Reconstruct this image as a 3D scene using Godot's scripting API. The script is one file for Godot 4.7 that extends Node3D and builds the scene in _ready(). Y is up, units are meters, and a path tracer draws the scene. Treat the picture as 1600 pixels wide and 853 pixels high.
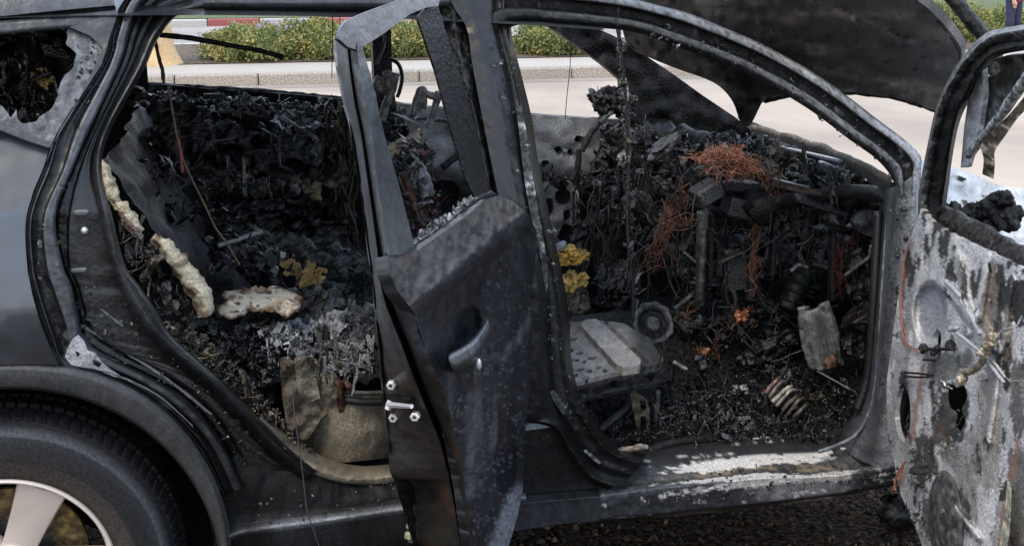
extends Node3D
# A burnt-out car with its near doors open. x runs along the car to its nose, y up, z towards the viewer; the rear wheel stands at x = 0.

class MB:
	# a mesh being collected: points, linear colours, triangles
	var v := PackedVector3Array()
	var c := PackedColorArray()
	var ix := PackedInt32Array()
	func p(at: Vector3, col := Color.WHITE) -> int:
		v.append(at)
		c.append(col)
		return v.size() - 1
	func tri(a: int, b: int, d: int) -> void:
		ix.append(a)
		ix.append(b)
		ix.append(d)
	func quad(a: int, b: int, d: int, e: int) -> void:
		tri(a, b, d)
		tri(a, d, e)
	func mesh(flat := false) -> ArrayMesh:
		var pv := v
		var pc := c
		var pi := ix
		var n := PackedVector3Array()
		if flat:
			pv = PackedVector3Array()
			pc = PackedColorArray()
			pi = PackedInt32Array()
			for k in ix.size():
				pv.append(v[ix[k]])
				pc.append(c[ix[k]])
				pi.append(k)
		n.resize(pv.size())
		for k in range(0, pi.size(), 3):
			var a := pv[pi[k]]
			var m := (pv[pi[k + 2]] - a).cross(pv[pi[k + 1]] - a)
			n[pi[k]] += m
			n[pi[k + 1]] += m
			n[pi[k + 2]] += m
		for k in n.size():
			n[k] = n[k].normalized() if n[k].length_squared() > 1e-20 else Vector3.UP
		var arr := []
		arr.resize(Mesh.ARRAY_MAX)
		arr[Mesh.ARRAY_VERTEX] = pv
		arr[Mesh.ARRAY_NORMAL] = n
		arr[Mesh.ARRAY_COLOR] = pc
		arr[Mesh.ARRAY_INDEX] = pi
		var out := ArrayMesh.new()
		out.add_surface_from_arrays(Mesh.PRIMITIVE_TRIANGLES, arr)
		return out

# ---------------------------------------------------------------- where things are: a sight line of the survey picture (1600 x 853) meets a real surface
const FPX := 2000.0
var eye := Vector3(0.479, 1.63, 3.497)
var yaw := deg_to_rad(13.0)
var pitch := atan(506.5 / FPX)
var fw: Vector3
var rt: Vector3
var up: Vector3
var rng := RandomNumberGenerator.new()
var n_big := FastNoiseLite.new()
var n_mid := FastNoiseLite.new()
var n_fine := FastNoiseLite.new()
var n_cell := FastNoiseLite.new()
var car: Node3D
var M := {}

func ray(x: float, y: float) -> Vector3:
	return fw + rt * ((x - 800.0) / FPX) + up * ((426.5 - y) / FPX)
func zp(x: float, y: float, z: float) -> Vector3:
	var d := ray(x, y)
	return eye + d * ((z - eye.z) / d.z)
func yp(x: float, y: float, h: float) -> Vector3:
	var d := ray(x, y)
	return eye + d * ((h - eye.y) / d.y)
func side_z(y: float) -> float:
	return 0.91 - 0.10 * (y - 0.85) * (y - 0.85) - 0.30 * maxf(0.0, y - 1.12)
func side(x: float, y: float, o: float) -> Vector3:
	var q := zp(x, y, 0.9 + o)
	for i in 4:
		q = zp(x, y, side_z(q.y) + o)
	return q
func flat_plane(x: float, y: float, o: float, p0: Vector3, n: Vector3) -> Vector3:
	var d := ray(x, y)
	return eye + d * ((n.dot(p0 - eye) + o) / n.dot(d))
func on_plane(p0: Vector3, n: Vector3) -> Callable:
	return func(x, y, o): return flat_plane(x, y, o, p0, n)
func plane3(a: Vector3, b: Vector3, c: Vector3) -> Callable:
	return on_plane(a, (b - a).cross(c - a).normalized())
func door_face(x: float, y: float, o: float, hinge: Vector3, ang: float, tumble: float) -> Vector3:
	var n := Vector3(sin(ang), 0, cos(ang))
	var q := flat_plane(x, y, o, hinge, n)
	for i in 10:
		q = flat_plane(x, y, o - tumble * maxf(0.0, q.y - 1.12), hinge, n)
	return q
func rdoor(x: float, y: float, o: float) -> Vector3:
	return door_face(x, y, o, Vector3(1.13, 0, 0.91), deg_to_rad(63.0), 0.28)
func fdoor(x: float, y: float, o: float) -> Vector3:
	return door_face(x, y, o, Vector3(1.985, 0, 0.885), deg_to_rad(79.0), 0.26)

# ---------------------------------------------------------------- nodes
func put(called: String, mesh: Mesh, mat: Material, parent: Node) -> MeshInstance3D:
	var o := MeshInstance3D.new()
	o.name = called
	o.mesh = mesh
	o.material_override = mat
	parent.add_child(o, true)
	return o
func part(called: String, mb: MB, mat: Material, parent: Node = null, flat := false) -> MeshInstance3D:
	return put(called, mb.mesh(flat), mat, parent if parent else car)
func node(called: String, parent: Node = null) -> Node3D:
	var o := Node3D.new()
	o.name = called
	(parent if parent else self).add_child(o, true)
	return o
func tag(o: Node, label: String, category := "", group := "", kind := "") -> Node:
	if label:
		o.set_meta("label", label)
	if category:
		o.set_meta("category", category)
	if group:
		o.set_meta("group", group)
	if kind:
		o.set_meta("kind", kind)
	return o

# ---------------------------------------------------------------- materials
func grey_tex(seed_: int, freq: float, lo: float, hi: float, gain := 1.0, kind := FastNoiseLite.TYPE_SIMPLEX_SMOOTH, warp := 0.0, size := 512) -> ImageTexture:
	var n := FastNoiseLite.new()
	n.seed = seed_
	n.noise_type = kind
	n.frequency = freq
	n.fractal_octaves = 5
	n.fractal_gain = 0.58
	if warp > 0.0:
		n.domain_warp_enabled = true
		n.domain_warp_amplitude = warp
		n.domain_warp_frequency = freq * 1.7
	var im := n.get_seamless_image(size, size, false, false, 0.15, true)
	im.convert(Image.FORMAT_L8)
	var b := im.get_data()
	var lut := PackedByteArray()
	for k in 256:
		var t := clampf((k / 255.0 - 0.5) * gain + 0.5, 0.0, 1.0)
		lut.append(int(255.0 * lerpf(lo, hi, t)))
	for k in b.size():
		b[k] = lut[b[k]]
	return ImageTexture.create_from_image(Image.create_from_data(size, size, false, Image.FORMAT_L8, b))
func mat(called: String, col: Color, rough: float, metal := 0.0, tex: Texture2D = null, scale := Vector3.ONE, bump: Texture2D = null, cm := 0.2, rough_tex: Texture2D = null, spec := 0.5) -> StandardMaterial3D:
	var m := StandardMaterial3D.new()
	m.resource_name = called
	m.albedo_color = col.linear_to_srgb()
	m.vertex_color_use_as_albedo = true
	m.roughness = rough
	m.metallic = metal
	m.metallic_specular = spec
	m.albedo_texture = tex
	if tex or bump or rough_tex:
		m.uv1_triplanar = true
		m.uv1_world_triplanar = true
		m.uv1_scale = scale
	if bump:
		m.heightmap_enabled = true
		m.heightmap_texture = bump
		m.heightmap_scale = cm
	if rough_tex:
		m.roughness_texture = rough_tex
		m.roughness_texture_channel = BaseMaterial3D.TEXTURE_CHANNEL_RED
	M[called] = m
	return m
func g(v: float, tint := 0.0) -> Color:
	# a linear grey; tint > 0 leans to blue, < 0 to brown
	return Color(v * (1.0 - 0.16 * tint), v * (1.0 - 0.03 * absf(tint)), v * (1.0 + 0.22 * tint))
func tone(col: Color, k: float) -> Color:
	return Color(col.r * k, col.g * k, col.b * k)
func s01(a: float, b: float, x: float) -> float:
	return smoothstep(a, b, x)

func make_materials() -> void:
	for q in [[n_big, 3, 2.2], [n_mid, 7, 11.0], [n_fine, 13, 46.0]]:
		q[0].seed = q[1]
		q[0].frequency = q[2]
		q[0].noise_type = FastNoiseLite.TYPE_SIMPLEX_SMOOTH
		q[0].fractal_octaves = 4
	n_cell.seed = 21
	n_cell.noise_type = FastNoiseLite.TYPE_CELLULAR
	n_cell.frequency = 30.0
	var cloudy := grey_tex(1, 0.008, 0.55, 1.0, 1.5)
	var mottle := grey_tex(2, 0.02, 0.45, 1.0, 2.0, FastNoiseLite.TYPE_SIMPLEX_SMOOTH, 18.0)
	var speck := grey_tex(3, 0.07, 0.35, 1.0, 2.6)
	var char_t := grey_tex(4, 0.035, 0.3, 1.0, 2.8, FastNoiseLite.TYPE_SIMPLEX_SMOOTH, 10.0)
	var bump_f := grey_tex(5, 0.05, 0.0, 1.0, 1.6)
	var bump_c := grey_tex(6, 0.015, 0.0, 1.0, 1.6, FastNoiseLite.TYPE_SIMPLEX_SMOOTH, 14.0)
	var rough_g := grey_tex(7, 0.04, 0.7, 1.0, 1.6)
	mat("paint", Color(1, 1, 1), 0.34, 0.8)
	M.paint.clearcoat_enabled = true
	M.paint.clearcoat = 0.8
	M.paint.clearcoat_roughness = 0.08
	mat("burnt_paint", g(0.72), 0.42, 0.0, grey_tex(10, 0.05, 0.8, 1.0, 1.8), Vector3(2.4, 2.4, 2.4), bump_f, 0.05, rough_g, 0.42)
	mat("seal", Color.WHITE, 0.5, 0.0, mottle, Vector3(3, 3, 3), bump_f, 0.06)
	mat("streaked", Color.WHITE, 0.7, 0.05, mottle, Vector3(1.0, 3.4, 3.4), bump_f, 0.05)
	mat("skin", g(0.82), 0.42, 0.1, grey_tex(11, 0.05, 0.76, 1.0, 2.0), Vector3(2.2, 2.0, 2.2), bump_f, 0.04, rough_g, 0.4)
	mat("char", Color.WHITE, 0.55, 0.0, char_t, Vector3(3.5, 3.5, 3.5), bump_f, 0.2, null, 0.3)
	mat("debris", Color.WHITE, 0.3, 0.0, speck, Vector3(5, 5, 5), bump_f, 0.2, null, 0.45)
	mat("ash", Color.WHITE, 0.8, 0.0, char_t, Vector3(3, 3, 3), bump_f, 0.15)
	var grain := grey_tex(9, 0.09, 0.72, 1.0, 2.2)
	mat("scorched", Color.WHITE, 0.62, 0.05, grain, Vector3(3, 3, 3), bump_f, 0.08, null, 0.35)
	mat("bare_metal", Color.WHITE, 0.6, 0.25, mottle, Vector3(3, 3, 3), bump_f, 0.08)
	mat("plastic", Color.WHITE, 0.6, 0.0, grain, Vector3(2, 2, 2), bump_f, 0.02)
	mat("wire", Color.WHITE, 0.6, 0.0, null, Vector3.ONE, null, 0.2, null, 0.3)
	mat("copper", Color.WHITE, 0.55, 0.35)
	mat("foam", Color.WHITE, 0.9, 0.0, grain, Vector3(4, 4, 4), bump_c, 0.5)
	mat("rubber", Color.WHITE, 0.72, 0.0, grain, Vector3(2, 2, 2), bump_f, 0.02, null, 0.3)
	mat("alloy", Color.WHITE, 0.42, 0.2)
	mat("bolt", Color.WHITE, 0.4, 0.5)
	mat("sooty_glass", Color.WHITE, 0.55, 0.0, mottle, Vector3(3, 3, 3), bump_f, 0.12)
	mat("paving", Color.WHITE, 0.9, 0.0, grey_tex(8, 0.006, 0.84, 1.0, 1.7), Vector3(0.09, 0.09, 0.09))
	mat("asphalt", Color.WHITE, 0.9, 0.0, speck, Vector3(1.2, 1.2, 1.2), bump_f, 0.5, null, 0.15)
	mat("concrete", Color.WHITE, 0.85, 0.0, grain, Vector3(0.8, 0.8, 0.8))
	mat("soil", Color.WHITE, 0.95, 0.0, char_t, Vector3(1, 1, 1), bump_f, 1.0)
	mat("leaf", Color.WHITE, 0.6)
	M.leaf.backlight_enabled = true
	M.leaf.backlight = Color(0.35, 0.45, 0.12)
	mat("bark", Color.WHITE, 0.9, 0.0, grain, Vector3(2, 0.6, 2), bump_f, 0.2)
	mat("cloth", Color.WHITE, 0.85)

# ---------------------------------------------------------------- shapes
func cr(a: Vector2, b: Vector2, c: Vector2, d: Vector2, t: float) -> Vector2:
	return 0.5 * ((2.0 * b) + (c - a) * t + (2.0 * a - 5.0 * b + 4.0 * c - d) * t * t + (3.0 * b - 3.0 * c + d - a) * t * t * t)
func cr3(a: Vector3, b: Vector3, c: Vector3, d: Vector3, t: float) -> Vector3:
	return 0.5 * ((2.0 * b) + (c - a) * t + (2.0 * a - 5.0 * b + 4.0 * c - d) * t * t + (3.0 * b - 3.0 * c + d - a) * t * t * t)
func pts2(flat: Array) -> PackedVector2Array:
	var out := PackedVector2Array()
	for k in range(0, flat.size(), 2):
		out.append(Vector2(flat[k], flat[k + 1]))
	return out
func curve2(pts: PackedVector2Array, sub: int) -> PackedVector2Array:
	var out := PackedVector2Array()
	for k in pts.size() - 1:
		for j in sub:
			out.append(cr(pts[maxi(k - 1, 0)], pts[k], pts[k + 1], pts[mini(k + 2, pts.size() - 1)], float(j) / sub))
	out.append(pts[pts.size() - 1])
	return out
func curve3(pts: PackedVector3Array, sub: int) -> PackedVector3Array:
	var out := PackedVector3Array()
	for k in pts.size() - 1:
		for j in sub:
			out.append(cr3(pts[maxi(k - 1, 0)], pts[k], pts[k + 1], pts[mini(k + 2, pts.size() - 1)], float(j) / sub))
	out.append(pts[pts.size() - 1])
	return out

# rails that run along a part: stations of (x, y) per rail, an offset from the surface and a colour per rail
func loft(mb: MB, surf: Callable, stations: Array, offs: Array, cols: Array, sub := 8, amp := 0.0, look = null, wide := 1) -> void:
	var nr := offs.size()
	var rails := []
	for r in nr:
		var pts := PackedVector2Array()
		for s in stations:
			pts.append(Vector2(s[r * 2], s[r * 2 + 1]))
		rails.append(curve2(pts, sub))
	var n: int = rails[0].size()
	var full := (nr - 1) * wide + 1
	var first := mb.v.size()
	for k in n:
		for f in full:
			var r := mini(f / wide, nr - 2) if nr > 1 else 0
			var t := float(f) / wide - r
			var q: Vector2 = rails[r][k].lerp(rails[r + 1][k], t)
			var o: float = lerpf(offs[r], offs[r + 1], t)
			var col: Color = cols[r].lerp(cols[r + 1], t)
			var w: Vector3 = surf.call(q.x, q.y, o)
			if amp > 0.0:
				o += amp * n_mid.get_noise_3d(w.x * 2.0, w.y * 2.0, w.z * 2.0)
				w = surf.call(q.x, q.y, o)
			if look != null:
				col = look.call(w, col)
			mb.p(w, col)
	for k in n - 1:
		for f in full - 1:
			var a := first + k * full + f
			mb.quad(a, a + 1, a + full + 1, a + full)

func resample(poly: PackedVector2Array, step: float) -> PackedVector2Array:
	var out := PackedVector2Array()
	for k in poly.size():
		var a := poly[k]
		var b := poly[(k + 1) % poly.size()]
		var m := maxi(1, int(round(a.distance_to(b) / step)))
		for j in m:
			out.append(a.lerp(b, float(j) / m))
	return out

# a sheet of metal with an outline and openings, lying on a surface, with a thickness
func plate(mb: MB, surf: Callable, outline: Array, holes: Array, step: float, off: float, amp: float, look: Callable, thick := 0.0, smooth_edge := false, shape = null) -> void:
	var poly := pts2(outline)
	if smooth_edge:
		poly.append(poly[0])
		poly = curve2(poly, 4)
		poly.remove_at(poly.size() - 1)
	var pts := resample(poly, step)
	var edge := pts.duplicate()
	var inner := Geometry2D.offset_polygon(poly, -step * 0.55)
	var hs := []
	var hs_out := []
	for h in holes:
		var hp := pts2(h)
		hp.append(hp[0])
		hp = curve2(hp, 3)
		hp.remove_at(hp.size() - 1)
		hs.append(hp)
		pts.append_array(resample(hp, step * 0.8))
		var grown := Geometry2D.offset_polygon(hp, step * 0.5)
		hs_out.append(grown[0] if grown.size() else hp)
	var lo := poly[0]
	var hi := poly[0]
	for q in poly:
		lo = lo.min(q)
		hi = hi.max(q)
	var y := lo.y
	var row := 0
	while y < hi.y:
		var x := lo.x + (0.5 * step if row % 2 else 0.0)
		while x < hi.x:
			var q := Vector2(x + rng.randf_range(-0.2, 0.2) * step, y + rng.randf_range(-0.2, 0.2) * step)
			var ok := false
			for ip in inner:
				if Geometry2D.is_point_in_polygon(q, ip):
					ok = true
					break
			if ok:
				for h in hs_out:
					if Geometry2D.is_point_in_polygon(q, h):
						ok = false
						break
			if ok:
				pts.append(q)
			x += step
		y += step * 0.87
		row += 1
	var tris := Geometry2D.triangulate_delaunay(pts)
	var first := mb.v.size()
	for q in pts:
		var w: Vector3 = surf.call(q.x, q.y, off)
		var o := off
		if shape != null:
			o += shape.call(q, w)
		if amp > 0.0:
			o += amp * n_mid.get_noise_3d(w.x * 1.5, w.y * 1.5, w.z * 1.5)
		if o != off:
			w = surf.call(q.x, q.y, o)
		mb.p(w, look.call(w, q))
	var keep := PackedInt32Array()
	for k in range(0, tris.size(), 3):
		var a := pts[tris[k]]
		var b := pts[tris[k + 1]]
		var d := pts[tris[k + 2]]
		var m := (a + b + d) / 3.0
		if absf((b - a).cross(d - a)) < 0.01 or not Geometry2D.is_point_in_polygon(m, poly):
			continue
		var out := false
		for h in hs:
			if Geometry2D.is_point_in_polygon(m, h):
				out = true
				break
		if out:
			continue
		if (b - a).cross(d - a) > 0:
			keep.append_array([tris[k], tris[k + 1], tris[k + 2]])
		else:
			keep.append_array([tris[k], tris[k + 2], tris[k + 1]])
	for k in range(0, keep.size(), 3):
		mb.tri(first + keep[k], first + keep[k + 1], first + keep[k + 2])
	if thick > 0.0:
		var edges := {}
		for k in range(0, keep.size(), 3):
			for j in 3:
				var a := keep[k + j]
				var b := keep[k + (j + 1) % 3]
				if edges.has(Vector2i(b, a)):
					edges.erase(Vector2i(b, a))
				else:
					edges[Vector2i(a, b)] = true
		var back := {}
		for e in edges:
			var ids := []
			for k in [e.x, e.y]:
				if not back.has(k):
					var n := (surf.call(pts[k].x + 1.0, pts[k].y, off) - surf.call(pts[k].x, pts[k].y, off)).cross(surf.call(pts[k].x, pts[k].y + 1.0, off) - surf.call(pts[k].x, pts[k].y, off)).normalized() as Vector3
					if n.dot(eye - mb.v[first + k]) < 0.0:
						n = -n
					var col := mb.c[first + k]
					back[k] = [mb.p(mb.v[first + k], tone(col, 0.9)), mb.p(mb.v[first + k] - n * thick, tone(col, 0.9))]
				ids.append(back[k])
			mb.quad(ids[0][0], ids[0][1], ids[1][1], ids[1][0])

func tube(mb: MB, pts: PackedVector3Array, r0: float, r1: float, sides: int, col: Color, wob := 0.0, squash := 1.0) -> void:
	var n := pts.size()
	if n < 2:
		return
	var first := mb.v.size()
	var prev := Vector3.UP
	for k in n:
		var d := (pts[mini(k + 1, n - 1)] - pts[maxi(k - 1, 0)]).normalized()
		var a := d.cross(prev if absf(d.dot(prev)) < 0.95 else Vector3.RIGHT).normalized()
		var b := a.cross(d).normalized()
		prev = b
		var r := lerpf(r0, r1, float(k) / (n - 1))
		for s in sides:
			var t := TAU * s / sides
			var w := 1.0
			if wob > 0.0:
				var q := pts[k] + a * cos(t) * r + b * sin(t) * r
				w += wob * n_mid.get_noise_3d(q.x * 4.0, q.y * 4.0, q.z * 4.0)
			mb.p(pts[k] + (a * cos(t) + b * sin(t) * squash) * r * w, col)
	for k in n - 1:
		for s in sides:
			var s2 := (s + 1) % sides
			mb.quad(first + k * sides + s, first + k * sides + s2, first + (k + 1) * sides + s2, first + (k + 1) * sides + s)
	for e in [0, n - 1]:
		var mid := mb.p(pts[e], col)
		for s in sides:
			var s2 := (s + 1) % sides
			if e == 0:
				mb.tri(mid, first + s2, first + s)
			else:
				mb.tri(mid, first + (n - 1) * sides + s, first + (n - 1) * sides + s2)
func path(list: Array, sub := 6) -> PackedVector3Array:
	var p3 := PackedVector3Array()
	for q in list:
		p3.append(zp(q[0], q[1], q[2]))
	return curve3(p3, sub) if sub > 1 else p3
func cable(mb: MB, list: Array, r: float, col: Color, sub := 6, sides := 6, wob := 0.0) -> void:
	tube(mb, path(list, sub), r, r, sides, col, wob)
func strand(mb: MB, a: Vector3, b: Vector3, sag: float, wild: float, r: float, col: Color, sides := 4) -> void:
	var list := PackedVector3Array()
	var m := 5
	for k in m + 1:
		var t := float(k) / m
		var q := a.lerp(b, t) + Vector3(0, -sag * sin(PI * t), 0)
		if k > 0:
			q += Vector3(rng.randfn(), rng.randfn(), rng.randfn()) * wild
		list.append(q)
	tube(mb, curve3(list, 3), r, r, sides, col)

var ico_cache := {}
func ico(level: int) -> Array:
	if ico_cache.has(level):
		return ico_cache[level]
	var out: Array
	if level == 0:
		var t := (1.0 + sqrt(5.0)) / 2.0
		var v := PackedVector3Array()
		for q in [[-1, t, 0], [1, t, 0], [-1, -t, 0], [1, -t, 0], [0, -1, t], [0, 1, t], [0, -1, -t], [0, 1, -t], [t, 0, -1], [t, 0, 1], [-t, 0, -1], [-t, 0, 1]]:
			v.append(Vector3(q[0], q[1], q[2]).normalized())
		out = [v, PackedInt32Array([0, 5, 11, 0, 1, 5, 0, 7, 1, 0, 10, 7, 0, 11, 10, 1, 9, 5, 5, 4, 11, 11, 2, 10, 10, 6, 7, 7, 8, 1, 3, 4, 9, 3, 2, 4, 3, 6, 2, 3, 8, 6, 3, 9, 8, 4, 5, 9, 2, 11, 4, 6, 10, 2, 8, 7, 6, 9, 1, 8])]
	else:
		var low := ico(level - 1)
		var v: PackedVector3Array = low[0].duplicate()
		var f := PackedInt32Array()
		var mid := {}
		var lf: PackedInt32Array = low[1]
		for k in range(0, lf.size(), 3):
			var m := []
			for j in 3:
				var a := lf[k + j]
				var b := lf[k + (j + 1) % 3]
				var key := Vector2i(mini(a, b), maxi(a, b))
				if not mid.has(key):
					mid[key] = v.size()
					v.append((v[a] + v[b]).normalized())
				m.append(mid[key])
			f.append_array([lf[k], m[0], m[2], lf[k + 1], m[1], m[0], lf[k + 2], m[2], m[1], m[0], m[1], m[2]])
		out = [v, f]
	ico_cache[level] = out
	return out
func blob(mb: MB, at: Vector3, radii: Vector3, turn: Basis, level: int, amp: float, col: Color, freq := 2.0, vary := 0.35) -> void:
	var u := ico(level)
	var first := mb.v.size()
	var shift := Vector3(rng.randf() * 9.0, rng.randf() * 9.0, rng.randf() * 9.0)
	for d in u[0]:
		var q: Vector3 = d * freq * 0.05 + shift
		var k := 1.0 + amp * n_big.get_noise_3d(q.x, q.y, q.z) * 2.0
		var w: Vector3 = at + turn * (d * radii * k)
		mb.p(w, tone(col, 1.0 + vary * n_fine.get_noise_3d(w.x, w.y, w.z) * 2.0))
	for k in range(0, u[1].size(), 3):
		mb.tri(first + u[1][k], first + u[1][k + 1], first + u[1][k + 2])
func crumple(mb: MB, at: Vector3, turn: Basis, w: float, h: float, n: int, amp: float, col: Color) -> void:
	var first := mb.v.size()
	var sh := rng.randf() * 50.0
	var bend := rng.randf_range(-0.5, 0.5)
	for j in n + 1:
		for i in n + 1:
			var x := (float(i) / n - 0.5)
			var y := (float(j) / n - 0.5)
			var jx := rng.randf_range(-0.42, 0.42) / n
			var jy := rng.randf_range(-0.42, 0.42) / n
			var z := amp * (n_big.get_noise_2d(sh + x * 0.9, y * 0.9 - sh) * 1.2 + rng.randf_range(-0.28, 0.28)) + bend * w * x * x
			mb.p(at + turn * Vector3((x + jx) * w, (y + jy) * h, z), tone(col, 0.7 + 0.7 * rng.randf()))
	for j in n:
		for i in n:
			if (i == 0 or j == 0 or i == n - 1 or j == n - 1) and rng.randf() < 0.3:
				continue
			var a := first + j * (n + 1) + i
			mb.quad(a, a + 1, a + n + 2, a + n + 1)
func edge_distance(q: Vector2, flat: Array) -> float:
	var best := 1e9
	for k in range(0, flat.size(), 2):
		var j := (k + 2) % flat.size()
		best = minf(best, Geometry2D.get_closest_point_to_segment(q, Vector2(flat[k], flat[k + 1]), Vector2(flat[j], flat[j + 1])).distance_to(q))
	return best
func any_turn() -> Basis:
	return Basis(Quaternion(rng.randfn(), rng.randfn(), rng.randfn(), rng.randfn()).normalized())
# a box with chamfered edges
func cbox(mb: MB, xf: Transform3D, size: Vector3, col: Color, bev := 0.004) -> void:
	var h := size * 0.5
	bev = minf(bev, minf(h.x, minf(h.y, h.z)) * 0.5)
	var first := mb.v.size()
	for lay in 4:
		var z := [-h.z, -h.z + bev, h.z - bev, h.z][lay] as float
		var i := bev if lay == 0 or lay == 3 else 0.0
		var x := h.x - i
		var y := h.y - i
		for q in [[-x, -y + bev], [-x + bev, -y], [x - bev, -y], [x, -y + bev], [x, y - bev], [x - bev, y], [-x + bev, y], [-x, y - bev]]:
			mb.p(xf * Vector3(q[0], q[1], z), col)
	for lay in 3:
		for k in 8:
			var k2 := (k + 1) % 8
			mb.quad(first + lay * 8 + k, first + lay * 8 + 8 + k, first + lay * 8 + 8 + k2, first + lay * 8 + k2)
	for k in range(1, 7):
		mb.tri(first, first + k, first + k + 1)
		mb.tri(first + 24, first + 24 + k + 1, first + 24 + k)
func lathe(mb: MB, prof: Array, at: Vector3, seg: int, cols: Array, a0 := 0.0, a1 := TAU) -> void:
	# profile of (radius, z), turned about a line along z
	var n := prof.size() / 2
	var first := mb.v.size()
	for s in seg + 1:
		var t := lerpf(a0, a1, float(s) / seg)
		for k in n:
			mb.p(at + Vector3(cos(t) * prof[k * 2], sin(t) * prof[k * 2], prof[k * 2 + 1]), cols[k % cols.size()])
	for s in seg:
		for k in n - 1:
			var a := first + s * n + k
			mb.quad(a, a + 1, a + n + 1, a + n)

# a tangle of charred bits: sheets, chunks and wires filling a region between two depths
func clutter(mb: MB, region: Array, z0: float, z1: float, count: int, s0: float, s1: float, palette: Array, mix := [0.45, 0.45, 0.10]) -> void:
	var poly := pts2(region)
	var lo := poly[0]
	var hi := poly[0]
	for q in poly:
		lo = lo.min(q)
		hi = hi.max(q)
	var made := 0
	var tries := 0
	while made < count and tries < count * 12:
		tries += 1
		var q := Vector2(rng.randf_range(lo.x, hi.x), rng.randf_range(lo.y, hi.y))
		if not Geometry2D.is_point_in_polygon(q, poly):
			continue
		made += 1
		scrap(mb, zp(q.x, q.y, rng.randf_range(z0, z1)), s0, s1, palette, mix)
func scrap(mb: MB, at: Vector3, s0: float, s1: float, palette: Array, mix: Array) -> void:
	var s := s0 * pow(s1 / s0, pow(rng.randf(), 2.0))
	var col: Color = palette[rng.randi() % palette.size()]
	col = tone(col, rng.randf_range(0.5, 1.4))
	var t := rng.randf()
	if t < mix[0]:
		var kind := rng.randf()
		if kind < 0.35:
			# a splinter or bent strip
			crumple(mb, at, any_turn(), s * 2.4, s * rng.randf_range(0.12, 0.3), 3, s * 0.3, col)
		elif kind < 0.65:
			# something half melted that hangs straight down
			crumple(mb, at, Basis(Vector3.UP, rng.randf() * TAU) * Basis(Vector3(0, 0, 1), rng.randf_range(-0.25, 0.25)), s * rng.randf_range(0.2, 0.5), s * 2.0, 3, s * 0.25, col)
		else:
			# a broken flat shard
			var size := Vector3(s * rng.randf_range(0.6, 1.3), s * rng.randf_range(0.3, 0.8), s * rng.randf_range(0.05, 0.2))
			cbox(mb, Transform3D(any_turn(), at), size, col, size.z * 0.3)
	elif t < mix[0] + mix[1]:
		blob(mb, at, Vector3(s, s * rng.randf_range(0.3, 0.9), s * rng.randf_range(0.3, 0.9)) * 0.55, any_turn(), 1, 0.8, col, 6.0)
	else:
		var d := (Vector3(rng.randfn(), rng.randfn() - 0.6, rng.randfn())).normalized() * s * 1.8
		strand(mb, at - d, at + d, s * 0.2, s * 0.12, rng.randf_range(0.0008, 0.0025), col)
# a burnt rag: a finely wrinkled sheet with a torn outline, paler along its ridges
func rag(mb: MB, at: Vector3, turn: Basis, w: float, h: float, n: int, amp: float, dark: Color, pale: Color, sharp := 0.35) -> void:
	var first := mb.v.size()
	var sh := rng.randf() * 90.0
	var gone := {}
	for j in n + 1:
		for i in n + 1:
			var x := (float(i) / n - 0.5) * w
			var y := (float(j) / n - 0.5) * h
			var r1 := 1.0 - 2.2 * absf(n_big.get_noise_3d(x * 3.0 + sh, y * 3.0, sh))
			var r2 := 1.0 - 2.2 * absf(n_mid.get_noise_3d(x * 1.6 + sh, y * 1.6, sh))
			var z := amp * (0.6 * r1 + 0.35 * r2 + 0.1 * rng.randf_range(-1, 1))
			var edge := Vector2(x / w, y / h).length() * 2.0 + 0.7 * n_mid.get_noise_3d(x + sh, y, 4.0)
			if edge > 0.98:
				gone[j * (n + 1) + i] = true
			mb.p(at + turn * Vector3(x, y, z), dark.lerp(pale, s01(sharp, sharp + 0.5, 0.5 * r1 + 0.5 * r2 + rng.randf_range(-0.15, 0.15))))
	for j in n:
		for i in n:
			var a := j * (n + 1) + i
			if gone.has(a) or gone.has(a + 1) or gone.has(a + n + 1) or gone.has(a + n + 2):
				continue
			mb.quad(first + a, first + a + 1, first + a + n + 2, first + a + n + 1)

# ---------------------------------------------------------------- what burnt surfaces look like
func soot(w: Vector3, col: Color) -> Color:
	var a := n_big.get_noise_3d(w.x * 2.0, w.y * 2.0, w.z * 2.0)
	var b := n_mid.get_noise_3d(w.x, w.y, w.z)
	var c := n_fine.get_noise_3d(w.x, w.y, w.z)
	return tone(col, clampf(1.0 + 0.3 * a + 0.32 * b + 0.6 * c, 0.25, 2.2))
func flecked(w: Vector3, col: Color, ash: Color, much: float) -> Color:
	var k := n_mid.get_noise_3d(w.x * 1.3, w.y * 1.3, w.z * 1.3) * 0.7 + n_fine.get_noise_3d(w.x * 0.8, w.y * 0.8, w.z * 0.8) * 0.6
	return soot(w, col).lerp(ash, s01(0.5 - much, 0.75 - much, k))

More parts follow.
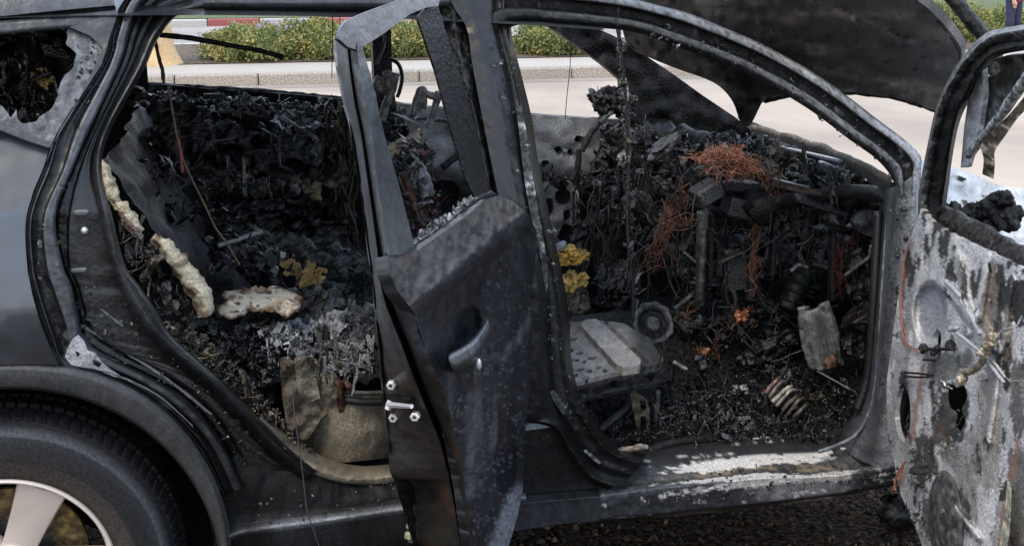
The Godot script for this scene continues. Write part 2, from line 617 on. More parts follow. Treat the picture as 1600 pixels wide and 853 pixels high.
# ================================================================ the place
func _ready() -> void:
	rng.seed = 4711
	fw = Vector3(sin(yaw) * cos(pitch), -sin(pitch), -cos(yaw) * cos(pitch))
	rt = Vector3(cos(yaw), 0, sin(yaw))
	up = rt.cross(fw)
	var cam := Camera3D.new()
	cam.name = "camera"
	add_child(cam)
	cam.look_at_from_position(eye, eye + fw)
	cam.fov = rad_to_deg(2.0 * atan(426.5 / FPX))
	cam.near = 0.05
	cam.far = 600.0
	cam.current = true
	var sky_m := ProceduralSkyMaterial.new()
	sky_m.sky_top_color = Color(0.77, 0.85, 0.97)
	sky_m.sky_horizon_color = Color(0.95, 0.955, 0.965)
	sky_m.sky_curve = 0.2
	sky_m.ground_bottom_color = Color(0.3, 0.28, 0.26)
	sky_m.ground_horizon_color = Color(0.6, 0.58, 0.55)
	sky_m.sky_energy_multiplier = 1.3
	var env := Environment.new()
	env.background_mode = Environment.BG_SKY
	env.sky = Sky.new()
	env.sky.sky_material = sky_m
	env.tonemap_mode = Environment.TONE_MAPPER_LINEAR
	env.tonemap_exposure = 1.6
	env.sdfgi_enabled = true
	env.ssao_enabled = true
	env.ssil_enabled = true
	var we := WorldEnvironment.new()
	we.name = "daylight"
	we.environment = env
	add_child(we)
	var sun := DirectionalLight3D.new()
	sun.name = "sun"
	sun.light_color = Color(1.0, 0.96, 0.9)
	sun.light_energy = 0.6
	sun.light_angular_distance = 24.0
	sun.shadow_enabled = true
	add_child(sun)
	sun.look_at_from_position(Vector3(-3.2, 6, 3.4), Vector3.ZERO)
	make_materials()
	build_ground()
	build_island()
	car = node("burnt_car")
	tag(car, "burnt-out dark SUV with its near doors open and its cabin gutted by fire", "car")
	build_side()
	build_wheel()
	build_shell()
	build_hood()
	build_rear_door()
	build_front_door()
	build_cabin()
	build_loose()
	build_person()

# ---------------------------------------------------------------- ground, road, island
func slab(called: String, x0: float, x1: float, z0: float, z1: float, y: float, col: Color, m: Material, cells := 1, depth := 0.0) -> MeshInstance3D:
	var mb := MB.new()
	for j in cells + 1:
		for i in cells + 1:
			mb.p(Vector3(lerpf(x0, x1, float(i) / cells), y, lerpf(z0, z1, float(j) / cells)), col)
	for j in cells:
		for i in cells:
			var a := j * (cells + 1) + i
			mb.quad(a, a + 1, a + cells + 2, a + cells + 1)
	if depth > 0.0:
		var c0 := [0, cells, (cells + 1) * (cells + 1) - 1, (cells + 1) * cells]
		for k in 4:
			var a: int = c0[k]
			var b: int = c0[(k + 1) % 4]
			var va := mb.v[a]
			var vb := mb.v[b]
			mb.quad(mb.p(va, col), mb.p(vb, col), mb.p(vb - Vector3(0, depth, 0), col), mb.p(va - Vector3(0, depth, 0), col))
	var o := part(called, mb, m, self)
	tag(o, "", "", "", "structure")
	return o
func build_ground() -> void:
	tag(slab("road", -250, 250, -300, 200, 0.0, Color(0.365, 0.292, 0.22), M.paving), "pale tan road surface stretching beyond the burnt car")
	var mb := MB.new()
	var edge := []
	for k in 72:
		var t := TAU * k / 72
		var r := 1.0 + 0.12 * n_big.get_noise_2d(cos(t) * 3.0, sin(t) * 3.0)
		edge.append(mb.p(Vector3(1.2 + cos(t) * 9.0 * r, 0.006, 5.0 + sin(t) * 6.6 * r), Color(0.075, 0.05, 0.032)))
	var mid := mb.p(Vector3(1.2, 0.006, 5.0), Color(0.075, 0.05, 0.032))
	for k in 72:
		mb.tri(mid, edge[k], edge[(k + 1) % 72])
	tag(part("asphalt", mb, M.asphalt, self), "dark sooty asphalt under and before the burnt car", "", "", "structure")
	tag(slab("far_road", -60, 80, -25.45, -18.3, 0.004, Color(0.30, 0.26, 0.235), M.paving), "greyer road between the island and the painted kerb", "", "", "structure")
	tag(slab("road_edge_line", -60, 80, -19.6, -19.42, 0.008, Color(0.6, 0.57, 0.53), M.paving), "pale edge line painted on the greyer far road", "", "", "structure")
	tag(slab("kerb_shadow", -6, 14, -12.61, -12.25, 0.004, Color(0.30, 0.25, 0.2), M.paving), "darker strip painted as a shadow line along the front kerb of the island", "", "", "structure")  # the kerb's shadow line, painted on the road as a darker strip
	# grit and ash on the ground beside the sill
	var gr := MB.new()
	for k in 9000:
		var q := Vector3(rng.randf_range(0.9, 2.9), 0.008, rng.randf_range(-0.6, 1.5))
		var s := 0.002 + 0.010 * pow(rng.randf(), 2.0)
		blob(gr, q, Vector3(s, s * 0.5, s), any_turn(), 0, 0.5, [Color(0.11, 0.07, 0.04), Color(0.05, 0.038, 0.028), Color(0.19, 0.135, 0.08), Color(0.025, 0.02, 0.016)][rng.randi() % 4])
	tag(part("gravel", gr, M.soil, self, true), "brown grit and burnt crumbs strewn on the ground below the sill", "grit", "", "stuff")
func kerb_row(called: String, x0: float, x1: float, z: float, depth: float, h: float, length: float, colors: Array, label: String) -> void:
	var k := node(called)
	tag(k, label, "kerb")
	var variants := []
	for c in colors.size() * 2:
		var mb := MB.new()
		cbox(mb, Transform3D.IDENTITY, Vector3(length - 0.012, h, depth), tone(colors[c % colors.size()], 1.0 if c < colors.size() else 0.9), 0.02)
		variants.append(mb.mesh(true))
	var n := int((x1 - x0) / length)
	for j in n:
		var o := put("kerb_stone", variants[j % colors.size() + (colors.size() if rng.randf() < 0.4 else 0)], M.concrete, k)
		o.position = Vector3(x0 + (j + 0.5) * length, h * 0.5 - 0.02 + rng.randf_range(-0.004, 0.004), z + rng.randf_range(-0.008, 0.008))
func build_island() -> void:
	kerb_row("front_kerb", -6.0, 14.0, -12.72, 0.22, 0.17, 1.0, [Color(0.40, 0.345, 0.285)], "pale concrete kerb along the front of the planted island")
	kerb_row("back_kerb", -6.0, 14.0, -18.2, 0.2, 0.16, 1.0, [Color(0.6, 0.57, 0.53)], "pale kerb on the far side of the planted island")
	var x0 := zp(405, 33, -25.6).x
	kerb_row("painted_kerb", x0 - 1.12 * 14, x0 + 1.12 * 22, -25.6, 0.3, 0.17, 1.12, [Color(0.5, 0.47, 0.44), Color(0.36, 0.10, 0.09)], "kerb painted in red and white stretches across the road")
	tag(slab("pavement", -6, 14, -14.3, -12.84, 0.13, Color(0.47, 0.41, 0.345), M.concrete), "light concrete pavement in front of the shrubs", "", "", "structure")
	tag(slab("soil", -6, 14, -18.1, -14.3, 0.14, Color(0.2, 0.13, 0.08), M.soil, 1, 0.0), "brown soil bed of the island", "", "", "structure")
	tag(slab("lawn", -40, 60, -60, -25.76, 0.16, Color(0.16, 0.2, 0.05), M.soil), "strip of green lawn behind the painted kerb", "", "", "structure")
	# shrubs: three sprigs of leaves, set out through the volume of each bush
	var sprigs := []
	for s in 4:
		var mb := MB.new()
		for k in 16:
			var d := Vector3(rng.randfn(), rng.randfn() * 0.8 + 0.5, rng.randfn()).normalized()
			var at := d * rng.randf_range(0.02, 0.075)
			var side_ := d.cross(Vector3(rng.randfn(), rng.randfn(), rng.randfn())).normalized()
			var l := rng.randf_range(0.028, 0.05)
			var nrm := d.cross(side_)
			var c := tone(Color.WHITE, rng.randf_range(0.7, 1.25))
			var a := mb.p(at, c)
			var b := mb.p(at + d * l * 0.5 + side_ * l * 0.3 + nrm * 0.004, c)
			var e := mb.p(at + d * l, c)
			var f := mb.p(at + d * l * 0.5 - side_ * l * 0.3 + nrm * 0.004, c)
			mb.tri(a, b, e)
			mb.tri(a, e, f)
		sprigs.append(mb.mesh(true))
	var spots := [
		[zp(392, 114, -15.0), 0.62, 0.45, "low olive green shrub beside the tan tree trunk"],
		[zp(492, 112, -15.1), 0.66, 0.50, "wide yellow green shrub seen through the rear door opening"],
		[zp(600, 108, -15.2), 0.66, 0.50, "bushy shrub behind the open rear door's window post"],
		[zp(668, 108, -15.2), 0.50, 0.42, "shrub seen through the open rear door's window"],
		[zp(868, 106, -15.0), 0.60, 0.50, "rounded green shrub framed by the far front window"],
		[zp(1470, 88, -16.2), 0.9, 0.62, "yellowish shrub above the raised bonnet's edge"],
		[zp(1590, 88, -16.6), 0.8, 0.5, "shrub behind the burnt front door's window frame"]]
	for sp in spots:
		var c: Vector3 = sp[0]
		var sh := node("shrub")
		sh.position = Vector3(c.x, 0.13, c.z)
		tag(sh, sp[3], "shrub", "shrubs planted on the island")
		var st := MB.new()
		for k in 14:
			var d := Vector3(rng.randf_range(-1, 1) * sp[1] * 0.7, sp[2] * 0.7, rng.randf_range(-0.5, 0.5))
			tube(st, curve3(PackedVector3Array([Vector3(d.x * 0.2, 0, d.z * 0.2), d * 0.5 + Vector3(0, 0.05, 0), d]), 2), 0.012, 0.005, 5, Color(0.09, 0.06, 0.03))
		part("stem", st, M.bark, sh)
		for s in 4:
			var mm := MultiMesh.new()
			mm.transform_format = MultiMesh.TRANSFORM_3D
			mm.use_colors = true
			mm.mesh = sprigs[s]
			mm.instance_count = 420
			for k in 420:
				var d := Vector3(rng.randfn(), rng.randfn(), rng.randfn()).normalized() * pow(rng.randf(), 0.3)
				var lump := 1.0 + 0.5 * n_mid.get_noise_3d(d.x * 0.14 + c.x, d.y * 0.14, d.z * 0.14)
				var at := Vector3(d.x * sp[1] * lump, maxf(0.02, sp[2] * 0.42 + d.y * sp[2] * 0.56 * lump), d.z * 0.62 * lump)
				mm.set_instance_transform(k, Transform3D(any_turn().scaled(Vector3.ONE * rng.randf_range(0.7, 1.3)), at))
				var y := n_big.get_noise_3d(at.x + c.x, at.y * 2.0, at.z) + rng.randf_range(-0.3, 0.3)
				mm.set_instance_color(k, Color(0.135, 0.165, 0.05).lerp(Color(0.37, 0.315, 0.10), s01(-0.3, 0.6, y)))
			var mi := MultiMeshInstance3D.new()
			mi.name = "foliage"
			mi.multimesh = mm
			mi.material_override = M.leaf
			tag(mi, "", "", "", "stuff")
			sh.add_child(mi, true)
		if sp[3].begins_with("low") or sp[3].begins_with("wide"):
			var fl := MB.new()
			for k in 14:
				var at := Vector3(rng.randf_range(-0.35, 0.35) + (0.25 if sp[3].begins_with("low") else -0.5), sp[2] * rng.randf_range(0.85, 1.1), rng.randf_range(-0.2, 0.3))
				blob(fl, at, Vector3(0.018, 0.03, 0.018), Basis.IDENTITY, 0, 0.3, Color(0.26, 0.22, 0.33))
			tag(part("flowers", fl, M.cloth, sh, true), "", "", "", "stuff")
	# the tree whose tan trunk stands on the island
	var tb := zp(241, 119, -14.5)
	var tree := node("palm_tree")
	tree.position = Vector3(tb.x, 0.13, tb.z)
	tag(tree, "tree with a smooth tan trunk flaring at its foot, left of the shrubs", "tree")
	var tr := MB.new()
	var pr := PackedVector3Array()
	var n := 26
	for k in n + 1:
		pr.append(Vector3(sin(k * 0.2) * 0.02, k * 3.4 / n, 0))
	var first := tr.v.size()
	for k in n + 1:
		var y := pr[k].y
		var r := 0.225 + 0.16 * exp(-y * 5.0) + 0.004 * sin(k * 2.5)
		for s in 20:
			var t := TAU * s / 20
			var w := pr[k] + Vector3(cos(t), 0, sin(t)) * r * (1.0 + 0.08 * n_mid.get_noise_3d(cos(t) * 0.1, y * 0.3, sin(t) * 0.1))
			tr.p(w, tone(Color(0.62, 0.43, 0.22), 1.0 + 0.4 * n_mid.get_noise_3d(w.x, w.y * 0.3, w.z)))
	for k in n:
		for s in 20:
			tr.quad(first + k * 20 + s, first + k * 20 + (s + 1) % 20, first + (k + 1) * 20 + (s + 1) % 20, first + (k + 1) * 20 + s)
	part("trunk", tr, M.bark, tree)
	var cw := MB.new()
	for k in 16:
		var a := TAU * k / 16 + rng.randf() * 0.3
		var reach := rng.randf_range(1.3, 1.9)
		var rib := curve3(PackedVector3Array([Vector3(0, 3.35, 0), Vector3(cos(a) * reach * 0.5, 3.9 + rng.randf() * 0.4, sin(a) * reach * 0.5), Vector3(cos(a) * reach, 3.3 + rng.randf() * 0.5, sin(a) * reach)]), 7)
		tube(cw, rib, 0.018, 0.006, 5, Color(0.12, 0.15, 0.05))
		for j in range(2, rib.size() - 1):
			for s in [-1, 1]:
				var d: Vector3 = Vector3(-sin(a), -0.5, cos(a)) * s * 0.34
				if s > 0:
					d.y = -0.17
				else:
					d.y = -0.17
				var q := rib[j]
				cw.tri(cw.p(q, Color(0.1, 0.15, 0.04)), cw.p(q + Vector3(cos(a), 0, sin(a)) * 0.05, Color(0.1, 0.15, 0.04)), cw.p(q + d, Color(0.16, 0.2, 0.06)))
	part("crown", cw, M.leaf, tree)

# ---------------------------------------------------------------- near side of the body
var ash_c: Array = []
func blots(w: Vector3, col: Color) -> Color:
	for b in ash_c:
		var d: float = (w - b[0]).length() / b[1]
		if d < 1.6:
			d += 0.9 * n_mid.get_noise_3d(w.x * 1.6, w.y * 1.6, w.z * 1.6)
			col = col.lerp(b[2], s01(1.05, 0.7, d) * b[3])
	return col
func body_look(w: Vector3, col: Color) -> Color:
	return blots(w, soot(w, col))
func frac_rails(pairs: Array, fr: Array) -> Array:
	var out := []
	for p in pairs:
		var s := []
		for f in fr:
			s.append(lerpf(p[0], p[2], f))
			s.append(lerpf(p[1], p[3], f))
		out.append(s)
	return out

func build_side() -> void:
	for b in [[122, 548, 0.04, 0.42], [140, 566, 0.035, 0.3], [160, 580, 0.025, 0.35], [260, 632, 0.02, 0.1]]:
		ash_c.append([side(b[0], b[1], -0.03), b[2], g(b[3] * 0.5, 0.2), 0.6])
	# rear wing: still glossy
	var mb := MB.new()
	plate(mb, side, [-160, 190, 0, 206, 40, 222, 75, 234, 66, 263, 50, 300, 41, 338, 39, 390, 42, 425, 49, 460, 60, 500, 75, 540, 91, 570, 45, 569, 0, 570, -60, 578, -160, 610], [], 14.0, 0.0, 0.002,
		func(w, _q): return tone(g(0.06, 0.7), 1.0 + 0.25 * n_mid.get_noise_3d(w.x, w.y * 0.3, w.z)), 0.012, false, func(_q, w): return 0.018 - 0.08 * (sqrt(pow(w.y - 0.93, 2) + 0.0009) + w.y - 0.93))
	part("rear_wing", mb, M.paint)
	# frame round the quarter window
	mb = MB.new()
	plate(mb, side, [108, 42, 184, 19, 172, 52, 158, 100, 128, 146, 92, 202, 70, 256, 78, 232, 118, 165, 146, 105, 160, 75, 140, 56], [], 7.0, 0.002, 0.004, func(w, _q): return soot(w, g(0.06, 0.5)), 0.02)
	plate(mb, side, [-160, 176, 0, 203, 40, 219, 78, 231, 82, 224, 40, 208, 0, 192, -160, 166], [], 7.0, -0.004, 0.004, func(w, _q): return soot(w, g(0.07, 0.4)), 0.02)
	part("window_surround", mb, M.burnt_paint)
	mb = MB.new()
	loft(mb, side, [[-160, -60, -160, 42, -160, 46, -160, 50, -160, 69, -160, 74], [-80, -60, -80, 33, -80, 37, -80, 41, -80, 61, -80, 66], [0, -60, 0, 25, 0, 29, 0, 33, 0, 53, 0, 58], [100, -60, 100, 15, 100, 19, 100, 24, 104, 43, 104, 48], [170, -60, 178, 8, 180, 12, 181, 16, 176, 42, 170, 52]],
		[-0.015, 0.004, -0.03, 0.0, 0.0, -0.04], [g(0.085, 0.6), g(0.10, 0.6), g(0.005), g(0.065, 0.5), g(0.06, 0.5), g(0.01)], 12, 0.003, soot, 3)
	part("roof_side", mb, M.burnt_paint)
	# what is left of the quarter window: a ragged sheet of crazed, sooty glass
	var hole := []
	var raw := resample(pts2([-84, 60, 0, 53, 106, 44, 104, 72, 119, 84, 112, 105, 98, 122, 90, 142, 80, 165, 62, 186, 44, 194, 30, 190, 22, 172, 12, 184, 2, 166, -84, 170]), 8.0)
	for q in raw:
		hole.append(q.x + rng.randf_range(-3, 3))
		hole.append(q.y + rng.randf_range(-3, 2))
	mb = MB.new()
	plate(mb, side, [-90, 55, 0, 50, 108, 40, 142, 56, 164, 76, 148, 106, 120, 166, 82, 228, 40, 212, 0, 196, -90, 180], [hole], 4.0, -0.012, 0.006, func(w, _q): return flecked(w, g(0.13, 0.5), g(0.05, 0.4), 0.05), 0.002)
	part("broken_quarter_glass", mb, M.sooty_glass)
	mb = MB.new()
	for q in [[62, 122, 0.018], [74, 119, 0.02], [66, 128, 0.012], [-10, 130, 0.03]]:
		crumple(mb, zp(q[0], q[1], 0.45), any_turn(), q[2] * 2.6, q[2] * 1.5, 6, q[2], Color(0.55, 0.34, 0.10) if q[0] > 30 else Color(0.2, 0.16, 0.11))
	clutter(mb, [-40, 60, 100, 50, 100, 120, 60, 190, 10, 170, -40, 160], 0.1, 0.5, 120, 0.02, 0.09, BLACKS)
	tag(part("burnt_trim", mb, M.debris, null, true), "", "", "", "stuff")
	# the stepped frame of the rear door opening, from the roof down round the wheel arch
	mb = MB.new()
	var st := [
		[262, -46, 268, -46, 276, -44, 288, -40, 294, -38, 306, -26, 310, -16, 318, -6, 322, 6, 326, 17, 330, 22],
		[212, -18, 218, -18, 227, -18, 242, -16, 249, -14, 262, -8, 268, -2, 276, 4, 290, 12, 298, 20, 304, 25],
		[186, 10, 192, 10, 200, 8, 214, 6, 222, 8, 234, 10, 240, 14, 247, 18, 262, 22, 271, 26, 279, 29],
		[172, 52, 178, 53, 186, 50, 198, 50, 203, 52, 212, 54, 217, 56, 222, 58, 236, 60, 243, 62, 251, 65],
		[158, 100, 166, 100, 172, 100, 185, 100, 187, 102, 196, 104, 199, 105, 203, 106, 215, 108, 221, 110, 229, 113],
		[92, 200, 105, 200, 122, 200, 139, 200, 141, 200, 149, 201, 151, 201, 156, 202, 164, 203, 169, 205, 177, 208],
		[66, 263, 90, 263, 100, 263, 112, 263, 114, 263, 124, 263, 126, 263, 140, 263, 152, 264, 156, 265, 164, 266],
		[40, 338, 60, 338, 69, 338, 85, 338, 87, 338, 106, 338, 109, 338, 152, 338, 166, 338, 172, 338, 182, 338],
		[41, 413, 62, 413, 73, 413, 96, 413, 98, 413, 106, 413, 109, 413, 170, 413, 184, 413, 191, 413, 204, 411],
		[49, 455, 72, 453, 84, 450, 109, 446, 112, 446, 119, 445, 123, 444, 182, 446, 198, 447, 214, 448, 228, 445],
		[72, 525, 92, 516, 103, 505, 118, 493, 123, 489, 130, 485, 134, 482, 205, 492, 222, 488, 240, 486, 252, 480],
		[96, 570, 108, 562, 116, 554, 130, 540, 136, 534, 146, 524, 150, 520, 230, 528, 246, 521, 262, 522, 272, 514],
		[160, 590, 168, 582, 174, 576, 182, 568, 186, 564, 193, 556, 197, 552, 263, 562, 280, 554, 296, 554, 306, 546],
		[210, 612, 217, 605, 223, 599, 231, 592, 236, 588, 243, 581, 248, 576, 318, 607, 333, 598, 346, 598, 356, 590],
		[262, 650, 270, 643, 278, 637, 287, 629, 293, 624, 301, 617, 306, 613, 372, 660, 386, 650, 399, 650, 408, 642],
		[310, 705, 320, 699, 329, 693, 339, 687, 345, 683, 354, 676, 360, 672, 425, 714, 438, 704, 452, 702, 460, 692],
		[345, 775, 356, 771, 366, 767, 377, 763, 384, 760, 393, 756, 400, 753, 470, 752, 484, 741, 498, 736, 504, 725]]
	var fine_st := []
	for q in st:
		var row := []
		for k in 22:
			row.append(q[k])
			if k == 1:
				for t in [0.12, 0.42, 0.5]:
					row.append(lerpf(q[0], q[2], t))
					row.append(lerpf(q[1], q[3], t))
			if k == 3:
				row.append(lerpf(q[2], q[4], 0.75))
				row.append(lerpf(q[3], q[5], 0.75))
		row[row.size() - 2] = lerpf(row[row.size() - 4], row[row.size() - 2], 0.25)
		row[row.size() - 1] = lerpf(row[row.size() - 3], row[row.size() - 1], 0.25)
		fine_st.append(row)
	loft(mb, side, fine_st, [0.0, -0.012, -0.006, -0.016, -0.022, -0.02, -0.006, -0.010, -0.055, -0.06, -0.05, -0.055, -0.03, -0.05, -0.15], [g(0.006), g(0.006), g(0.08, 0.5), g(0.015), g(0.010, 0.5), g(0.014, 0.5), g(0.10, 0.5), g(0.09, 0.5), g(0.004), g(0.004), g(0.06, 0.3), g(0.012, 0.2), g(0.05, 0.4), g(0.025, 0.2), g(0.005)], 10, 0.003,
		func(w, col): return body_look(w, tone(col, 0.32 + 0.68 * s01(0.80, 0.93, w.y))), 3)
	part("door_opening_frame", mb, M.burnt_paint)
	# raised weld ribs on the dog-leg
	mb = MB.new()
	for rib in [[133, 462, 158, 484, 192, 510], [132, 512, 190, 547, 262, 594, 330, 648], [150, 572, 205, 594, 252, 622, 300, 664]]:
		var p3 := PackedVector3Array()
		for k in range(0, rib.size(), 2):
			p3.append(side(rib[k], rib[k + 1], -0.055))
		tube(mb, curve3(p3, 10), 0.004, 0.003, 6, g(0.2, 0.4), 0.6)
	part("weld_rib", mb, M.burnt_paint)
	for q in [[126, 332, 0.02, 0.012], [122, 422, 0.022, 0.01]]:
		mb = MB.new()
		var at := side(q[0], q[1], -0.045)
		cbox(mb, Transform3D(Basis.IDENTITY, at), Vector3(q[2] * 1.5, q[3] * 1.0, 0.014), g(0.12, 0.3), 0.003)
		part("door_striker", mb, M.bolt, null, true)
	mb = MB.new()
	plate(mb, side, [104, 545, 112, 530, 121, 524, 130, 532, 136, 548, 148, 552, 158, 566, 172, 578, 190, 590, 176, 588, 160, 580, 146, 576, 128, 574, 110, 570, 100, 558], [[116, 548, 124, 552, 120, 558], [144, 562, 156, 566, 154, 574, 146, 570]], 4.0, 0.004, 0.006, func(w, _q): return flecked(w, g(0.36, 0.2), g(0.12, 0.3), 0.0), 0.004)
	loft(mb, side, [[158, 578, 162, 583], [200, 592, 203, 597], [250, 619, 252, 624], [300, 664, 301, 668]], [0.004, 0.0], [g(0.3, 0.3), g(0.22, 0.3)], 10, 0.006, soot, 1)
	part("peeled_patch", mb, M.scorched)
	mb = MB.new()
	blob(mb, side(131, 360, -0.045), Vector3(0.008, 0.008, 0.008), Basis.IDENTITY, 1, 0.1, g(0.5))
	part("striker_bolt", mb, M.bolt)
	# wheel arch cladding, an arc about the wheel
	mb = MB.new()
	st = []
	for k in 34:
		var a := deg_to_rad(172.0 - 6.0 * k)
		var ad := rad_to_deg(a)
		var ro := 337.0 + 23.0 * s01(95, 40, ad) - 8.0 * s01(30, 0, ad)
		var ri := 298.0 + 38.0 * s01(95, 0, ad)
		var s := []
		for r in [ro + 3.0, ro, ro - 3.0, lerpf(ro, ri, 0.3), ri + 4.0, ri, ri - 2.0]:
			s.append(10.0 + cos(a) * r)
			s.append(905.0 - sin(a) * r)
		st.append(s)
	loft(mb, side, st, [-0.03, 0.004, 0.014, 0.022, 0.018, 0.008, -0.06], [g(0.02), g(0.11, 0.4), g(0.055, 0.1), g(0.04, 0.1), g(0.038, 0.1), g(0.03, 0.1), g(0.01)], 3, 0.001, soot, 2)  # the pale outer rail paints a highlight along the top edge
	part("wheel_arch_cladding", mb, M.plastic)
	# dark filler between dog-leg and sill
	mb = MB.new()
	plate(mb, side, [330, 690, 364, 660, 430, 718, 480, 752, 560, 762, 660, 756, 830, 738, 830, 830, 660, 880, 400, 960, 330, 960, 352, 840], [], 22.0, -0.075, 0.004, func(w, _q): return soot(w, g(0.018, 0.3)))
	part("inner_sill", mb, M.char)
	# sill below the rear door
	mb = MB.new()
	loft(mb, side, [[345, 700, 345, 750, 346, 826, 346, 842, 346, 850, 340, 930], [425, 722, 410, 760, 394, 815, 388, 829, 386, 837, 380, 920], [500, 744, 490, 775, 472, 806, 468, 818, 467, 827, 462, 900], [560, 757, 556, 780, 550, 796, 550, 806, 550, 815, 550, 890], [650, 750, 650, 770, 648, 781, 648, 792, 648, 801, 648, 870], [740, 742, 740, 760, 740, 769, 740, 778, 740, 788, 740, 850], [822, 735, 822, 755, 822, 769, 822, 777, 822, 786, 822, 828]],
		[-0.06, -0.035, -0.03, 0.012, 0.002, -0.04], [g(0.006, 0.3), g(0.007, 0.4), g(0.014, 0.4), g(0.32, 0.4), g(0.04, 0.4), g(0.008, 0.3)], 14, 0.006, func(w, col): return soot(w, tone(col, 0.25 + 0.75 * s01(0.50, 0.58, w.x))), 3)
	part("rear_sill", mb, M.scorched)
	mb = MB.new()
	loft(mb, side, [[398, 668, 402, 660, 408, 646], [448, 716, 452, 706, 459, 688], [500, 745, 505, 735, 512, 716], [560, 757, 562, 747, 565, 728], [640, 752, 642, 740, 645, 722], [720, 745, 722, 736, 725, 720]],
		[-0.05, -0.045, -0.16], [g(0.05, -0.3), Color(0.33, 0.29, 0.22), Color(0.16, 0.14, 0.1)], 14, 0.008, func(w, col): return flecked(w, col, Color(0.5, 0.47, 0.42), 0.1), 3)
	part("sill_flange", mb, M.scorched)
	# sill below the front door
	mb = MB.new()
	loft(mb, side, [[930, 690, 925, 715, 930, 742, 935, 758, 935, 776, 935, 787, 935, 812, 935, 818], [980, 702, 985, 727, 990, 745, 995, 757, 1000, 767, 1000, 777, 1000, 805, 1000, 811], [1080, 694, 1085, 722, 1090, 738, 1090, 749, 1090, 757, 1090, 768, 1090, 796, 1090, 803], [1180, 684, 1185, 712, 1190, 726, 1190, 738, 1190, 748, 1190, 757, 1190, 785, 1190, 792], [1280, 676, 1285, 708, 1290, 722, 1300, 736, 1300, 744, 1300, 751, 1300, 772, 1300, 779], [1330, 660, 1345, 690, 1350, 712, 1355, 725, 1360, 735, 1360, 742, 1360, 760, 1360, 766], [1350, 630, 1370, 660, 1385, 690, 1392, 712, 1398, 728, 1400, 736, 1402, 752, 1402, 758]],
		[-0.25, -0.10, -0.06, -0.04, 0.0, -0.004, -0.012, -0.05], [g(0.02), g(0.05, 0.3), g(0.08, 0.3), g(0.05, 0.3), g(0.15, 0.5), g(0.05, 0.5), g(0.045, 0.5), g(0.01)], 30, 0.006,
		func(w, col):
			var o: float = w.z - side_z(w.y)
			var k: float = n_mid.get_noise_3d(w.x * 0.35, w.y * 2.0, w.z * 3.0) + 0.7 * n_fine.get_noise_3d(w.x * 0.7, w.y, w.z)
			var span: float = s01(1.36, 1.60, w.x) * s01(1.96, 1.88, w.x)
			var strip: float = maxf(s01(-0.112, -0.092, o) * s01(-0.05, -0.066, o), 0.85 * s01(-0.045, -0.03, o) * s01(0.02, 0.0, o) * s01(0.385, 0.40, w.y))
			var c2: Color = soot(w, col).lerp(Color(0.22, 0.175, 0.13), span * s01(-0.3, 0.3, k) * s01(-0.08, -0.05, o) * s01(-0.02, -0.04, o))
			c2 = c2.lerp(Color(0.33, 0.33, 0.35), s01(1.62, 1.75, w.x) * s01(1.96, 1.9, w.x) * s01(-0.02, -0.005, o) * 0.8)
			return c2.lerp(Color(0.74, 0.72, 0.70), s01(0.42, 0.62, k * 0.9 + span * strip)), 8)
	part("front_sill", mb, M.scorched)
	mb = MB.new()
	plate(mb, side, [808, 676, 880, 665, 902, 692, 925, 722, 938, 746, 938, 788, 900, 792, 800, 806], [], 10.0, -0.03, 0.002, func(w, _q): return soot(w, g(0.018, 0.3)), 0.03)
	plate(mb, side, [790, 790, 820, 785, 938, 774, 938, 814, 880, 818, 790, 832], [], 8.0, 0.004, 0.002, func(w, _q): return soot(w, g(0.045, 0.6)), 0.03)
	part("sill_cover", mb, M.burnt_paint)
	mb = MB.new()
	loft(mb, side, [[796, 790, 796, 784], [830, 786, 830, 780], [900, 780, 900, 773], [938, 777, 938, 770]], [0.008, -0.02], [g(0.2, 0.5), g(0.12, 0.5)], 10, 0.001, soot, 1)  # pale tone paints the light caught by this edge
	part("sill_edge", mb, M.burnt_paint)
	mb = MB.new()
	loft(mb, side, [[812, 674, 812, 664], [850, 669, 850, 660], [884, 664, 884, 655]], [-0.025, -0.05], [g(0.26, 0.4), g(0.18, 0.4)], 10, 0.001, soot, 1)
	part("sill_edge", mb, M.burnt_paint)
	# header above the rear door, then roof edge and windscreen pillar above the front one
	mb = MB.new()
	var hs := []
	for q in [[318, 17], [340, 17], [360, 17], [460, 17], [560, 17], [640, 17], [710, 14]]:
		hs.append([q[0] - 4, -60, q[0] - 4, q[1] - 14, q[0], q[1] - 9, q[0], q[1] - 4, q[0], q[1], q[0] + 3, q[1] + 5])
	loft(mb, side, hs, [-0.02, 0.0, -0.006, -0.02, -0.03, -0.12], [g(0.03, 0.4), g(0.05, 0.4), g(0.09, 0.5), g(0.02), g(0.03), g(0.01)], 8, 0.002, soot, 2)
	part("rear_header", mb, M.burnt_paint)
	mb = MB.new()
	var pairs := [[742, -60, 766, 96], [750, -56, 770, 66], [764, -50, 778, 47], [790, -40, 795, 36], [830, -28, 824, 31], [870, -19, 856, 33], [945, -8, 922, 38], [990, 0, 975, 43], [1025, 9, 1015, 52], [1075, 22, 1058, 68], [1125, 42, 1105, 85], [1175, 63, 1150, 103], [1200, 75, 1175, 115], [1260, 108, 1228, 143], [1310, 141, 1276, 173], [1370, 187, 1333, 216], [1415, 221, 1372, 244], [1438, 246, 1394, 268], [1436, 270, 1402, 288], [1432, 300, 1404, 308]]
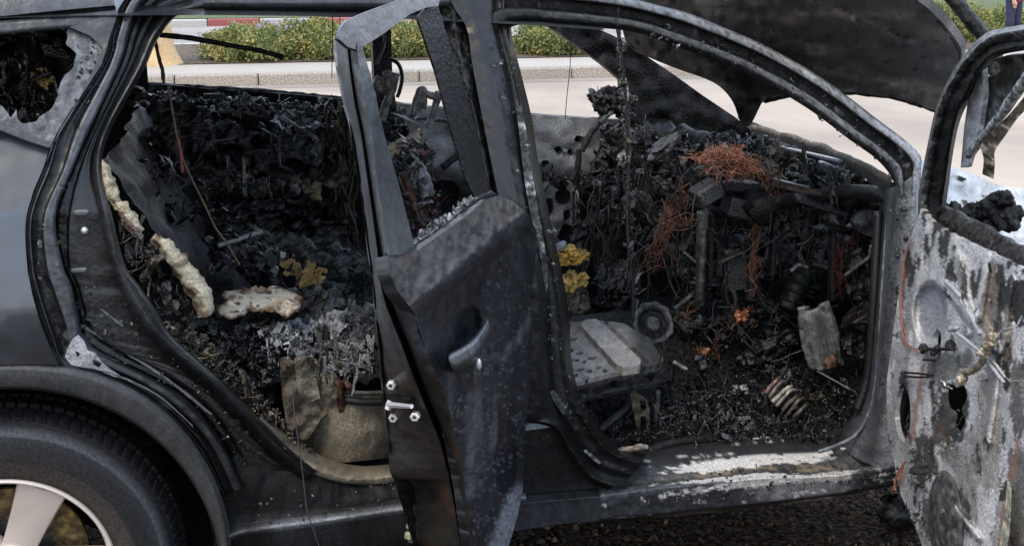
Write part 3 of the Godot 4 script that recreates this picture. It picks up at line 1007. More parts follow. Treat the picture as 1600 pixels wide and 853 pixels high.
	loft(mb, side, frac_rails(pairs, [-0.04, 0.06, 0.26, 0.32, 0.66, 0.72, 0.9, 1.0, 1.1]), [-0.03, -0.004, 0.004, -0.028, -0.034, -0.012, -0.016, -0.03, -0.10], [g(0.1), g(0.34, 0.1), g(0.10, 0.3), g(0.012), g(0.012), g(0.15, 0.3), g(0.08, 0.2), g(0.05), g(0.008)], 10, 0.009,
		func(w, col): return flecked(w, tone(col, 0.2 + 0.25 * s01(1.1, 1.3, w.x) + 0.9 * s01(1.2, 2.0, w.x)), g(0.5, 0.1), 0.06 + 0.2 * s01(1.75, 2.0, w.x)).lerp(g(0.015), s01(0.12, 0.3, n_fine.get_noise_3d(w.x * 1.4, w.y * 1.4, w.z * 1.4)) * 0.7), 3)
	part("windscreen_pillar", mb, M.scorched)
	mb = MB.new()
	loft(mb, side, [[1382, 296, 1394, 293, 1402, 290, 1415, 283, 1434, 270, 1440, 268], [1378, 350, 1389, 350, 1397, 350, 1412, 350, 1430, 350, 1438, 350], [1371, 426, 1383, 426, 1391, 426, 1406, 426, 1424, 426, 1434, 426], [1362, 520, 1375, 520, 1383, 520, 1397, 520, 1412, 520, 1426, 520], [1353, 600, 1367, 600, 1376, 600, 1389, 600, 1404, 600, 1420, 600], [1335, 645, 1356, 650, 1368, 652, 1384, 656, 1402, 660, 1418, 662], [1318, 668, 1342, 688, 1358, 694, 1380, 702, 1402, 710, 1418, 714], [1305, 690, 1332, 712, 1350, 722, 1376, 732, 1404, 742, 1418, 746]],
		[-0.16, -0.055, -0.02, -0.02, 0.0, -0.04], [g(0.012), g(0.12, 0.5), g(0.05, 0.3), g(0.17, 0.4), g(0.3, 0.2), g(0.1)], 10, 0.006, func(w, col): return flecked(w, col, g(0.5, 0.1), -0.1), 3)
	part("hinge_post", mb, M.scorched)
	mb = MB.new()
	cable(mb, [[1392, 300, 0.80], [1381, 430, 0.84], [1373, 560, 0.85], [1362, 635, 0.85], [1335, 682, 0.84], [1280, 706, 0.83]], 0.005, g(0.2, 0.5), 10, 6)
	cable(mb, [[1374, 330, 0.75], [1366, 470, 0.78], [1358, 580, 0.78], [1340, 640, 0.78]], 0.012, g(0.012), 10, 6)
	part("door_seal", mb, M.seal)
	for q in [[1414, 327], [1416, 372], [1404, 400], [1405, 455], [1396, 545]]:
		mb = MB.new()
		blob(mb, side(q[0], q[1], -0.012), Vector3(0.006, 0.006, 0.006), Basis.IDENTITY, 1, 0.2, g(0.03))
		part("hinge_bolt", mb, M.bolt)
	# centre pillar
	mb = MB.new()
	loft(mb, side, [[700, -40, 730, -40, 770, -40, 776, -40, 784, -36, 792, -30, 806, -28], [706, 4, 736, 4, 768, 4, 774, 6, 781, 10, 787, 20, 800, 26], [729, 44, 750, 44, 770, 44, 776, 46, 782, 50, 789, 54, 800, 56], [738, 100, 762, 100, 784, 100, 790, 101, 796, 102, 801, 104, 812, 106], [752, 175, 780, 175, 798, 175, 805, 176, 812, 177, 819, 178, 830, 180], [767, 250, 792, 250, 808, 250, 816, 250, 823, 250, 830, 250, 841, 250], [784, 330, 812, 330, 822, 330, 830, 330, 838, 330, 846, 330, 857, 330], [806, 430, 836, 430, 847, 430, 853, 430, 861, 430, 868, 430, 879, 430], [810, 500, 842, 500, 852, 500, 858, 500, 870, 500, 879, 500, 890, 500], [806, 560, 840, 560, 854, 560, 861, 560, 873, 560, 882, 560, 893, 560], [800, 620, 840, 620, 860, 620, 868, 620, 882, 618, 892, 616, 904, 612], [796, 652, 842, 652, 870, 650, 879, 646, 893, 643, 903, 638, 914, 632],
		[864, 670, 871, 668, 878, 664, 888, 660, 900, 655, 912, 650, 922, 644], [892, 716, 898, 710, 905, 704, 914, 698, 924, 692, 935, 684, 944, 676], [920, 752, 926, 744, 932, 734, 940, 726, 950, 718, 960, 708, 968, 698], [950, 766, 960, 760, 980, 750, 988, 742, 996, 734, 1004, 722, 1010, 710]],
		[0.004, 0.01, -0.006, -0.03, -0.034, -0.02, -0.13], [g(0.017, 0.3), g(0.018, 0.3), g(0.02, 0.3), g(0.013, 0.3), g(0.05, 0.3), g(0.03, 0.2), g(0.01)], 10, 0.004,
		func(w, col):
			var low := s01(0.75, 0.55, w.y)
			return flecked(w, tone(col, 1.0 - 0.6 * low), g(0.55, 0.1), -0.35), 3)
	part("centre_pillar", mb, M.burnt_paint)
	mb = MB.new()
	plate(mb, side, [676, -40, 790, -40, 796, 60, 806, 120, 826, 250, 842, 330, 858, 430, 846, 500, 800, 470, 764, 310, 724, 130, 700, 62, 684, 8], [], 12.0, -0.07, 0.004, func(w, _q): return soot(w, g(0.012)), 0.02)
	part("pillar_backing", mb, M.char)
	mb = MB.new()
	loft(mb, side, [[806, 165, 815, 165], [812, 215, 824, 215], [818, 270, 832, 270], [828, 330, 842, 330], [842, 390, 852, 390], [848, 430, 856, 430], [849, 480, 854, 480], [847, 505, 850, 505]], [-0.012, -0.02], [g(0.5, 0.1), g(0.4, 0.1)], 16, 0.012, func(w, col): return flecked(w, g(0.07), col, 0.42), 4)
	part("ash_crust", mb, M.ash)
	mb = MB.new()
	loft(mb, side, [[858, 612, 866, 610], [868, 632, 880, 628], [880, 648, 890, 644]], [-0.012, -0.02], [g(0.45, 0.1), g(0.35, 0.1)], 10, 0.01, func(w, col): return flecked(w, g(0.05), col, 0.4), 3)
	part("ash_crust", mb, M.ash)
	mb = MB.new()
	loft(mb, side, [[912, 704, 916, 702], [924, 716, 929, 713], [936, 726, 940, 723]], [-0.008, -0.012], [g(0.5, 0.1), g(0.4, 0.1)], 8, 0.004, func(w, col): return flecked(w, g(0.1), col, 0.4), 2)
	part("ash_crust", mb, M.ash)
	mb = MB.new()
	loft(mb, side, [[680, -12, 694, -12, 708, -14], [687, 10, 706, 10, 726, 30], [697, 50, 712, 48, 731, 62], [706, 90, 720, 92, 738, 106], [720, 135, 733, 140, 748, 158], [737, 195, 746, 198, 758, 214], [757, 285, 764, 287, 774, 302]], [-0.03, -0.004, -0.03], [g(0.006), g(0.045, 0.2), g(0.006)], 14, 0.02, func(w, col): return flecked(w, col, g(0.008), 0.05), 6)
	part("rubber_door_seal", mb, M.char)
	# crumbs of ash and blistered paint that cling to sills and frames
	mb = MB.new()
	for z in [[[100, 400, 180, 420, 230, 500, 320, 600, 420, 700, 400, 740, 300, 660, 200, 580, 130, 560], 260, -0.048], [[385, 770, 640, 750, 640, 800, 390, 835], 90, 0.0], [[840, 330, 866, 330, 880, 560, 920, 650, 905, 690, 860, 600, 845, 430], 160, -0.02], [[1000, 745, 1300, 715, 1390, 725, 1380, 750, 1100, 785, 1000, 790], 260, 0.0], [[960, 10, 1200, 80, 1400, 230, 1380, 260, 1180, 110, 960, 40], 220, -0.015], [[1395, 300, 1425, 300, 1400, 600, 1375, 600], 90, -0.012], [[120, 60, 200, 20, 170, 100, 110, 260, 60, 330, 50, 440, 80, 460, 110, 300], 160, -0.01], [[760, 60, 800, 60, 826, 250, 840, 330, 800, 320, 770, 150], 90, 0.008]]:
		var zone := pts2(z[0])
		var got := 0
		while got < z[1]:
			var q := Vector2(rng.randf_range(40, 1430), rng.randf_range(0, 840))
			if not Geometry2D.is_point_in_polygon(q, zone):
				continue
			got += 1
			var at := side(q.x, q.y, z[2])
			var sz := 0.0012 + 0.0036 * pow(rng.randf(), 3.0)
			if rng.randf() < 0.5:
				blob(mb, at, Vector3(sz, sz * 0.6, sz), any_turn(), 0, 0.4, g([0.012, 0.03, 0.11, 0.2, 0.01][rng.randi() % 5]), 3.0)
			else:
				crumple(mb, at, any_turn(), sz * 3.0, sz * 2.0, 2, sz, g([0.02, 0.05, 0.14, 0.26, 0.012][rng.randi() % 5]))
	tag(part("ash_flakes", mb, M.ash, null, true), "", "", "", "stuff")
	for q in [[1244, 121], [1307, 160], [1361, 200], [1405, 238], [1180, 84], [1110, 52], [1040, 26]]:
		mb = MB.new()
		blob(mb, side(q[0], q[1], -0.012), Vector3(0.0045, 0.0045, 0.003), Basis.IDENTITY, 1, 0.1, g(0.01))
		part("rivet", mb, M.char)
	# roof, far roof edge and the bulkhead of the load bay close the box
	# (their inner faces are sooted black)

func build_wheel() -> void:
	var c := Vector3(0, 0.36, 0)
	var liner := MB.new()
	lathe(liner, [0.418, 0.84, 0.425, 0.6, 0.41, 0.52, 0.0, 0.51], c, 48, [g(0.012)], deg_to_rad(-30), deg_to_rad(215))
	part("wheel_well", liner, M.char)
	var w := node("rear_wheel", car)
	var ty := MB.new()
	lathe(ty, [0.215, 0.80, 0.219, 0.893, 0.226, 0.902, 0.236, 0.904, 0.262, 0.911, 0.268, 0.913, 0.272, 0.911, 0.296, 0.909, 0.312, 0.902, 0.316, 0.904, 0.322, 0.898, 0.334, 0.884, 0.345, 0.862, 0.350, 0.84, 0.352, 0.75, 0.350, 0.70, 0.335, 0.665, 0.26, 0.655],
		c, 120, [g(0.02), g(0.02), Color(0.05, 0.04, 0.034), Color(0.058, 0.047, 0.04), Color(0.05, 0.043, 0.037), Color(0.022, 0.022, 0.022), Color(0.02, 0.02, 0.021), Color(0.022, 0.023, 0.024), Color(0.03, 0.032, 0.036), Color(0.07, 0.077, 0.09), Color(0.07, 0.077, 0.09), Color(0.02, 0.022, 0.027), Color(0.02, 0.02, 0.024), Color(0.012, 0.012, 0.014), Color(0.012, 0.012, 0.014), g(0.01), g(0.01), g(0.01)])
	part("tyre", ty, M.rubber, w)
	var tb := MB.new()
	for k in 92:
		var a := TAU * k / 92
		var dir := Vector3(cos(a), sin(a), 0)
		var bs := Basis(Vector3(-sin(a), cos(a), 0), dir, Vector3(0, 0, 1))
		bs = Basis(bs.x.rotated(dir, 0.2), bs.y, bs.z.rotated(dir, 0.2))
		cbox(tb, Transform3D(Basis(dir.cross(Vector3(0, 0, 1)), 0.35) * bs, c + dir * 0.345 + Vector3(0, 0, 0.858)), Vector3(0.0145, 0.010, 0.034), Color(0.010, 0.011, 0.014), 0.002)
		for z in [0.805, 0.75, 0.695]:
			cbox(tb, Transform3D(bs, c + dir * 0.354 + Vector3(0, 0, z)), Vector3(0.019, 0.012, 0.04), Color(0.008, 0.008, 0.011), 0.002)
	part("tread", tb, M.rubber, w, true)
	var rm := MB.new()
	lathe(rm, [0.222, 0.890, 0.2215, 0.900, 0.219, 0.905, 0.215, 0.905, 0.212, 0.900, 0.209, 0.890, 0.203, 0.872, 0.197, 0.845, 0.196, 0.835], c, 110, [Color(0.55, 0.48, 0.44)])
	part("rim", rm, M.alloy, w)
	var br := MB.new()
	lathe(br, [0.196, 0.835, 0.19, 0.80, 0.188, 0.70], c, 80, [g(0.03)])
	part("rim_barrel", br, M.bolt, w)
	for k in 5:
		var a := deg_to_rad(66.0 + 72.0 * k)
		var d := Vector3(cos(a), sin(a), 0)
		var t := Vector3(sin(a), -cos(a), 0)
		var sp := MB.new()
		var rows := [[0.03, 0.034, 0.852], [0.07, 0.037, 0.858], [0.12, 0.042, 0.868], [0.17, 0.048, 0.880], [0.208, 0.053, 0.892]]
		for r in rows:
			for q in [[-1.0, -0.035], [-0.97, -0.006], [-0.86, 0.0], [0.0, 0.002], [0.86, 0.0], [0.97, -0.006], [1.0, -0.035]]:
				sp.p(c + d * r[0] + t * q[0] * r[1] + Vector3(0, 0, r[2] + q[1]), tone(Color(0.53, 0.46, 0.405), 1.0 + 0.25 * n_mid.get_noise_2d(r[0] * 2.0, k + q[0] * 0.1)))
		for j in rows.size() - 1:
			for i in 6:
				var p0 := j * 7 + i
				sp.quad(p0, p0 + 1, p0 + 8, p0 + 7)
		part("spoke", sp, M.alloy, w)
	var hub := MB.new()
	lathe(hub, [0.055, 0.83, 0.055, 0.862, 0.045, 0.868, 0.0, 0.87], c, 32, [Color(0.6, 0.56, 0.54)])
	part("hub_cap", hub, M.alloy, w)
	var bd := MB.new()
	lathe(bd, [0.155, 0.775, 0.155, 0.785, 0.152, 0.788, 0.09, 0.788, 0.088, 0.795, 0.0, 0.797], c, 64, [Color(0.24, 0.15, 0.05), Color(0.24, 0.15, 0.05), Color(0.3, 0.19, 0.06), Color(0.26, 0.17, 0.06), Color(0.06, 0.055, 0.05), Color(0.06, 0.055, 0.05)])
	part("brake_disc", bd, M.bare_metal, w)

func sheet_grid(mb: MB, a: Vector3, b: Vector3, d: Vector3, e: Vector3, nu: int, nv: int, amp: float, look: Callable) -> void:
	# a four-cornered sheet with dents
	var first := mb.v.size()
	var nrm := (b - a).cross(e - a).normalized()
	for j in nv + 1:
		for i in nu + 1:
			var u := float(i) / nu
			var v := float(j) / nv
			var q := a.lerp(b, u).lerp(e.lerp(d, u), v)
			q += nrm * amp * (n_big.get_noise_3d(q.x * 1.2, q.y * 1.2, q.z * 1.2) + 0.5 * n_mid.get_noise_3d(q.x * 0.8, q.y * 0.8, q.z * 0.8))
			mb.p(q, look.call(q, Color.WHITE))
	for j in nv:
		for i in nu:
			var k := first + j * (nu + 1) + i
			mb.quad(k, k + 1, k + nu + 2, k + nu + 1)

func build_shell() -> void:
	var dark := func(w, _c): return soot(w, g(0.02, 0.2))
	var mb := MB.new()
	# roof panel, crowned
	for j in 13:
		for i in 17:
			var x := lerpf(-0.85, 1.32, i / 16.0)
			var z := lerpf(-0.76, 0.76, j / 12.0)
			mb.p(Vector3(x, 1.60 - 0.10 * pow(z / 0.76, 2) - 0.05 * pow((x - 0.3) / 1.1, 2), z), soot(Vector3(x, 1.6, z), g(0.05, 0.4)))
	for j in 12:
		for i in 16:
			var k := j * 17 + i
			mb.quad(k, k + 1, k + 18, k + 17)
	part("roof", mb, M.burnt_paint)
	# floor with a tunnel down the middle, tailgate, bulkhead
	mb = MB.new()
	for j in 41:
		for i in 61:
			var x := lerpf(-0.9, 2.32, i / 60.0)
			var z := lerpf(-0.84, 0.80, j / 40.0)
			var y := 0.385 + 0.2 * exp(-pow(z / 0.16, 2)) * s01(2.3, 1.6, x) + 0.016 * n_mid.get_noise_3d(x, 0, z) + 0.05 * s01(2.05, 2.3, x)
			if x < 0.62:
				y += 0.2 * s01(0.62, 0.5, x)
			mb.p(Vector3(x, y, z), flecked(Vector3(x, y, z), g(0.03, 0.1), g(0.16, -0.1), -0.1))
	for j in 40:
		for i in 60:
			var k := j * 61 + i
			mb.quad(k, k + 1, k + 62, k + 61)
	part("floor_pan", mb, M.char)
	mb = MB.new()
	sheet_grid(mb, Vector3(-0.86, 0.45, -0.82), Vector3(-0.86, 0.45, 0.8), Vector3(-0.62, 1.5, 0.7), Vector3(-0.62, 1.5, -0.7), 14, 12, 0.02, dark)
	part("tailgate", mb, M.char)
	mb = MB.new()
	sheet_grid(mb, Vector3(2.32, 0.30, -0.92), Vector3(2.32, 0.30, 0.84), Vector3(2.30, 0.98, 0.74), Vector3(2.38, 1.02, -0.92), 22, 14, 0.03, dark)
	part("bulkhead", mb, M.char)
	# far side: rear quarter, rear door, centre pillar, front door, windscreen pillar
	var fz := func(x, y, o): return zp(x, y, -0.82 + o)
	mb = MB.new()
	sheet_grid(mb, Vector3(-0.9, 0.36, -0.86), Vector3(0.27, 0.36, -0.86), Vector3(0.27, 1.5, -0.74), Vector3(-0.66, 1.5, -0.74), 20, 18, 0.03, dark)
	part("far_rear_quarter", mb, M.char)
	mb = MB.new()
	plate(mb, fz, [196, 131, 260, 132, 330, 139, 400, 143, 480, 149, 560, 158, 600, 164, 620, 540, 330, 540, 190, 480], [], 13.0, 0.0, 0.05,
		func(w, q): return flecked(w, g(0.022, 0.3), g(0.13, 0.2), -0.12 + 0.12 * s01(190, 140, q.y)), 0.05)
	var fd := part("far_rear_door", mb, M.char)
	mb = MB.new()
	for q in [[400, 260, 452, 265, 470, 300], [300, 180, 380, 176, 470, 200]]:
		cable(mb, [[q[0], q[1], -0.74], [q[2], q[3], -0.73], [q[4], q[5], -0.75]], 0.006, g(0.12, 0.2), 8, 6, 0.4)
	cable(mb, [[445, 306, -0.70], [455, 316, -0.69], [478, 313, -0.69], [512, 306, -0.7]], 0.007, g(0.35, 0.3), 8, 8, 0.2)
	part("pull_handle", mb, M.bare_metal, fd)
	mb = MB.new()
	cable(mb, [[196, 131, -0.84], [300, 137, -0.84], [400, 143, -0.84], [480, 150, -0.84], [600, 163, -0.84]], 0.012, g(0.025, 0.1), 12, 6, 0.5)
	cable(mb, [[215, 148, -0.76], [300, 158, -0.77], [380, 160, -0.76], [450, 168, -0.77], [540, 178, -0.77]], 0.010, g(0.07, 0.1), 12, 6, 0.9)
	cable(mb, [[205, 160, -0.74], [280, 168, -0.74], [360, 178, -0.75], [450, 176, -0.74], [545, 188, -0.74]], 0.009, g(0.05, -0.2), 12, 6, 0.9)
	part("window_rail", mb, M.char, fd)
	mb = MB.new()
	sheet_grid(mb, Vector3(0.27, 0.36, -0.9), Vector3(2.4, 0.36, -0.9), Vector3(2.4, 0.98, -0.89), Vector3(0.27, 1.18, -0.89), 20, 10, 0.01, dark)
	part("far_door_skin", mb, M.char)
	mb = MB.new()
	plate(mb, fz, [578, -20, 610, -20, 611, 60, 613, 120, 622, 190, 640, 300, 650, 560, 600, 560, 598, 300, 594, 200, 584, 120], [], 8.0, 0.03, 0.02, func(w, _q): return soot(w, g(0.028, 0.3)), 0.06)
	part("far_centre_pillar", mb, M.char)
	mb = MB.new()
	plate(mb, fz, [612, 160, 700, 170, 820, 178, 975, 188, 1010, 200, 1030, 480, 900, 520, 630, 520], [[676, 292, 690, 282, 708, 284, 718, 300, 712, 320, 694, 330, 680, 318], [866, 232, 874, 228, 880, 236, 872, 242], [846, 252, 856, 250, 858, 258, 848, 262], [886, 236, 892, 232, 896, 240, 890, 244], [900, 212, 912, 214, 908, 224, 898, 220]], 11.0, 0.0, 0.035,
		func(w, q):
			var upper := s01(290, 240, q.y) * s01(960, 900, q.x)
			return flecked(w, g(0.02 + 0.26 * upper, 0.1), g(0.03, 0.0), -0.08), 0.04)
	var ff := part("far_front_door", mb, M.scorched)
	mb = MB.new()
	plate(mb, fz, [842, 300, 852, 286, 872, 280, 892, 284, 904, 300, 906, 330, 896, 352, 880, 350, 870, 370, 884, 386, 876, 398, 858, 392, 850, 360, 846, 330], [[868, 300, 882, 294, 893, 304, 890, 318, 876, 320, 868, 312], [852, 312, 862, 310, 866, 330, 856, 338], [880, 330, 890, 328, 892, 342, 882, 346]], 6.0, 0.08, 0.03, func(w, _q): return flecked(w, g(0.27, 0.1), g(0.03), 0.06), 0.02)
	part("window_winder_bracket", mb, M.scorched, ff)
	mb = MB.new()
	cable(mb, [[612, 163, -0.84], [700, 172, -0.84], [820, 180, -0.84], [980, 192, -0.84]], 0.011, Color(0.05, 0.03, 0.025), 10, 6, 0.5)
	cable(mb, [[620, 178, -0.78], [720, 190, -0.78], [820, 186, -0.78]], 0.008, g(0.16, 0.1), 8, 6, 0.5)
	cable(mb, [[690, 262, -0.76], [730, 238, -0.76], [760, 268, -0.76]], 0.012, g(0.05), 8, 6, 0.3)
	part("door_ledge", mb, M.char, ff)
	mb = MB.new()
	plate(mb, fz, [800, 8, 838, 12, 900, 30, 960, 56, 1002, 82, 1050, 114, 1100, 150, 1148, 182, 1176, 205, 1170, 250, 980, 250, 974, 186, 973, 127, 944, 102, 908, 76, 872, 50, 836, 30, 800, 30], [], 9.0, 0.0, 0.03, func(w, _q): return soot(w, g(0.009, 0.3)), 0.06)
	part("far_windscreen_pillar", mb, M.char)
	mb = MB.new()
	plate(mb, fz, [-120, -60, 820, -60, 840, 12, 800, 4, 600, -14, 200, -30, -120, -40], [], 30.0, 0.08, 0.01, func(w, _q): return soot(w, g(0.02, 0.2)), 0.05)
	part("far_roof_rail", mb, M.char)
	# scuttle below the windscreen, running across the car
	mb = MB.new()
	var n := 40
	var rows := [[0.006, 0.026, 0.05], [0.0, 0.028, 0.4], [-0.006, 0.021, 0.3], [-0.008, 0.012, 0.06], [-0.008, -0.01, 0.02]]
	var a := zp(1178, 186, -0.80)
	var b := zp(1398, 268, 0.72)
	for k in n + 1:
		var t := float(k) / n
		var q := a.lerp(b, t) + Vector3(0.05 * sin(PI * t), 0, 0)
		for r in rows:
			var w := q + Vector3(r[0], r[1] - 0.045, 0) + Vector3(0.006, 0.006, 0) * n_big.get_noise_3d(q.x, q.z * 2.0, r[1])
			mb.p(w, flecked(w, Color(0.55, 0.42, 0.28) * r[2], g(0.02), 0.12))
	for k in n:
		for i in 4:
			var p0 := k * 5 + i
			mb.quad(p0, p0 + 1, p0 + 6, p0 + 5)
	part("scuttle_panel", mb, M.ash)
	# wing and engine bay beside the bonnet
	mb = MB.new()
	plate(mb, on_plane(Vector3(2.3, 1.0, 0.75), Vector3(0.12, 1.0, 0.22).normalized()), [1440, 250, 1478, 258, 1496, 264, 1530, 275, 1562, 289, 1620, 297, 1720, 320, 1720, 480, 1600, 440, 1480, 372, 1440, 330], [], 9.0, 0.0, 0.02, func(w, _q): return flecked(w, g(0.48), g(0.05), 0.06), 0.01)
	part("front_wing", mb, M.scorched)
	mb = MB.new()
	sheet_grid(mb, Vector3(2.05, 0.45, 0.88), Vector3(3.0, 0.45, 0.86), Vector3(3.0, 0.74, 0.84), Vector3(2.12, 0.96, 0.86), 16, 8, 0.02, func(w, _c): return flecked(w, g(0.3, 0.1), g(0.05), 0.1))
	sheet_grid(mb, Vector3(3.0, 0.45, 0.86), Vector3(3.0, 0.45, -0.86), Vector3(3.0, 0.62, -0.82), Vector3(3.0, 0.74, 0.84), 12, 8, 0.02, func(w, _c): return flecked(w, g(0.2, 0.1), g(0.05), 0.1))
	part("front_end", mb, M.ash)

func build_hood() -> void:
	var pa := zp(1165, 192, -0.62)
	var pb := zp(1465, 172, 0.55)
	var pc := zp(1020, 90, -0.60)
	var surf := plane3(pa, pc, pb)
	var mb := MB.new()
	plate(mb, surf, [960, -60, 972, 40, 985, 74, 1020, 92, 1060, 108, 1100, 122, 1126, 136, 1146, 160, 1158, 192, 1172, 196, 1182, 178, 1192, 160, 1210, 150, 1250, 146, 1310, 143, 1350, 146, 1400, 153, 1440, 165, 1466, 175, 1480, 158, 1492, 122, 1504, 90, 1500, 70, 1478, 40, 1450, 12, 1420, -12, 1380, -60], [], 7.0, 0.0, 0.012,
		func(w, q):
			var s := n_big.get_noise_3d(w.x * 1.6, w.y * 5.0, w.z * 1.0) + 0.35 * n_fine.get_noise_3d(w.x * 0.5, w.y * 1.2, w.z * 0.4)
			var col := Color(0.13, 0.125, 0.125).lerp(Color(0.34, 0.30, 0.25), s01(0.0, 0.4, s))
			col = col.lerp(Color(0.045, 0.046, 0.052), s01(0.0, -0.4, n_big.get_noise_3d(w.x * 1.4, w.y, w.z * 1.4)))
			col = col.lerp(Color(0.26, 0.25, 0.24), 0.75 * s01(90, 10, Geometry2D.get_closest_point_to_segment(q, Vector2(1400, -30), Vector2(1500, 95)).distance_to(q)) * s01(-0.4, 0.2, s))  # lighter sheen along the right edge, painted into the colour
			var rim := s01(26, 6, absf(q.y - (146.0 + maxf(0.0, q.x - 1340.0) * 0.18))) * s01(1290, 1340, q.x)
			return col.lerp(Color(0.22, 0.2, 0.17), rim * s01(-0.2, 0.4, n_mid.get_noise_3d(w.x * 1.6, w.y * 1.6, w.z * 1.6)) * 0.8), 0.02, true,
		func(q, _w): 
			var o := -0.05 * sin(clampf((q.x - 1000.0) / 480.0, 0, 1) * PI) * s01(200, -40, q.y)
			for rb in [[1180, 30, 1420, 128], [1250, -20, 1462, 70], [1120, 90, 1330, 132], [1185, 150, 1140, 60]]:
				o += 0.010 * s01(13, 5, Geometry2D.get_closest_point_to_segment(q, Vector2(rb[0], rb[1]), Vector2(rb[2], rb[3])).distance_to(q))
			return o)
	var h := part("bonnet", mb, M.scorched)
	tag(h, "burnt bonnet thrown back over the windscreen opening")
	mb = MB.new()
	var e := PackedVector3Array()
	for q in [[1196, 157], [1250, 145], [1320, 143], [1390, 150], [1440, 163], [1466, 173]]:
		e.append(surf.call(q[0], q[1], 0.004))
	tube(mb, curve3(e, 8), 0.009, 0.008, 8, Color(0.09, 0.07, 0.05), 0.4)
	e = PackedVector3Array()
	for q in [[1466, 173], [1492, 122], [1503, 88], [1478, 42], [1420, -10]]:
		e.append(surf.call(q[0], q[1], 0.004))
	tube(mb, curve3(e, 8), 0.006, 0.006, 8, Color(0.1, 0.095, 0.09), 0.3)
	part("folded_edge", mb, M.char, h)
	mb = MB.new()
	tube(mb, path([[1455, -45, 0.30], [1490, -2, 0.34], [1520, 34, 0.38], [1552, 78, 0.42], [1560, 140, 0.46]], 8), 0.036, 0.03, 10, g(0.02, 0.1), 0.4, 0.6)
	tube(mb, path([[1432, -20, 0.30], [1442, 6, 0.32], [1440, 18, 0.33]], 6), 0.012, 0.008, 8, Color(0.05, 0.045, 0.035), 0.4)
	part("bonnet_hinge_arm", mb, M.char, h)

# ---------------------------------------------------------------- rear door, swung out from the centre pillar
func skin_look(w: Vector3, q: Vector2) -> Color:
	var e := Vector3(-cos(deg_to_rad(63.0)), 0, sin(deg_to_rad(63.0)))
	var u := w.dot(e)
	var broad := n_big.get_noise_3d(u * 1.4, w.y * 1.2, 9.0)
	var mid := n_mid.get_noise_3d(u * 1.2, w.y * 0.5, 3.0)
	var fine := n_fine.get_noise_3d(u * 1.0, w.y * 0.5, 3.0)
	var col := Color(0.026, 0.027, 0.032).lerp(Color(0.044, 0.045, 0.051), s01(-0.3, 0.4, broad))
	# scuffs: from, to, half width, tone, strength
	for r in [[800, 545, 828, 498, 7, 0.20, 0.5], [784, 560, 812, 520, 6, 0.19, 0.4], [742, 620, 736, 770, 16, 0.15, 0.55], [776, 620, 768, 700, 7, 0.17, 0.45], [700, 560, 704, 640, 12, 0.11, 0.5], [742, 560, 750, 690, 8, 0.13, 0.4], [664, 440, 700, 420, 22, 0.12, 0.6], [800, 360, 815, 430, 14, 0.09, 0.5], [752, 720, 750, 850, 8, 0.05, 0.5], [684, 470, 660, 500, 10, 0.05, 0.5], [756, 560, 790, 556, 5, 0.16, 0.3]]:
		var d := Geometry2D.get_closest_point_to_segment(q, Vector2(r[0], r[1]), Vector2(r[2], r[3])).distance_to(q)
		col = col.lerp(g(r[5], 0.5), s01(r[4], r[4] * 0.2, d + 9.0 * mid + 4.0 * fine) * r[6])
	# shading of the crease put into the colour: lighter above, darker below
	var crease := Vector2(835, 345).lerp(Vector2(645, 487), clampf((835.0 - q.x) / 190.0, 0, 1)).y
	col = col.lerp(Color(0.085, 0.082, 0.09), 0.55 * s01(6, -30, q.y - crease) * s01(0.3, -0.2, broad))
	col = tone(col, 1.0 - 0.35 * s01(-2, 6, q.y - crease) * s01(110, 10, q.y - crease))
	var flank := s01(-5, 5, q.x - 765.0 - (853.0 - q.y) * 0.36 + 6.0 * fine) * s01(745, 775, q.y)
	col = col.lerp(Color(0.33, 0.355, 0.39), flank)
	var tail := s01(1.1, 0.6, Vector2((q.x - 793.0) / 18.0, (q.y - 726.0) / 46.0).length() + 0.9 * mid + 0.5 * fine)
	col = col.lerp(Color(0.012, 0.013, 0.022), tail * 0.85)
	var pit := n_fine.get_noise_3d(u * 2.4, w.y * 1.5, 31.0)
	col = col.lerp(Color(0.15, 0.15, 0.155), s01(0.33, 0.40, pit) * s01(-0.1, 0.2, broad) * 0.45)
	col = col.lerp(Color(0.012, 0.012, 0.015), s01(0.27, 0.33, n_fine.get_noise_3d(u * 1.6, w.y * 1.0, 41.0)) * 0.45)
	col = col.lerp(Color(0.16, 0.165, 0.175), s01(0.34, 0.40, n_fine.get_noise_3d(u * 3.2, w.y * 0.16, 51.0)) * s01(1.05, 0.85, w.y) * 0.7)
	col = col.lerp(Color(0.13, 0.065, 0.04), s01(0.3, 0.42, n_mid.get_noise_3d(u * 1.0, w.y * 0.6, 61.0)) * 0.18)
	return tone(col, 1.0 + 0.35 * fine)
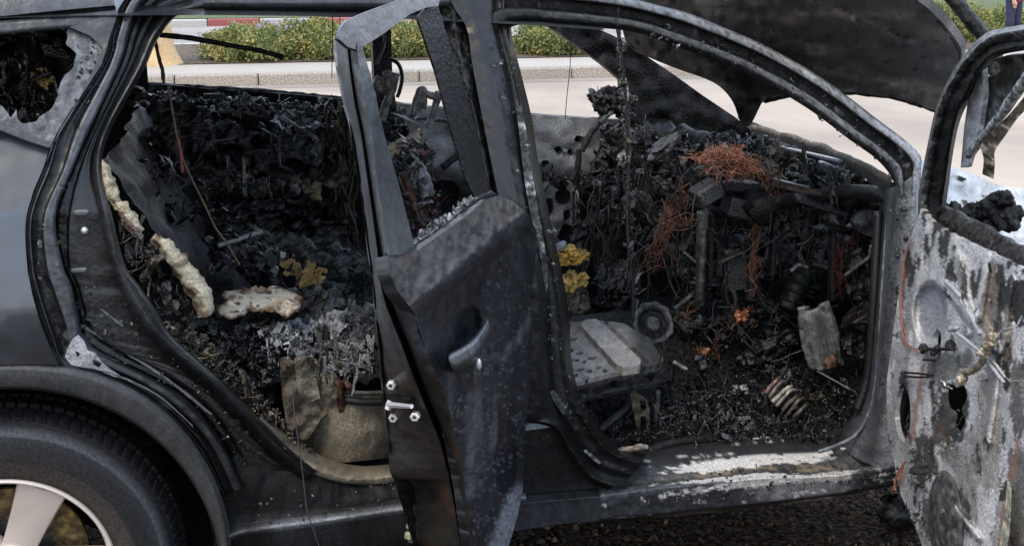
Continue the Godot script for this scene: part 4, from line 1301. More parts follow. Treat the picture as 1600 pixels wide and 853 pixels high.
func build_rear_door() -> void:
	var d := node("rear_door", car)
	tag(d, "dark rear door swung wide open")
	var mb := MB.new()
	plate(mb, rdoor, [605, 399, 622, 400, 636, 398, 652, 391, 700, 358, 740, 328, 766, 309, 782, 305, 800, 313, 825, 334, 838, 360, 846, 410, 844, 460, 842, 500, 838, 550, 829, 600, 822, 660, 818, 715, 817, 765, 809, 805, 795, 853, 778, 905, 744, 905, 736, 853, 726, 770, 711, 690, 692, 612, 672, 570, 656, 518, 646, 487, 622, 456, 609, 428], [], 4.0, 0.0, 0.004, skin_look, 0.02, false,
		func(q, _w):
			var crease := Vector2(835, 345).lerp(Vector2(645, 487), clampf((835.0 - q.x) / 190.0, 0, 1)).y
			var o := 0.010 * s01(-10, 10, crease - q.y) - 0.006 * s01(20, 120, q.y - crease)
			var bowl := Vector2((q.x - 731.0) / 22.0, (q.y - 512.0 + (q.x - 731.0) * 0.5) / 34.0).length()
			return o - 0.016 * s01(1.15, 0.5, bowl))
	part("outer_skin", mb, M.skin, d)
	mb = MB.new()
	plate(mb, rdoor, [528, 60, 533, 42, 542, 31, 575, 17, 640, -7, 676, -13, 687, -2, 685, 9, 665, 12, 640, 22, 600, 52, 567, 73, 559, 79, 543, 73], [], 6.0, 0.0, 0.002, func(w, _q): return soot(w, g(0.075, 0.4)), 0.006)
	part("window_header", mb, M.burnt_paint, d)
	mb = MB.new()
	plate(mb, rdoor, [556, 80, 566, 73, 582, 130, 601, 213, 622, 285, 646, 378, 653, 390, 636, 398, 606, 399, 594, 320, 580, 215, 569, 160, 562, 110], [], 6.0, -0.006, 0.002, func(w, _q): return soot(w, Color(0.042, 0.052, 0.058)), 0.004)
	part("window_post", mb, M.burnt_paint, d)
	mb = MB.new()
	plate(mb, rdoor, [652, 26, 664, 13, 684, 8, 700, 60, 722, 125, 745, 205, 766, 298, 742, 308, 728, 280, 703, 195, 681, 112], [], 6.0, -0.012, 0.002, func(w, _q): return soot(w, g(0.012, 0.2)), 0.004)
	part("window_post", mb, M.char, d)
	mb = MB.new()
	loft(mb, rdoor, [[637, 380, 642, 384, 646, 388, 650, 394, 654, 402], [690, 344, 694, 350, 698, 355, 702, 360, 706, 370], [738, 303, 744, 308, 750, 313, 756, 319, 764, 328], [758, 288, 766, 296, 774, 302, 782, 308, 792, 318]], [-0.09, -0.03, -0.036, -0.05, 0.002], [g(0.2), g(0.32, 0.1), g(0.05), g(0.012), g(0.12, 0.2)], 14, 0.006,
		func(w, col): return flecked(w, col, g(0.6, 0.1), -0.05), 3)
	for k in 60:
		var t := rng.randf()
		var q := Vector2(640, 384).lerp(Vector2(742, 306), t) + Vector2(rng.randf_range(-4, 4), rng.randf_range(-5, 4))
		crumple(mb, rdoor(q.x, q.y, rng.randf_range(-0.07, -0.02)), any_turn(), 0.014, 0.010, 2, 0.006, g(rng.randf_range(0.25, 0.65)))
	part("window_ledge", mb, M.ash, d)
	mb = MB.new()
	var rows := [[58, 521, 525, 541, 543, 546, 557], [84, 521, 526, 543, 545, 548, 558], [110, 525, 529, 546, 548, 551, 563], [160, 535, 539, 553, 556, 559, 570], [215, 549, 553, 564, 567, 570, 581], [320, 565, 569, 579, 582, 586, 595], [395, 574, 578, 589, 593, 598, 608], [430, 580, 584, 591, 597, 603, 612], [470, 583, 587, 600, 606, 614, 634], [500, 585, 590, 611, 617, 624, 652], [540, 590, 595, 627, 633, 640, 665], [580, 594, 599, 642, 648, 655, 678], [620, 597, 602, 658, 664, 670, 697], [690, 605, 610, 686, 692, 698, 713], [745, 612, 618, 701, 707, 712, 724], [752, 640, 646, 702, 708, 713, 725], [800, 643, 649, 711, 717, 722, 731], [853, 649, 655, 719, 724, 729, 738], [920, 655, 660, 728, 733, 738, 747]]
	var st := []
	for r in rows:
		var s := []
		for k in range(1, 7):
			s.append(r[k])
			s.append(r[0])
		st.append(s)
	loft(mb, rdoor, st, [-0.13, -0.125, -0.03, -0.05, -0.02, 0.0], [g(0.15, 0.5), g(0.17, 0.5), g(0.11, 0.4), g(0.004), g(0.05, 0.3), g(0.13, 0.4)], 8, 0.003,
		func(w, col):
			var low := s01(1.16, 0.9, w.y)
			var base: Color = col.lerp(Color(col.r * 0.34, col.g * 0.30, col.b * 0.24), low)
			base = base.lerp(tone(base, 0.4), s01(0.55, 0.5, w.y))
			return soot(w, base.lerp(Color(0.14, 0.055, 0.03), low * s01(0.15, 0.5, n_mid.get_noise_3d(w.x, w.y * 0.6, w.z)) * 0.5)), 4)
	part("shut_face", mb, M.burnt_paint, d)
	mb = MB.new()
	plate(mb, rdoor, [524, 60, 560, 75, 700, 340, 800, 320, 830, 420, 822, 720, 740, 900, 660, 900, 614, 745, 600, 620, 580, 430, 549, 215], [[562, 110, 668, 40, 735, 290, 650, 372, 600, 240]], 16.0, -0.125, 0.01, func(w, _q): return soot(w, g(0.02)), 0.0)
	part("inner_panel", mb, M.char, d)
	for q in [[612, 601], [615, 652], [649, 650]]:
		mb = MB.new()
		var at := rdoor(q[0], q[1], -0.097 if q[1] < 620 else -0.112 if q[0] < 630 else -0.05)
		var face := Basis(Vector3.UP, deg_to_rad(-24.0))
		lathe(mb, [0.0085, -0.004, 0.0085, 0.006, 0.0065, 0.008, 0.0035, 0.008, 0.003, 0.003, 0.0, 0.003], Vector3.ZERO, 6, [g(0.5), g(0.55), g(0.55), g(0.5), g(0.03), g(0.03)])
		var bolt := part("latch_bolt", mb, M.bolt, d, true)
		bolt.transform = Transform3D(face, at)
	mb = MB.new()
	var c0 := rdoor(606, 630, -0.118)
	var c1 := rdoor(642, 633, -0.055)
	tube(mb, PackedVector3Array([c0 + Vector3(0, 0, 0.006), c1 + Vector3(0, 0, 0.006)]), 0.006, 0.004, 6, g(0.5))
	tube(mb, PackedVector3Array([c0 + Vector3(-0.002, -0.008, 0.008), c0 + Vector3(0.004, 0.008, 0.008)]), 0.006, 0.006, 6, g(0.55))
	part("latch", mb, M.bolt, d, true)
	mb = MB.new()
	tube(mb, PackedVector3Array([c0 + Vector3(0.004, 0.013, 0.004), c1 + Vector3(0, 0.011, 0.004)]), 0.009, 0.007, 8, g(0.008), 0.0, 0.6)
	part("latch_slot", mb, M.char, d)
	# pull handle: a curved grip standing off a bowl
	mb = MB.new()
	loft(mb, rdoor, [[700, 556, 701, 559, 703, 569, 706, 577], [704, 551, 706, 555, 709, 573, 711, 581], [717, 544, 719, 548, 723, 567, 725, 577], [734, 532, 737, 536, 741, 555, 742, 565], [748, 516, 751, 519, 755, 534, 756, 542], [757, 501, 760, 503, 764, 512, 765, 518], [761, 498, 762, 499, 764, 502, 765, 505]], [0.006, 0.046, 0.040, 0.0], [g(0.10, 0.2), g(0.32, 0.2), g(0.13, 0.2), g(0.05, 0.2)], 8, 0.002, soot, 3)  # lit upper ridge and dim lower edge are painted by the rail colours
	part("handle", mb, M.skin, d)
	mb = MB.new()
	blob(mb, rdoor(747, 568, 0.006), Vector3(0.006, 0.011, 0.006), Basis.IDENTITY, 1, 0.3, g(0.6))
	part("lock_cap", mb, M.bolt, d)
	# a stained metal stub of the sill hinge shows below the door
	mb = MB.new()
	for q in [[641, 806, 0.010], [643, 822, 0.013], [640, 836, 0.014]]:
		blob(mb, side(q[0], q[1], 0.01), Vector3(q[2] * 0.7, q[2], q[2]), Basis.IDENTITY, 2, 0.5, Color(0.42, 0.40, 0.27), 8.0)
	part("striker_stub", mb, M.bare_metal)

# ---------------------------------------------------------------- front door: its burnt-bare inner side faces the viewer
var fe := Vector3(-cos(deg_to_rad(79.0)), 0, sin(deg_to_rad(79.0)))
func inner_look(w: Vector3, q: Vector2) -> Color:
	var u := w.dot(fe)
	var big := n_big.get_noise_3d(u * 2.0, w.y * 1.3, 5.0)
	var med := n_mid.get_noise_3d(u * 0.8, w.y * 0.5, 1.0)
	var med2 := n_mid.get_noise_3d(u * 0.9 + 5.0, w.y * 0.45, 14.0)
	var fine := n_fine.get_noise_3d(u * 0.6, w.y * 0.4, 1.0)
	var grit := n_fine.get_noise_3d(u * 2.0, w.y * 1.3, 4.0)
	var low := s01(540, 660, q.y)
	var col := Color(0.68, 0.675, 0.68).lerp(Color(0.48, 0.48, 0.495), s01(0.15, -0.25, big + 0.3 * fine))
	col = col.lerp(Color(0.44, 0.445, 0.46), s01(1432, 1424, q.x + 3.0 * fine))
	# peeled patches with crisp borders
	col = col.lerp(Color(0.34, 0.335, 0.335), s01(0.16, 0.21, med + 0.45 * fine + 0.12 * low) * 0.9)
	col = col.lerp(Color(0.76, 0.75, 0.75), s01(0.20, 0.25, med2 + 0.45 * fine - 0.08 * low) * 0.9)
	col = col.lerp(Color(0.07, 0.065, 0.062), s01(0.25, 0.31, n_mid.get_noise_3d(u * 0.7 + 9.0, w.y * 0.4, 24.0) + 0.5 * fine + 0.10 * low))
	# zones with their own stain: centre, half widths, colour, strength
	for b in [[1545, 470, 15, 70, Color(0.27, 0.225, 0.20), 0.85], [1460, 425, 20, 32, Color(0.66, 0.66, 0.66), 0.6], [1520, 400, 44, 20, Color(0.70, 0.69, 0.68), 0.7], [1590, 470, 28, 36, Color(0.02, 0.02, 0.022), 0.95], [1574, 530, 12, 46, Color(0.25, 0.22, 0.195), 0.8],
			[1548, 670, 20, 110, Color(0.36, 0.335, 0.31), 0.8], [1490, 645, 26, 52, Color(0.04, 0.04, 0.04), 0.92], [1478, 575, 24, 26, Color(0.15, 0.15, 0.145), 0.8], [1512, 566, 16, 22, Color(0.05, 0.048, 0.046), 0.6],
			[1446, 716, 20, 44, Color(0.035, 0.034, 0.035), 0.9], [1482, 716, 22, 26, Color(0.24, 0.225, 0.20), 0.9], [1478, 745, 16, 26, Color(0.62, 0.61, 0.60), 0.9], [1470, 680, 18, 22, Color(0.11, 0.085, 0.07), 0.85], [1512, 740, 16, 40, Color(0.3, 0.28, 0.26), 0.8], [1476, 806, 40, 44, Color(0.13, 0.128, 0.125), 0.95], [1530, 790, 14, 50, Color(0.5, 0.48, 0.46), 0.6], [1592, 780, 18, 90, Color(0.12, 0.11, 0.10), 0.85], [1592, 620, 14, 60, Color(0.10, 0.09, 0.08), 0.8]]:
		var dd := Vector2((q.x - b[0]) / b[2], (q.y - b[1]) / b[3]).length() + 0.55 * fine + 0.25 * grit
		col = col.lerp(b[4], s01(1.0, 0.9, dd) * b[5])
	# smooth grey recess
	var rec := Vector2((q.x - 1455.0) / 25.0, (q.y - 492.0) / 46.0)
	col = col.lerp(Color(0.33, 0.345, 0.38).lerp(Color(0.42, 0.43, 0.46), s01(-1, 1, rec.y)), s01(1.05, 0.97, pow(absf(rec.x), 3.0) + pow(absf(rec.y), 3.0)) * 0.95)
	# white ridges
	for r in [[1480, 445, 1520, 500, 6.0], [1520, 500, 1535, 530, 8.0], [1512, 410, 1518, 480, 4.0], [1545, 400, 1530, 470, 5.0], [1568, 560, 1545, 690, 3.0], [1458, 752, 1530, 838, 3.0], [1425, 520, 1424, 590, 4.0], [1452, 610, 1455, 680, 5.0], [1466, 700, 1478, 760, 5.0], [1436, 440, 1436, 540, 2.5]]:
		var n := Geometry2D.get_closest_point_to_segment(q, Vector2(r[0], r[1]), Vector2(r[2], r[3]))
		col = col.lerp(Color(0.76, 0.75, 0.75), s01(r[4], r[4] * 0.5, n.distance_to(q) + 4.0 * fine) * 0.9)
	# rust runs
	for r in [[1411, 440, 1414, 540, 3.0], [1443, 575, 1425, 690, 6.0], [1408, 735, 1402, 770, 7.0], [1592, 690, 1570, 800, 5.0], [1570, 800, 1560, 860, 4.0], [1420, 400, 1412, 450, 2.0]]:
		var n := Geometry2D.get_closest_point_to_segment(q, Vector2(r[0], r[1]), Vector2(r[2], r[3]))
		col = col.lerp(Color(0.34, 0.17, 0.12), s01(r[4], r[4] * 0.4, n.distance_to(q) + 4.0 * fine) * 0.75)
	return tone(col, 1.0 + 0.3 * grit)
func build_front_door() -> void:
	var d := node("front_door", car)
	tag(d, "front door burnt to bare ash-white metal")
	var mb := MB.new()
	plate(mb, fdoor, [1440, 326, 1458, 345, 1478, 360, 1500, 372, 1600, 418, 1690, 452, 1720, 900, 1460, 905, 1434, 830, 1408, 772, 1398, 720, 1388, 680, 1386, 600, 1394, 540, 1402, 480, 1412, 420, 1426, 365],
		[[1465, 513, 1471, 520, 1471, 536, 1466, 544, 1459, 541, 1459, 526], [1412, 598, 1422, 622, 1423, 666, 1413, 692, 1402, 672, 1399, 640, 1404, 612], [1541, 682, 1546, 694, 1545, 710, 1540, 718, 1535, 708, 1535, 692], [1576, 517, 1581, 526, 1580, 537, 1574, 540, 1571, 530], [1474, 606, 1484, 598, 1496, 606, 1508, 602, 1512, 622, 1504, 640, 1510, 658, 1498, 676, 1486, 664, 1488, 646, 1476, 634], [1487, 520, 1492, 528, 1491, 545, 1486, 548, 1484, 534], [1600, 560, 1612, 590, 1608, 660, 1598, 640, 1594, 590]],
		3.4, 0.0, 0.003, inner_look, 0.012, false,
		func(q, _w):
			var o := 0.0
			o += 0.016 * s01(1.1, 0.75, Vector2((q.x - 1455.0) / 26.0, (q.y - 490.0) / 50.0).length())
			var n := Geometry2D.get_closest_point_to_segment(q, Vector2(1480, 445), Vector2(1560, 545)).distance_to(q)
			o -= 0.014 * s01(14, 6, n)
			n = Geometry2D.get_closest_point_to_segment(q, Vector2(1500, 400), Vector2(1515, 520)).distance_to(q)
			o -= 0.010 * s01(8, 3, n)
			n = Geometry2D.get_closest_point_to_segment(q, Vector2(1545, 400), Vector2(1530, 500)).distance_to(q)
			o -= 0.012 * s01(10, 4, n)
			n = Geometry2D.get_closest_point_to_segment(q, Vector2(1580, 440), Vector2(1545, 690)).distance_to(q)
			o -= 0.010 * s01(9, 4, n)
			n = Geometry2D.get_closest_point_to_segment(q, Vector2(1480, 775), Vector2(1530, 840)).distance_to(q)
			o -= 0.012 * s01(7, 3, n)
			return o)
	part("inner_panel", mb, M.scorched, d)
	mb = MB.new()
	plate(mb, fdoor, [1452, 340, 1600, 410, 1720, 440, 1740, 905, 1500, 905, 1450, 800, 1420, 700, 1412, 560, 1430, 420], [], 20.0, 0.10, 0.01, func(w, _q): return soot(w, g(0.03, 0.2)), 0.0)
	part("outer_skin", mb, M.char, d)
	# window frame
	mb = MB.new()
	loft(mb, fdoor, [[1436, 345, 1441, 345, 1450, 348, 1466, 352, 1474, 356], [1436, 310, 1440, 310, 1451, 314, 1470, 324, 1478, 330], [1441, 275, 1445, 276, 1456, 280, 1476, 290, 1483, 294], [1453, 213, 1457, 214, 1466, 218, 1486, 226, 1492, 229], [1466, 160, 1470, 162, 1480, 168, 1496, 180, 1503, 184], [1488, 115, 1492, 119, 1500, 127, 1516, 140, 1522, 146], [1512, 80, 1516, 86, 1522, 96, 1530, 108, 1536, 114], [1545, 50, 1548, 58, 1552, 72, 1558, 82, 1562, 88], [1600, 38, 1600, 46, 1602, 62, 1604, 72, 1606, 78], [1680, 22, 1680, 30, 1680, 48, 1680, 58, 1680, 64]],
		[0.03, 0.0, 0.012, 0.006, 0.04], [g(0.16), g(0.24, 0.1), g(0.010, 0.2), g(0.012), g(0.04, 0.1)], 9, 0.008, func(w, col): return flecked(w, col, g(0.25, 0.1), -0.25), 4)
	part("window_frame", mb, M.char, d)
	mb = MB.new()
	plate(mb, fdoor, [1502, 262, 1508, 195, 1516, 140, 1524, 118, 1536, 108, 1538, 150, 1531, 200, 1512, 262], [], 5.0, 0.03, 0.006, func(w, _q): return flecked(w, g(0.55, 0.2), g(0.12), -0.12), 0.01)
	part("glass_channel", mb, M.scorched, d)
	mb = MB.new()
	plate(mb, fdoor, [1534, 112, 1552, 94, 1575, 86, 1630, 82, 1630, 122, 1600, 134, 1572, 176, 1540, 214, 1516, 246, 1524, 200], [[1537, 121, 1543, 104, 1556, 95, 1564, 104, 1562, 114, 1546, 121]], 5.0, 0.05, 0.012, func(w, q): return flecked(w, Color(0.05, 0.052, 0.045).lerp(g(0.34, 0.1), s01(125, 175, q.y) * 0.8), g(0.5), -0.05), 0.01)
	part("mirror_plate", mb, M.bare_metal, d)
	mb = MB.new()
	var e := PackedVector3Array()
	for q in [[1640, 78], [1603, 124], [1572, 170], [1545, 204], [1514, 244]]:
		e.append(fdoor(q[0], q[1], 0.03))
	tube(mb, curve3(e, 6), 0.010, 0.007, 8, g(0.45, 0.1), 0.5)
	part("brace", mb, M.ash, d)
	mb = MB.new()
	loft(mb, fdoor, [[1604, 148, 1618, 158], [1575, 182, 1592, 184], [1550, 205, 1572, 212], [1534, 225, 1556, 236], [1538, 248, 1556, 254], [1536, 272, 1554, 280]], [0.02, 0.03], [Color(0.3, 0.26, 0.19), Color(0.45, 0.40, 0.32)], 8, 0.02, soot, 4)
	part("hanging_strip", mb, M.bare_metal, d)
	mb = MB.new()
	e = PackedVector3Array()
	for q in [[1470, 338], [1500, 350], [1550, 378], [1600, 406], [1680, 446]]:
		e.append(fdoor(q[0], q[1], 0.03))
	tube(mb, curve3(e, 8), 0.022, 0.024, 10, Color(0.05, 0.043, 0.038), 0.5)
	part("window_ledge", mb, M.char, d)
	mb = MB.new()
	for q in [[1500, 336, 0.03], [1520, 340, 0.032], [1544, 336, 0.034], [1562, 326, 0.036], [1570, 312, 0.026], [1578, 340, 0.03], [1490, 328, 0.02], [1556, 348, 0.026]]:
		blob(mb, fdoor(q[0], q[1], 0.10), Vector3(q[2], q[2] * 0.8, q[2]) * 0.85, any_turn(), 3, 0.4, g(0.022, 0.1), 7.0)
	part("melted_mirror", mb, M.char, d)
	# fittings left on the inner panel
	mb = MB.new()
	e = PackedVector3Array()
	for q in [[1500, 594], [1506, 584], [1524, 577], [1536, 564], [1541, 548], [1552, 536], [1560, 524]]:
		e.append(fdoor(q[0], q[1], -0.03))
	tube(mb, curve3(e, 6), 0.008, 0.005, 8, Color(0.5, 0.42, 0.31), 0.6)
	for q in [[1504, 592, 0.009], [1538, 552, 0.010], [1547, 536, 0.011], [1551, 527, 0.009]]:
		blob(mb, fdoor(q[0], q[1], -0.035), Vector3.ONE * q[2], any_turn(), 2, 0.5, Color(0.62, 0.52, 0.38), 9.0)
	part("window_winder", mb, M.bare_metal, d)
	mb = MB.new()
	for q in [[1541, 560, 1570, 598, 0.0043], [1546, 556, 1572, 590, 0.0031], [1486, 512, 1530, 548, 0.0037], [1484, 516, 1500, 512, 0.005], [1480, 440, 1508, 470, 0.0056], [1506, 470, 1534, 522, 0.0074]]:
		tube(mb, PackedVector3Array([fdoor(q[0], q[1], -0.014), fdoor((q[0] + q[2]) * 0.5 + 1.0, (q[1] + q[3]) * 0.5, -0.02), fdoor(q[2], q[3], -0.014)]), q[4], q[4] * 0.8, 6, g(0.5, 0.1), 0.5)
	part("regulator_rail", mb, M.scorched, d)
	mb = MB.new()
	for q in [[1443, 545], [1462, 548], [1486, 540]]:
		blob(mb, fdoor(q[0], q[1], -0.012), Vector3(0.012, 0.008, 0.01), any_turn(), 1, 0.5, g(0.05), 8.0)
	tube(mb, PackedVector3Array([fdoor(1441, 546, -0.015), fdoor(1466, 545, -0.02), fdoor(1492, 546, -0.015)]), 0.004, 0.004, 6, g(0.06))
	tube(mb, PackedVector3Array([fdoor(1444, 562, -0.015), fdoor(1462, 563, -0.02)]), 0.003, 0.003, 6, g(0.05))
	part("latch_rod", mb, M.char, d)
	mb = MB.new()
	for q in [[1414, 582, 1460, 586], [1414, 588, 1456, 589]]:
		tube(mb, PackedVector3Array([fdoor(q[0], q[1], -0.012), fdoor((q[0] + q[2]) * 0.5, q[1] + 1.5, -0.02), fdoor(q[2], q[3], -0.012)]), 0.0025, 0.0025, 5, g(0.05))
	part("link_rod", mb, M.char, d)
	mb = MB.new()
	for k in 5:
		var pr := PackedVector3Array()
		for q in [[1424, 375], [1416, 398], [1411, 425], [1408, 470], [1409, 500], [1413, 522], [1422, 540], [1436, 548]]:
			pr.append(fdoor(q[0] + rng.randf_range(-2.5, 2.5), q[1] + rng.randf_range(-4, 4), -0.006))
		tube(mb, curve3(pr, 6), 0.0009, 0.0009, 4, Color(0.36, 0.17, 0.13))
	part("copper_wire", mb, M.copper, d)
	mb = MB.new()
	for k in 4:
		var pr := PackedVector3Array()
		for q in [[1415, 720], [1408, 735], [1402, 752], [1398, 766]]:
			pr.append(fdoor(q[0] + rng.randf_range(-4, 4), q[1], -0.015))
		tube(mb, curve3(pr, 5), 0.0014, 0.0014, 4, Color(0.4, 0.17, 0.1))
	part("copper_wire", mb, M.copper, d)
	# speaker bowl low down, and scorched lumps at the hinge
	mb = MB.new()
	var sp := fdoor(1478, 812, -0.005)
	var fn := Vector3(sin(deg_to_rad(79.0)), 0, cos(deg_to_rad(79.0)))
	var sb := Basis(fe, Vector3.UP, fe.cross(Vector3.UP))
	blob(mb, sp, Vector3(0.09, 0.10, 0.014), sb, 4, 0.05, g(0.15, -0.1), 3.0)
	var sw := part("speaker", mb, M.bare_metal, d)
	mb = MB.new()
	for k in 40:
		var t := TAU * k / 40
		mb.p(sp + sb * Vector3(cos(t) * 0.11, sin(t) * 0.125, -0.006), g(0.06))
		mb.p(sp + sb * Vector3(cos(t) * 0.10, sin(t) * 0.114, -0.018), g(0.28))
		mb.p(sp + sb * Vector3(cos(t) * 0.088, sin(t) * 0.1, -0.008), g(0.1))
	for k in 40:
		for i in 2:
			mb.quad(k * 3 + i, k * 3 + i + 1, ((k + 1) % 40) * 3 + i + 1, ((k + 1) % 40) * 3 + i)
	part("speaker_rim", mb, M.bare_metal, sw)
	mb = MB.new()
	for k in 34:
		var q := Vector2(rng.randf_range(1400, 1470), rng.randf_range(690, 820))
		q.x += (q.y - 740.0) * 0.25
		scrap(mb, fdoor(q.x, q.y, rng.randf_range(-0.05, -0.005)), 0.008, 0.028, [g(0.03), g(0.06), g(0.25), g(0.02), g(0.12)], [0.3, 0.7, 0.0])
	for k in 40:
		var q := Vector2(rng.randf_range(1470, 1600), rng.randf_range(380, 720))
		scrap(mb, fdoor(q.x, q.y, rng.randf_range(-0.02, 0.0)), 0.006, 0.028, [g(0.03), g(0.45), g(0.6), g(0.25), Color(0.2, 0.16, 0.12)], [0.6, 0.2, 0.2])
	tag(part("flaking_crust", mb, M.ash, d, true), "", "", "", "stuff")
	mb = MB.new()
	loft(mb, fdoor, [[1575, 752, 1582, 750], [1572, 790, 1581, 792], [1568, 820, 1579, 826], [1562, 860, 1574, 866]], [-0.012, -0.02], [Color(0.5, 0.48, 0.36), Color(0.42, 0.4, 0.3)], 8, 0.02, soot, 3)
	part("seal_remnant", mb, M.foam, d)

# ---------------------------------------------------------------- inside
const BLACKS := [Color(0.006, 0.006, 0.008), Color(0.009, 0.009, 0.012), Color(0.004, 0.004, 0.006), Color(0.018, 0.018, 0.022), Color(0.012, 0.010, 0.008), Color(0.008, 0.008, 0.011), Color(0.007, 0.007, 0.011), Color(0.005, 0.005, 0.007), Color(0.008, 0.008, 0.010), Color(0.05, 0.05, 0.058), Color(0.006, 0.006, 0.009), Color(0.010, 0.010, 0.013), Color(0.13, 0.13, 0.14)]
const GREYS := [Color(0.02, 0.02, 0.025), Color(0.06, 0.06, 0.065), Color(0.18, 0.18, 0.19), Color(0.012, 0.012, 0.015), Color(0.05, 0.043, 0.035), Color(0.32, 0.32, 0.33), Color(0.009, 0.009, 0.012), Color(0.008, 0.008, 0.010)]
func build_cabin() -> void:
	build_rear_seat()
	build_rear_forms()
	build_dash()
	build_front_seat()
	build_hanging()
	# burnt trim, insulation and wiring that clings to the shell
	var mb := MB.new()
	clutter(mb, [205, 140, 560, 166, 560, 430, 420, 440, 300, 330, 200, 260], -0.80, -0.64, 240, 0.012, 0.07, BLACKS)
	clutter(mb, [215, 138, 560, 166, 560, 190, 210, 168], -0.74, -0.62, 260, 0.008, 0.04, [g(0.05), g(0.14), g(0.28, 0.1), g(0.03), Color(0.12, 0.09, 0.08), g(0.09)])
	clutter(mb, [430, 190, 510, 195, 500, 260, 420, 240], -0.6, -0.5, 60, 0.02, 0.07, [g(0.14, 0.4), g(0.22, 0.3), g(0.05, 0.3)])
	clutter(mb, [380, 285, 480, 280, 500, 300, 380, 305], -0.56, -0.46, 34, 0.012, 0.05, [g(0.3, 0.2), g(0.14), Color(0.3, 0.27, 0.16)])
	clutter(mb, [320, 265, 400, 262, 400, 285, 330, 300], -0.5, -0.4, 40, 0.012, 0.06, [Color(0.2, 0.18, 0.12), g(0.3, 0.1), g(0.05)])
	clutter(mb, [205, 190, 260, 220, 330, 300, 430, 400, 400, 430, 330, 400, 240, 320], -0.4, 0.3, 160, 0.010, 0.05, BLACKS + [Color(0.05, 0.045, 0.06)])
	clutter(mb, [512, 165, 552, 165, 560, 440, 516, 430], -0.70, -0.5, 170, 0.012, 0.06, [Color(0.10, 0.09, 0.055), g(0.03), g(0.016), Color(0.16, 0.14, 0.09)])
	tag(part("charred_lining", mb, M.debris, null, true), "", "", "", "stuff")
	mb = MB.new()
	clutter(mb, [600, 150, 640, 180, 660, 260, 690, 330, 660, 400, 620, 320], -0.74, -0.5, 90, 0.012, 0.06, GREYS)
	clutter(mb, [945, 190, 1010, 200, 1010, 480, 900, 500, 862, 420, 912, 400, 920, 280, 945, 270], -0.78, -0.35, 420, 0.014, 0.07, BLACKS)
	clutter(mb, [830, 272, 940, 265, 940, 290, 900, 286, 850, 292, 832, 330], -0.78, -0.7, 60, 0.012, 0.05, BLACKS)
	clutter(mb, [940, 200, 1010, 190, 1000, 330, 950, 330], -0.5, -0.3, 120, 0.012, 0.055, GREYS)
	tag(part("charred_lining", mb, M.debris, null, true), "", "", "", "stuff")

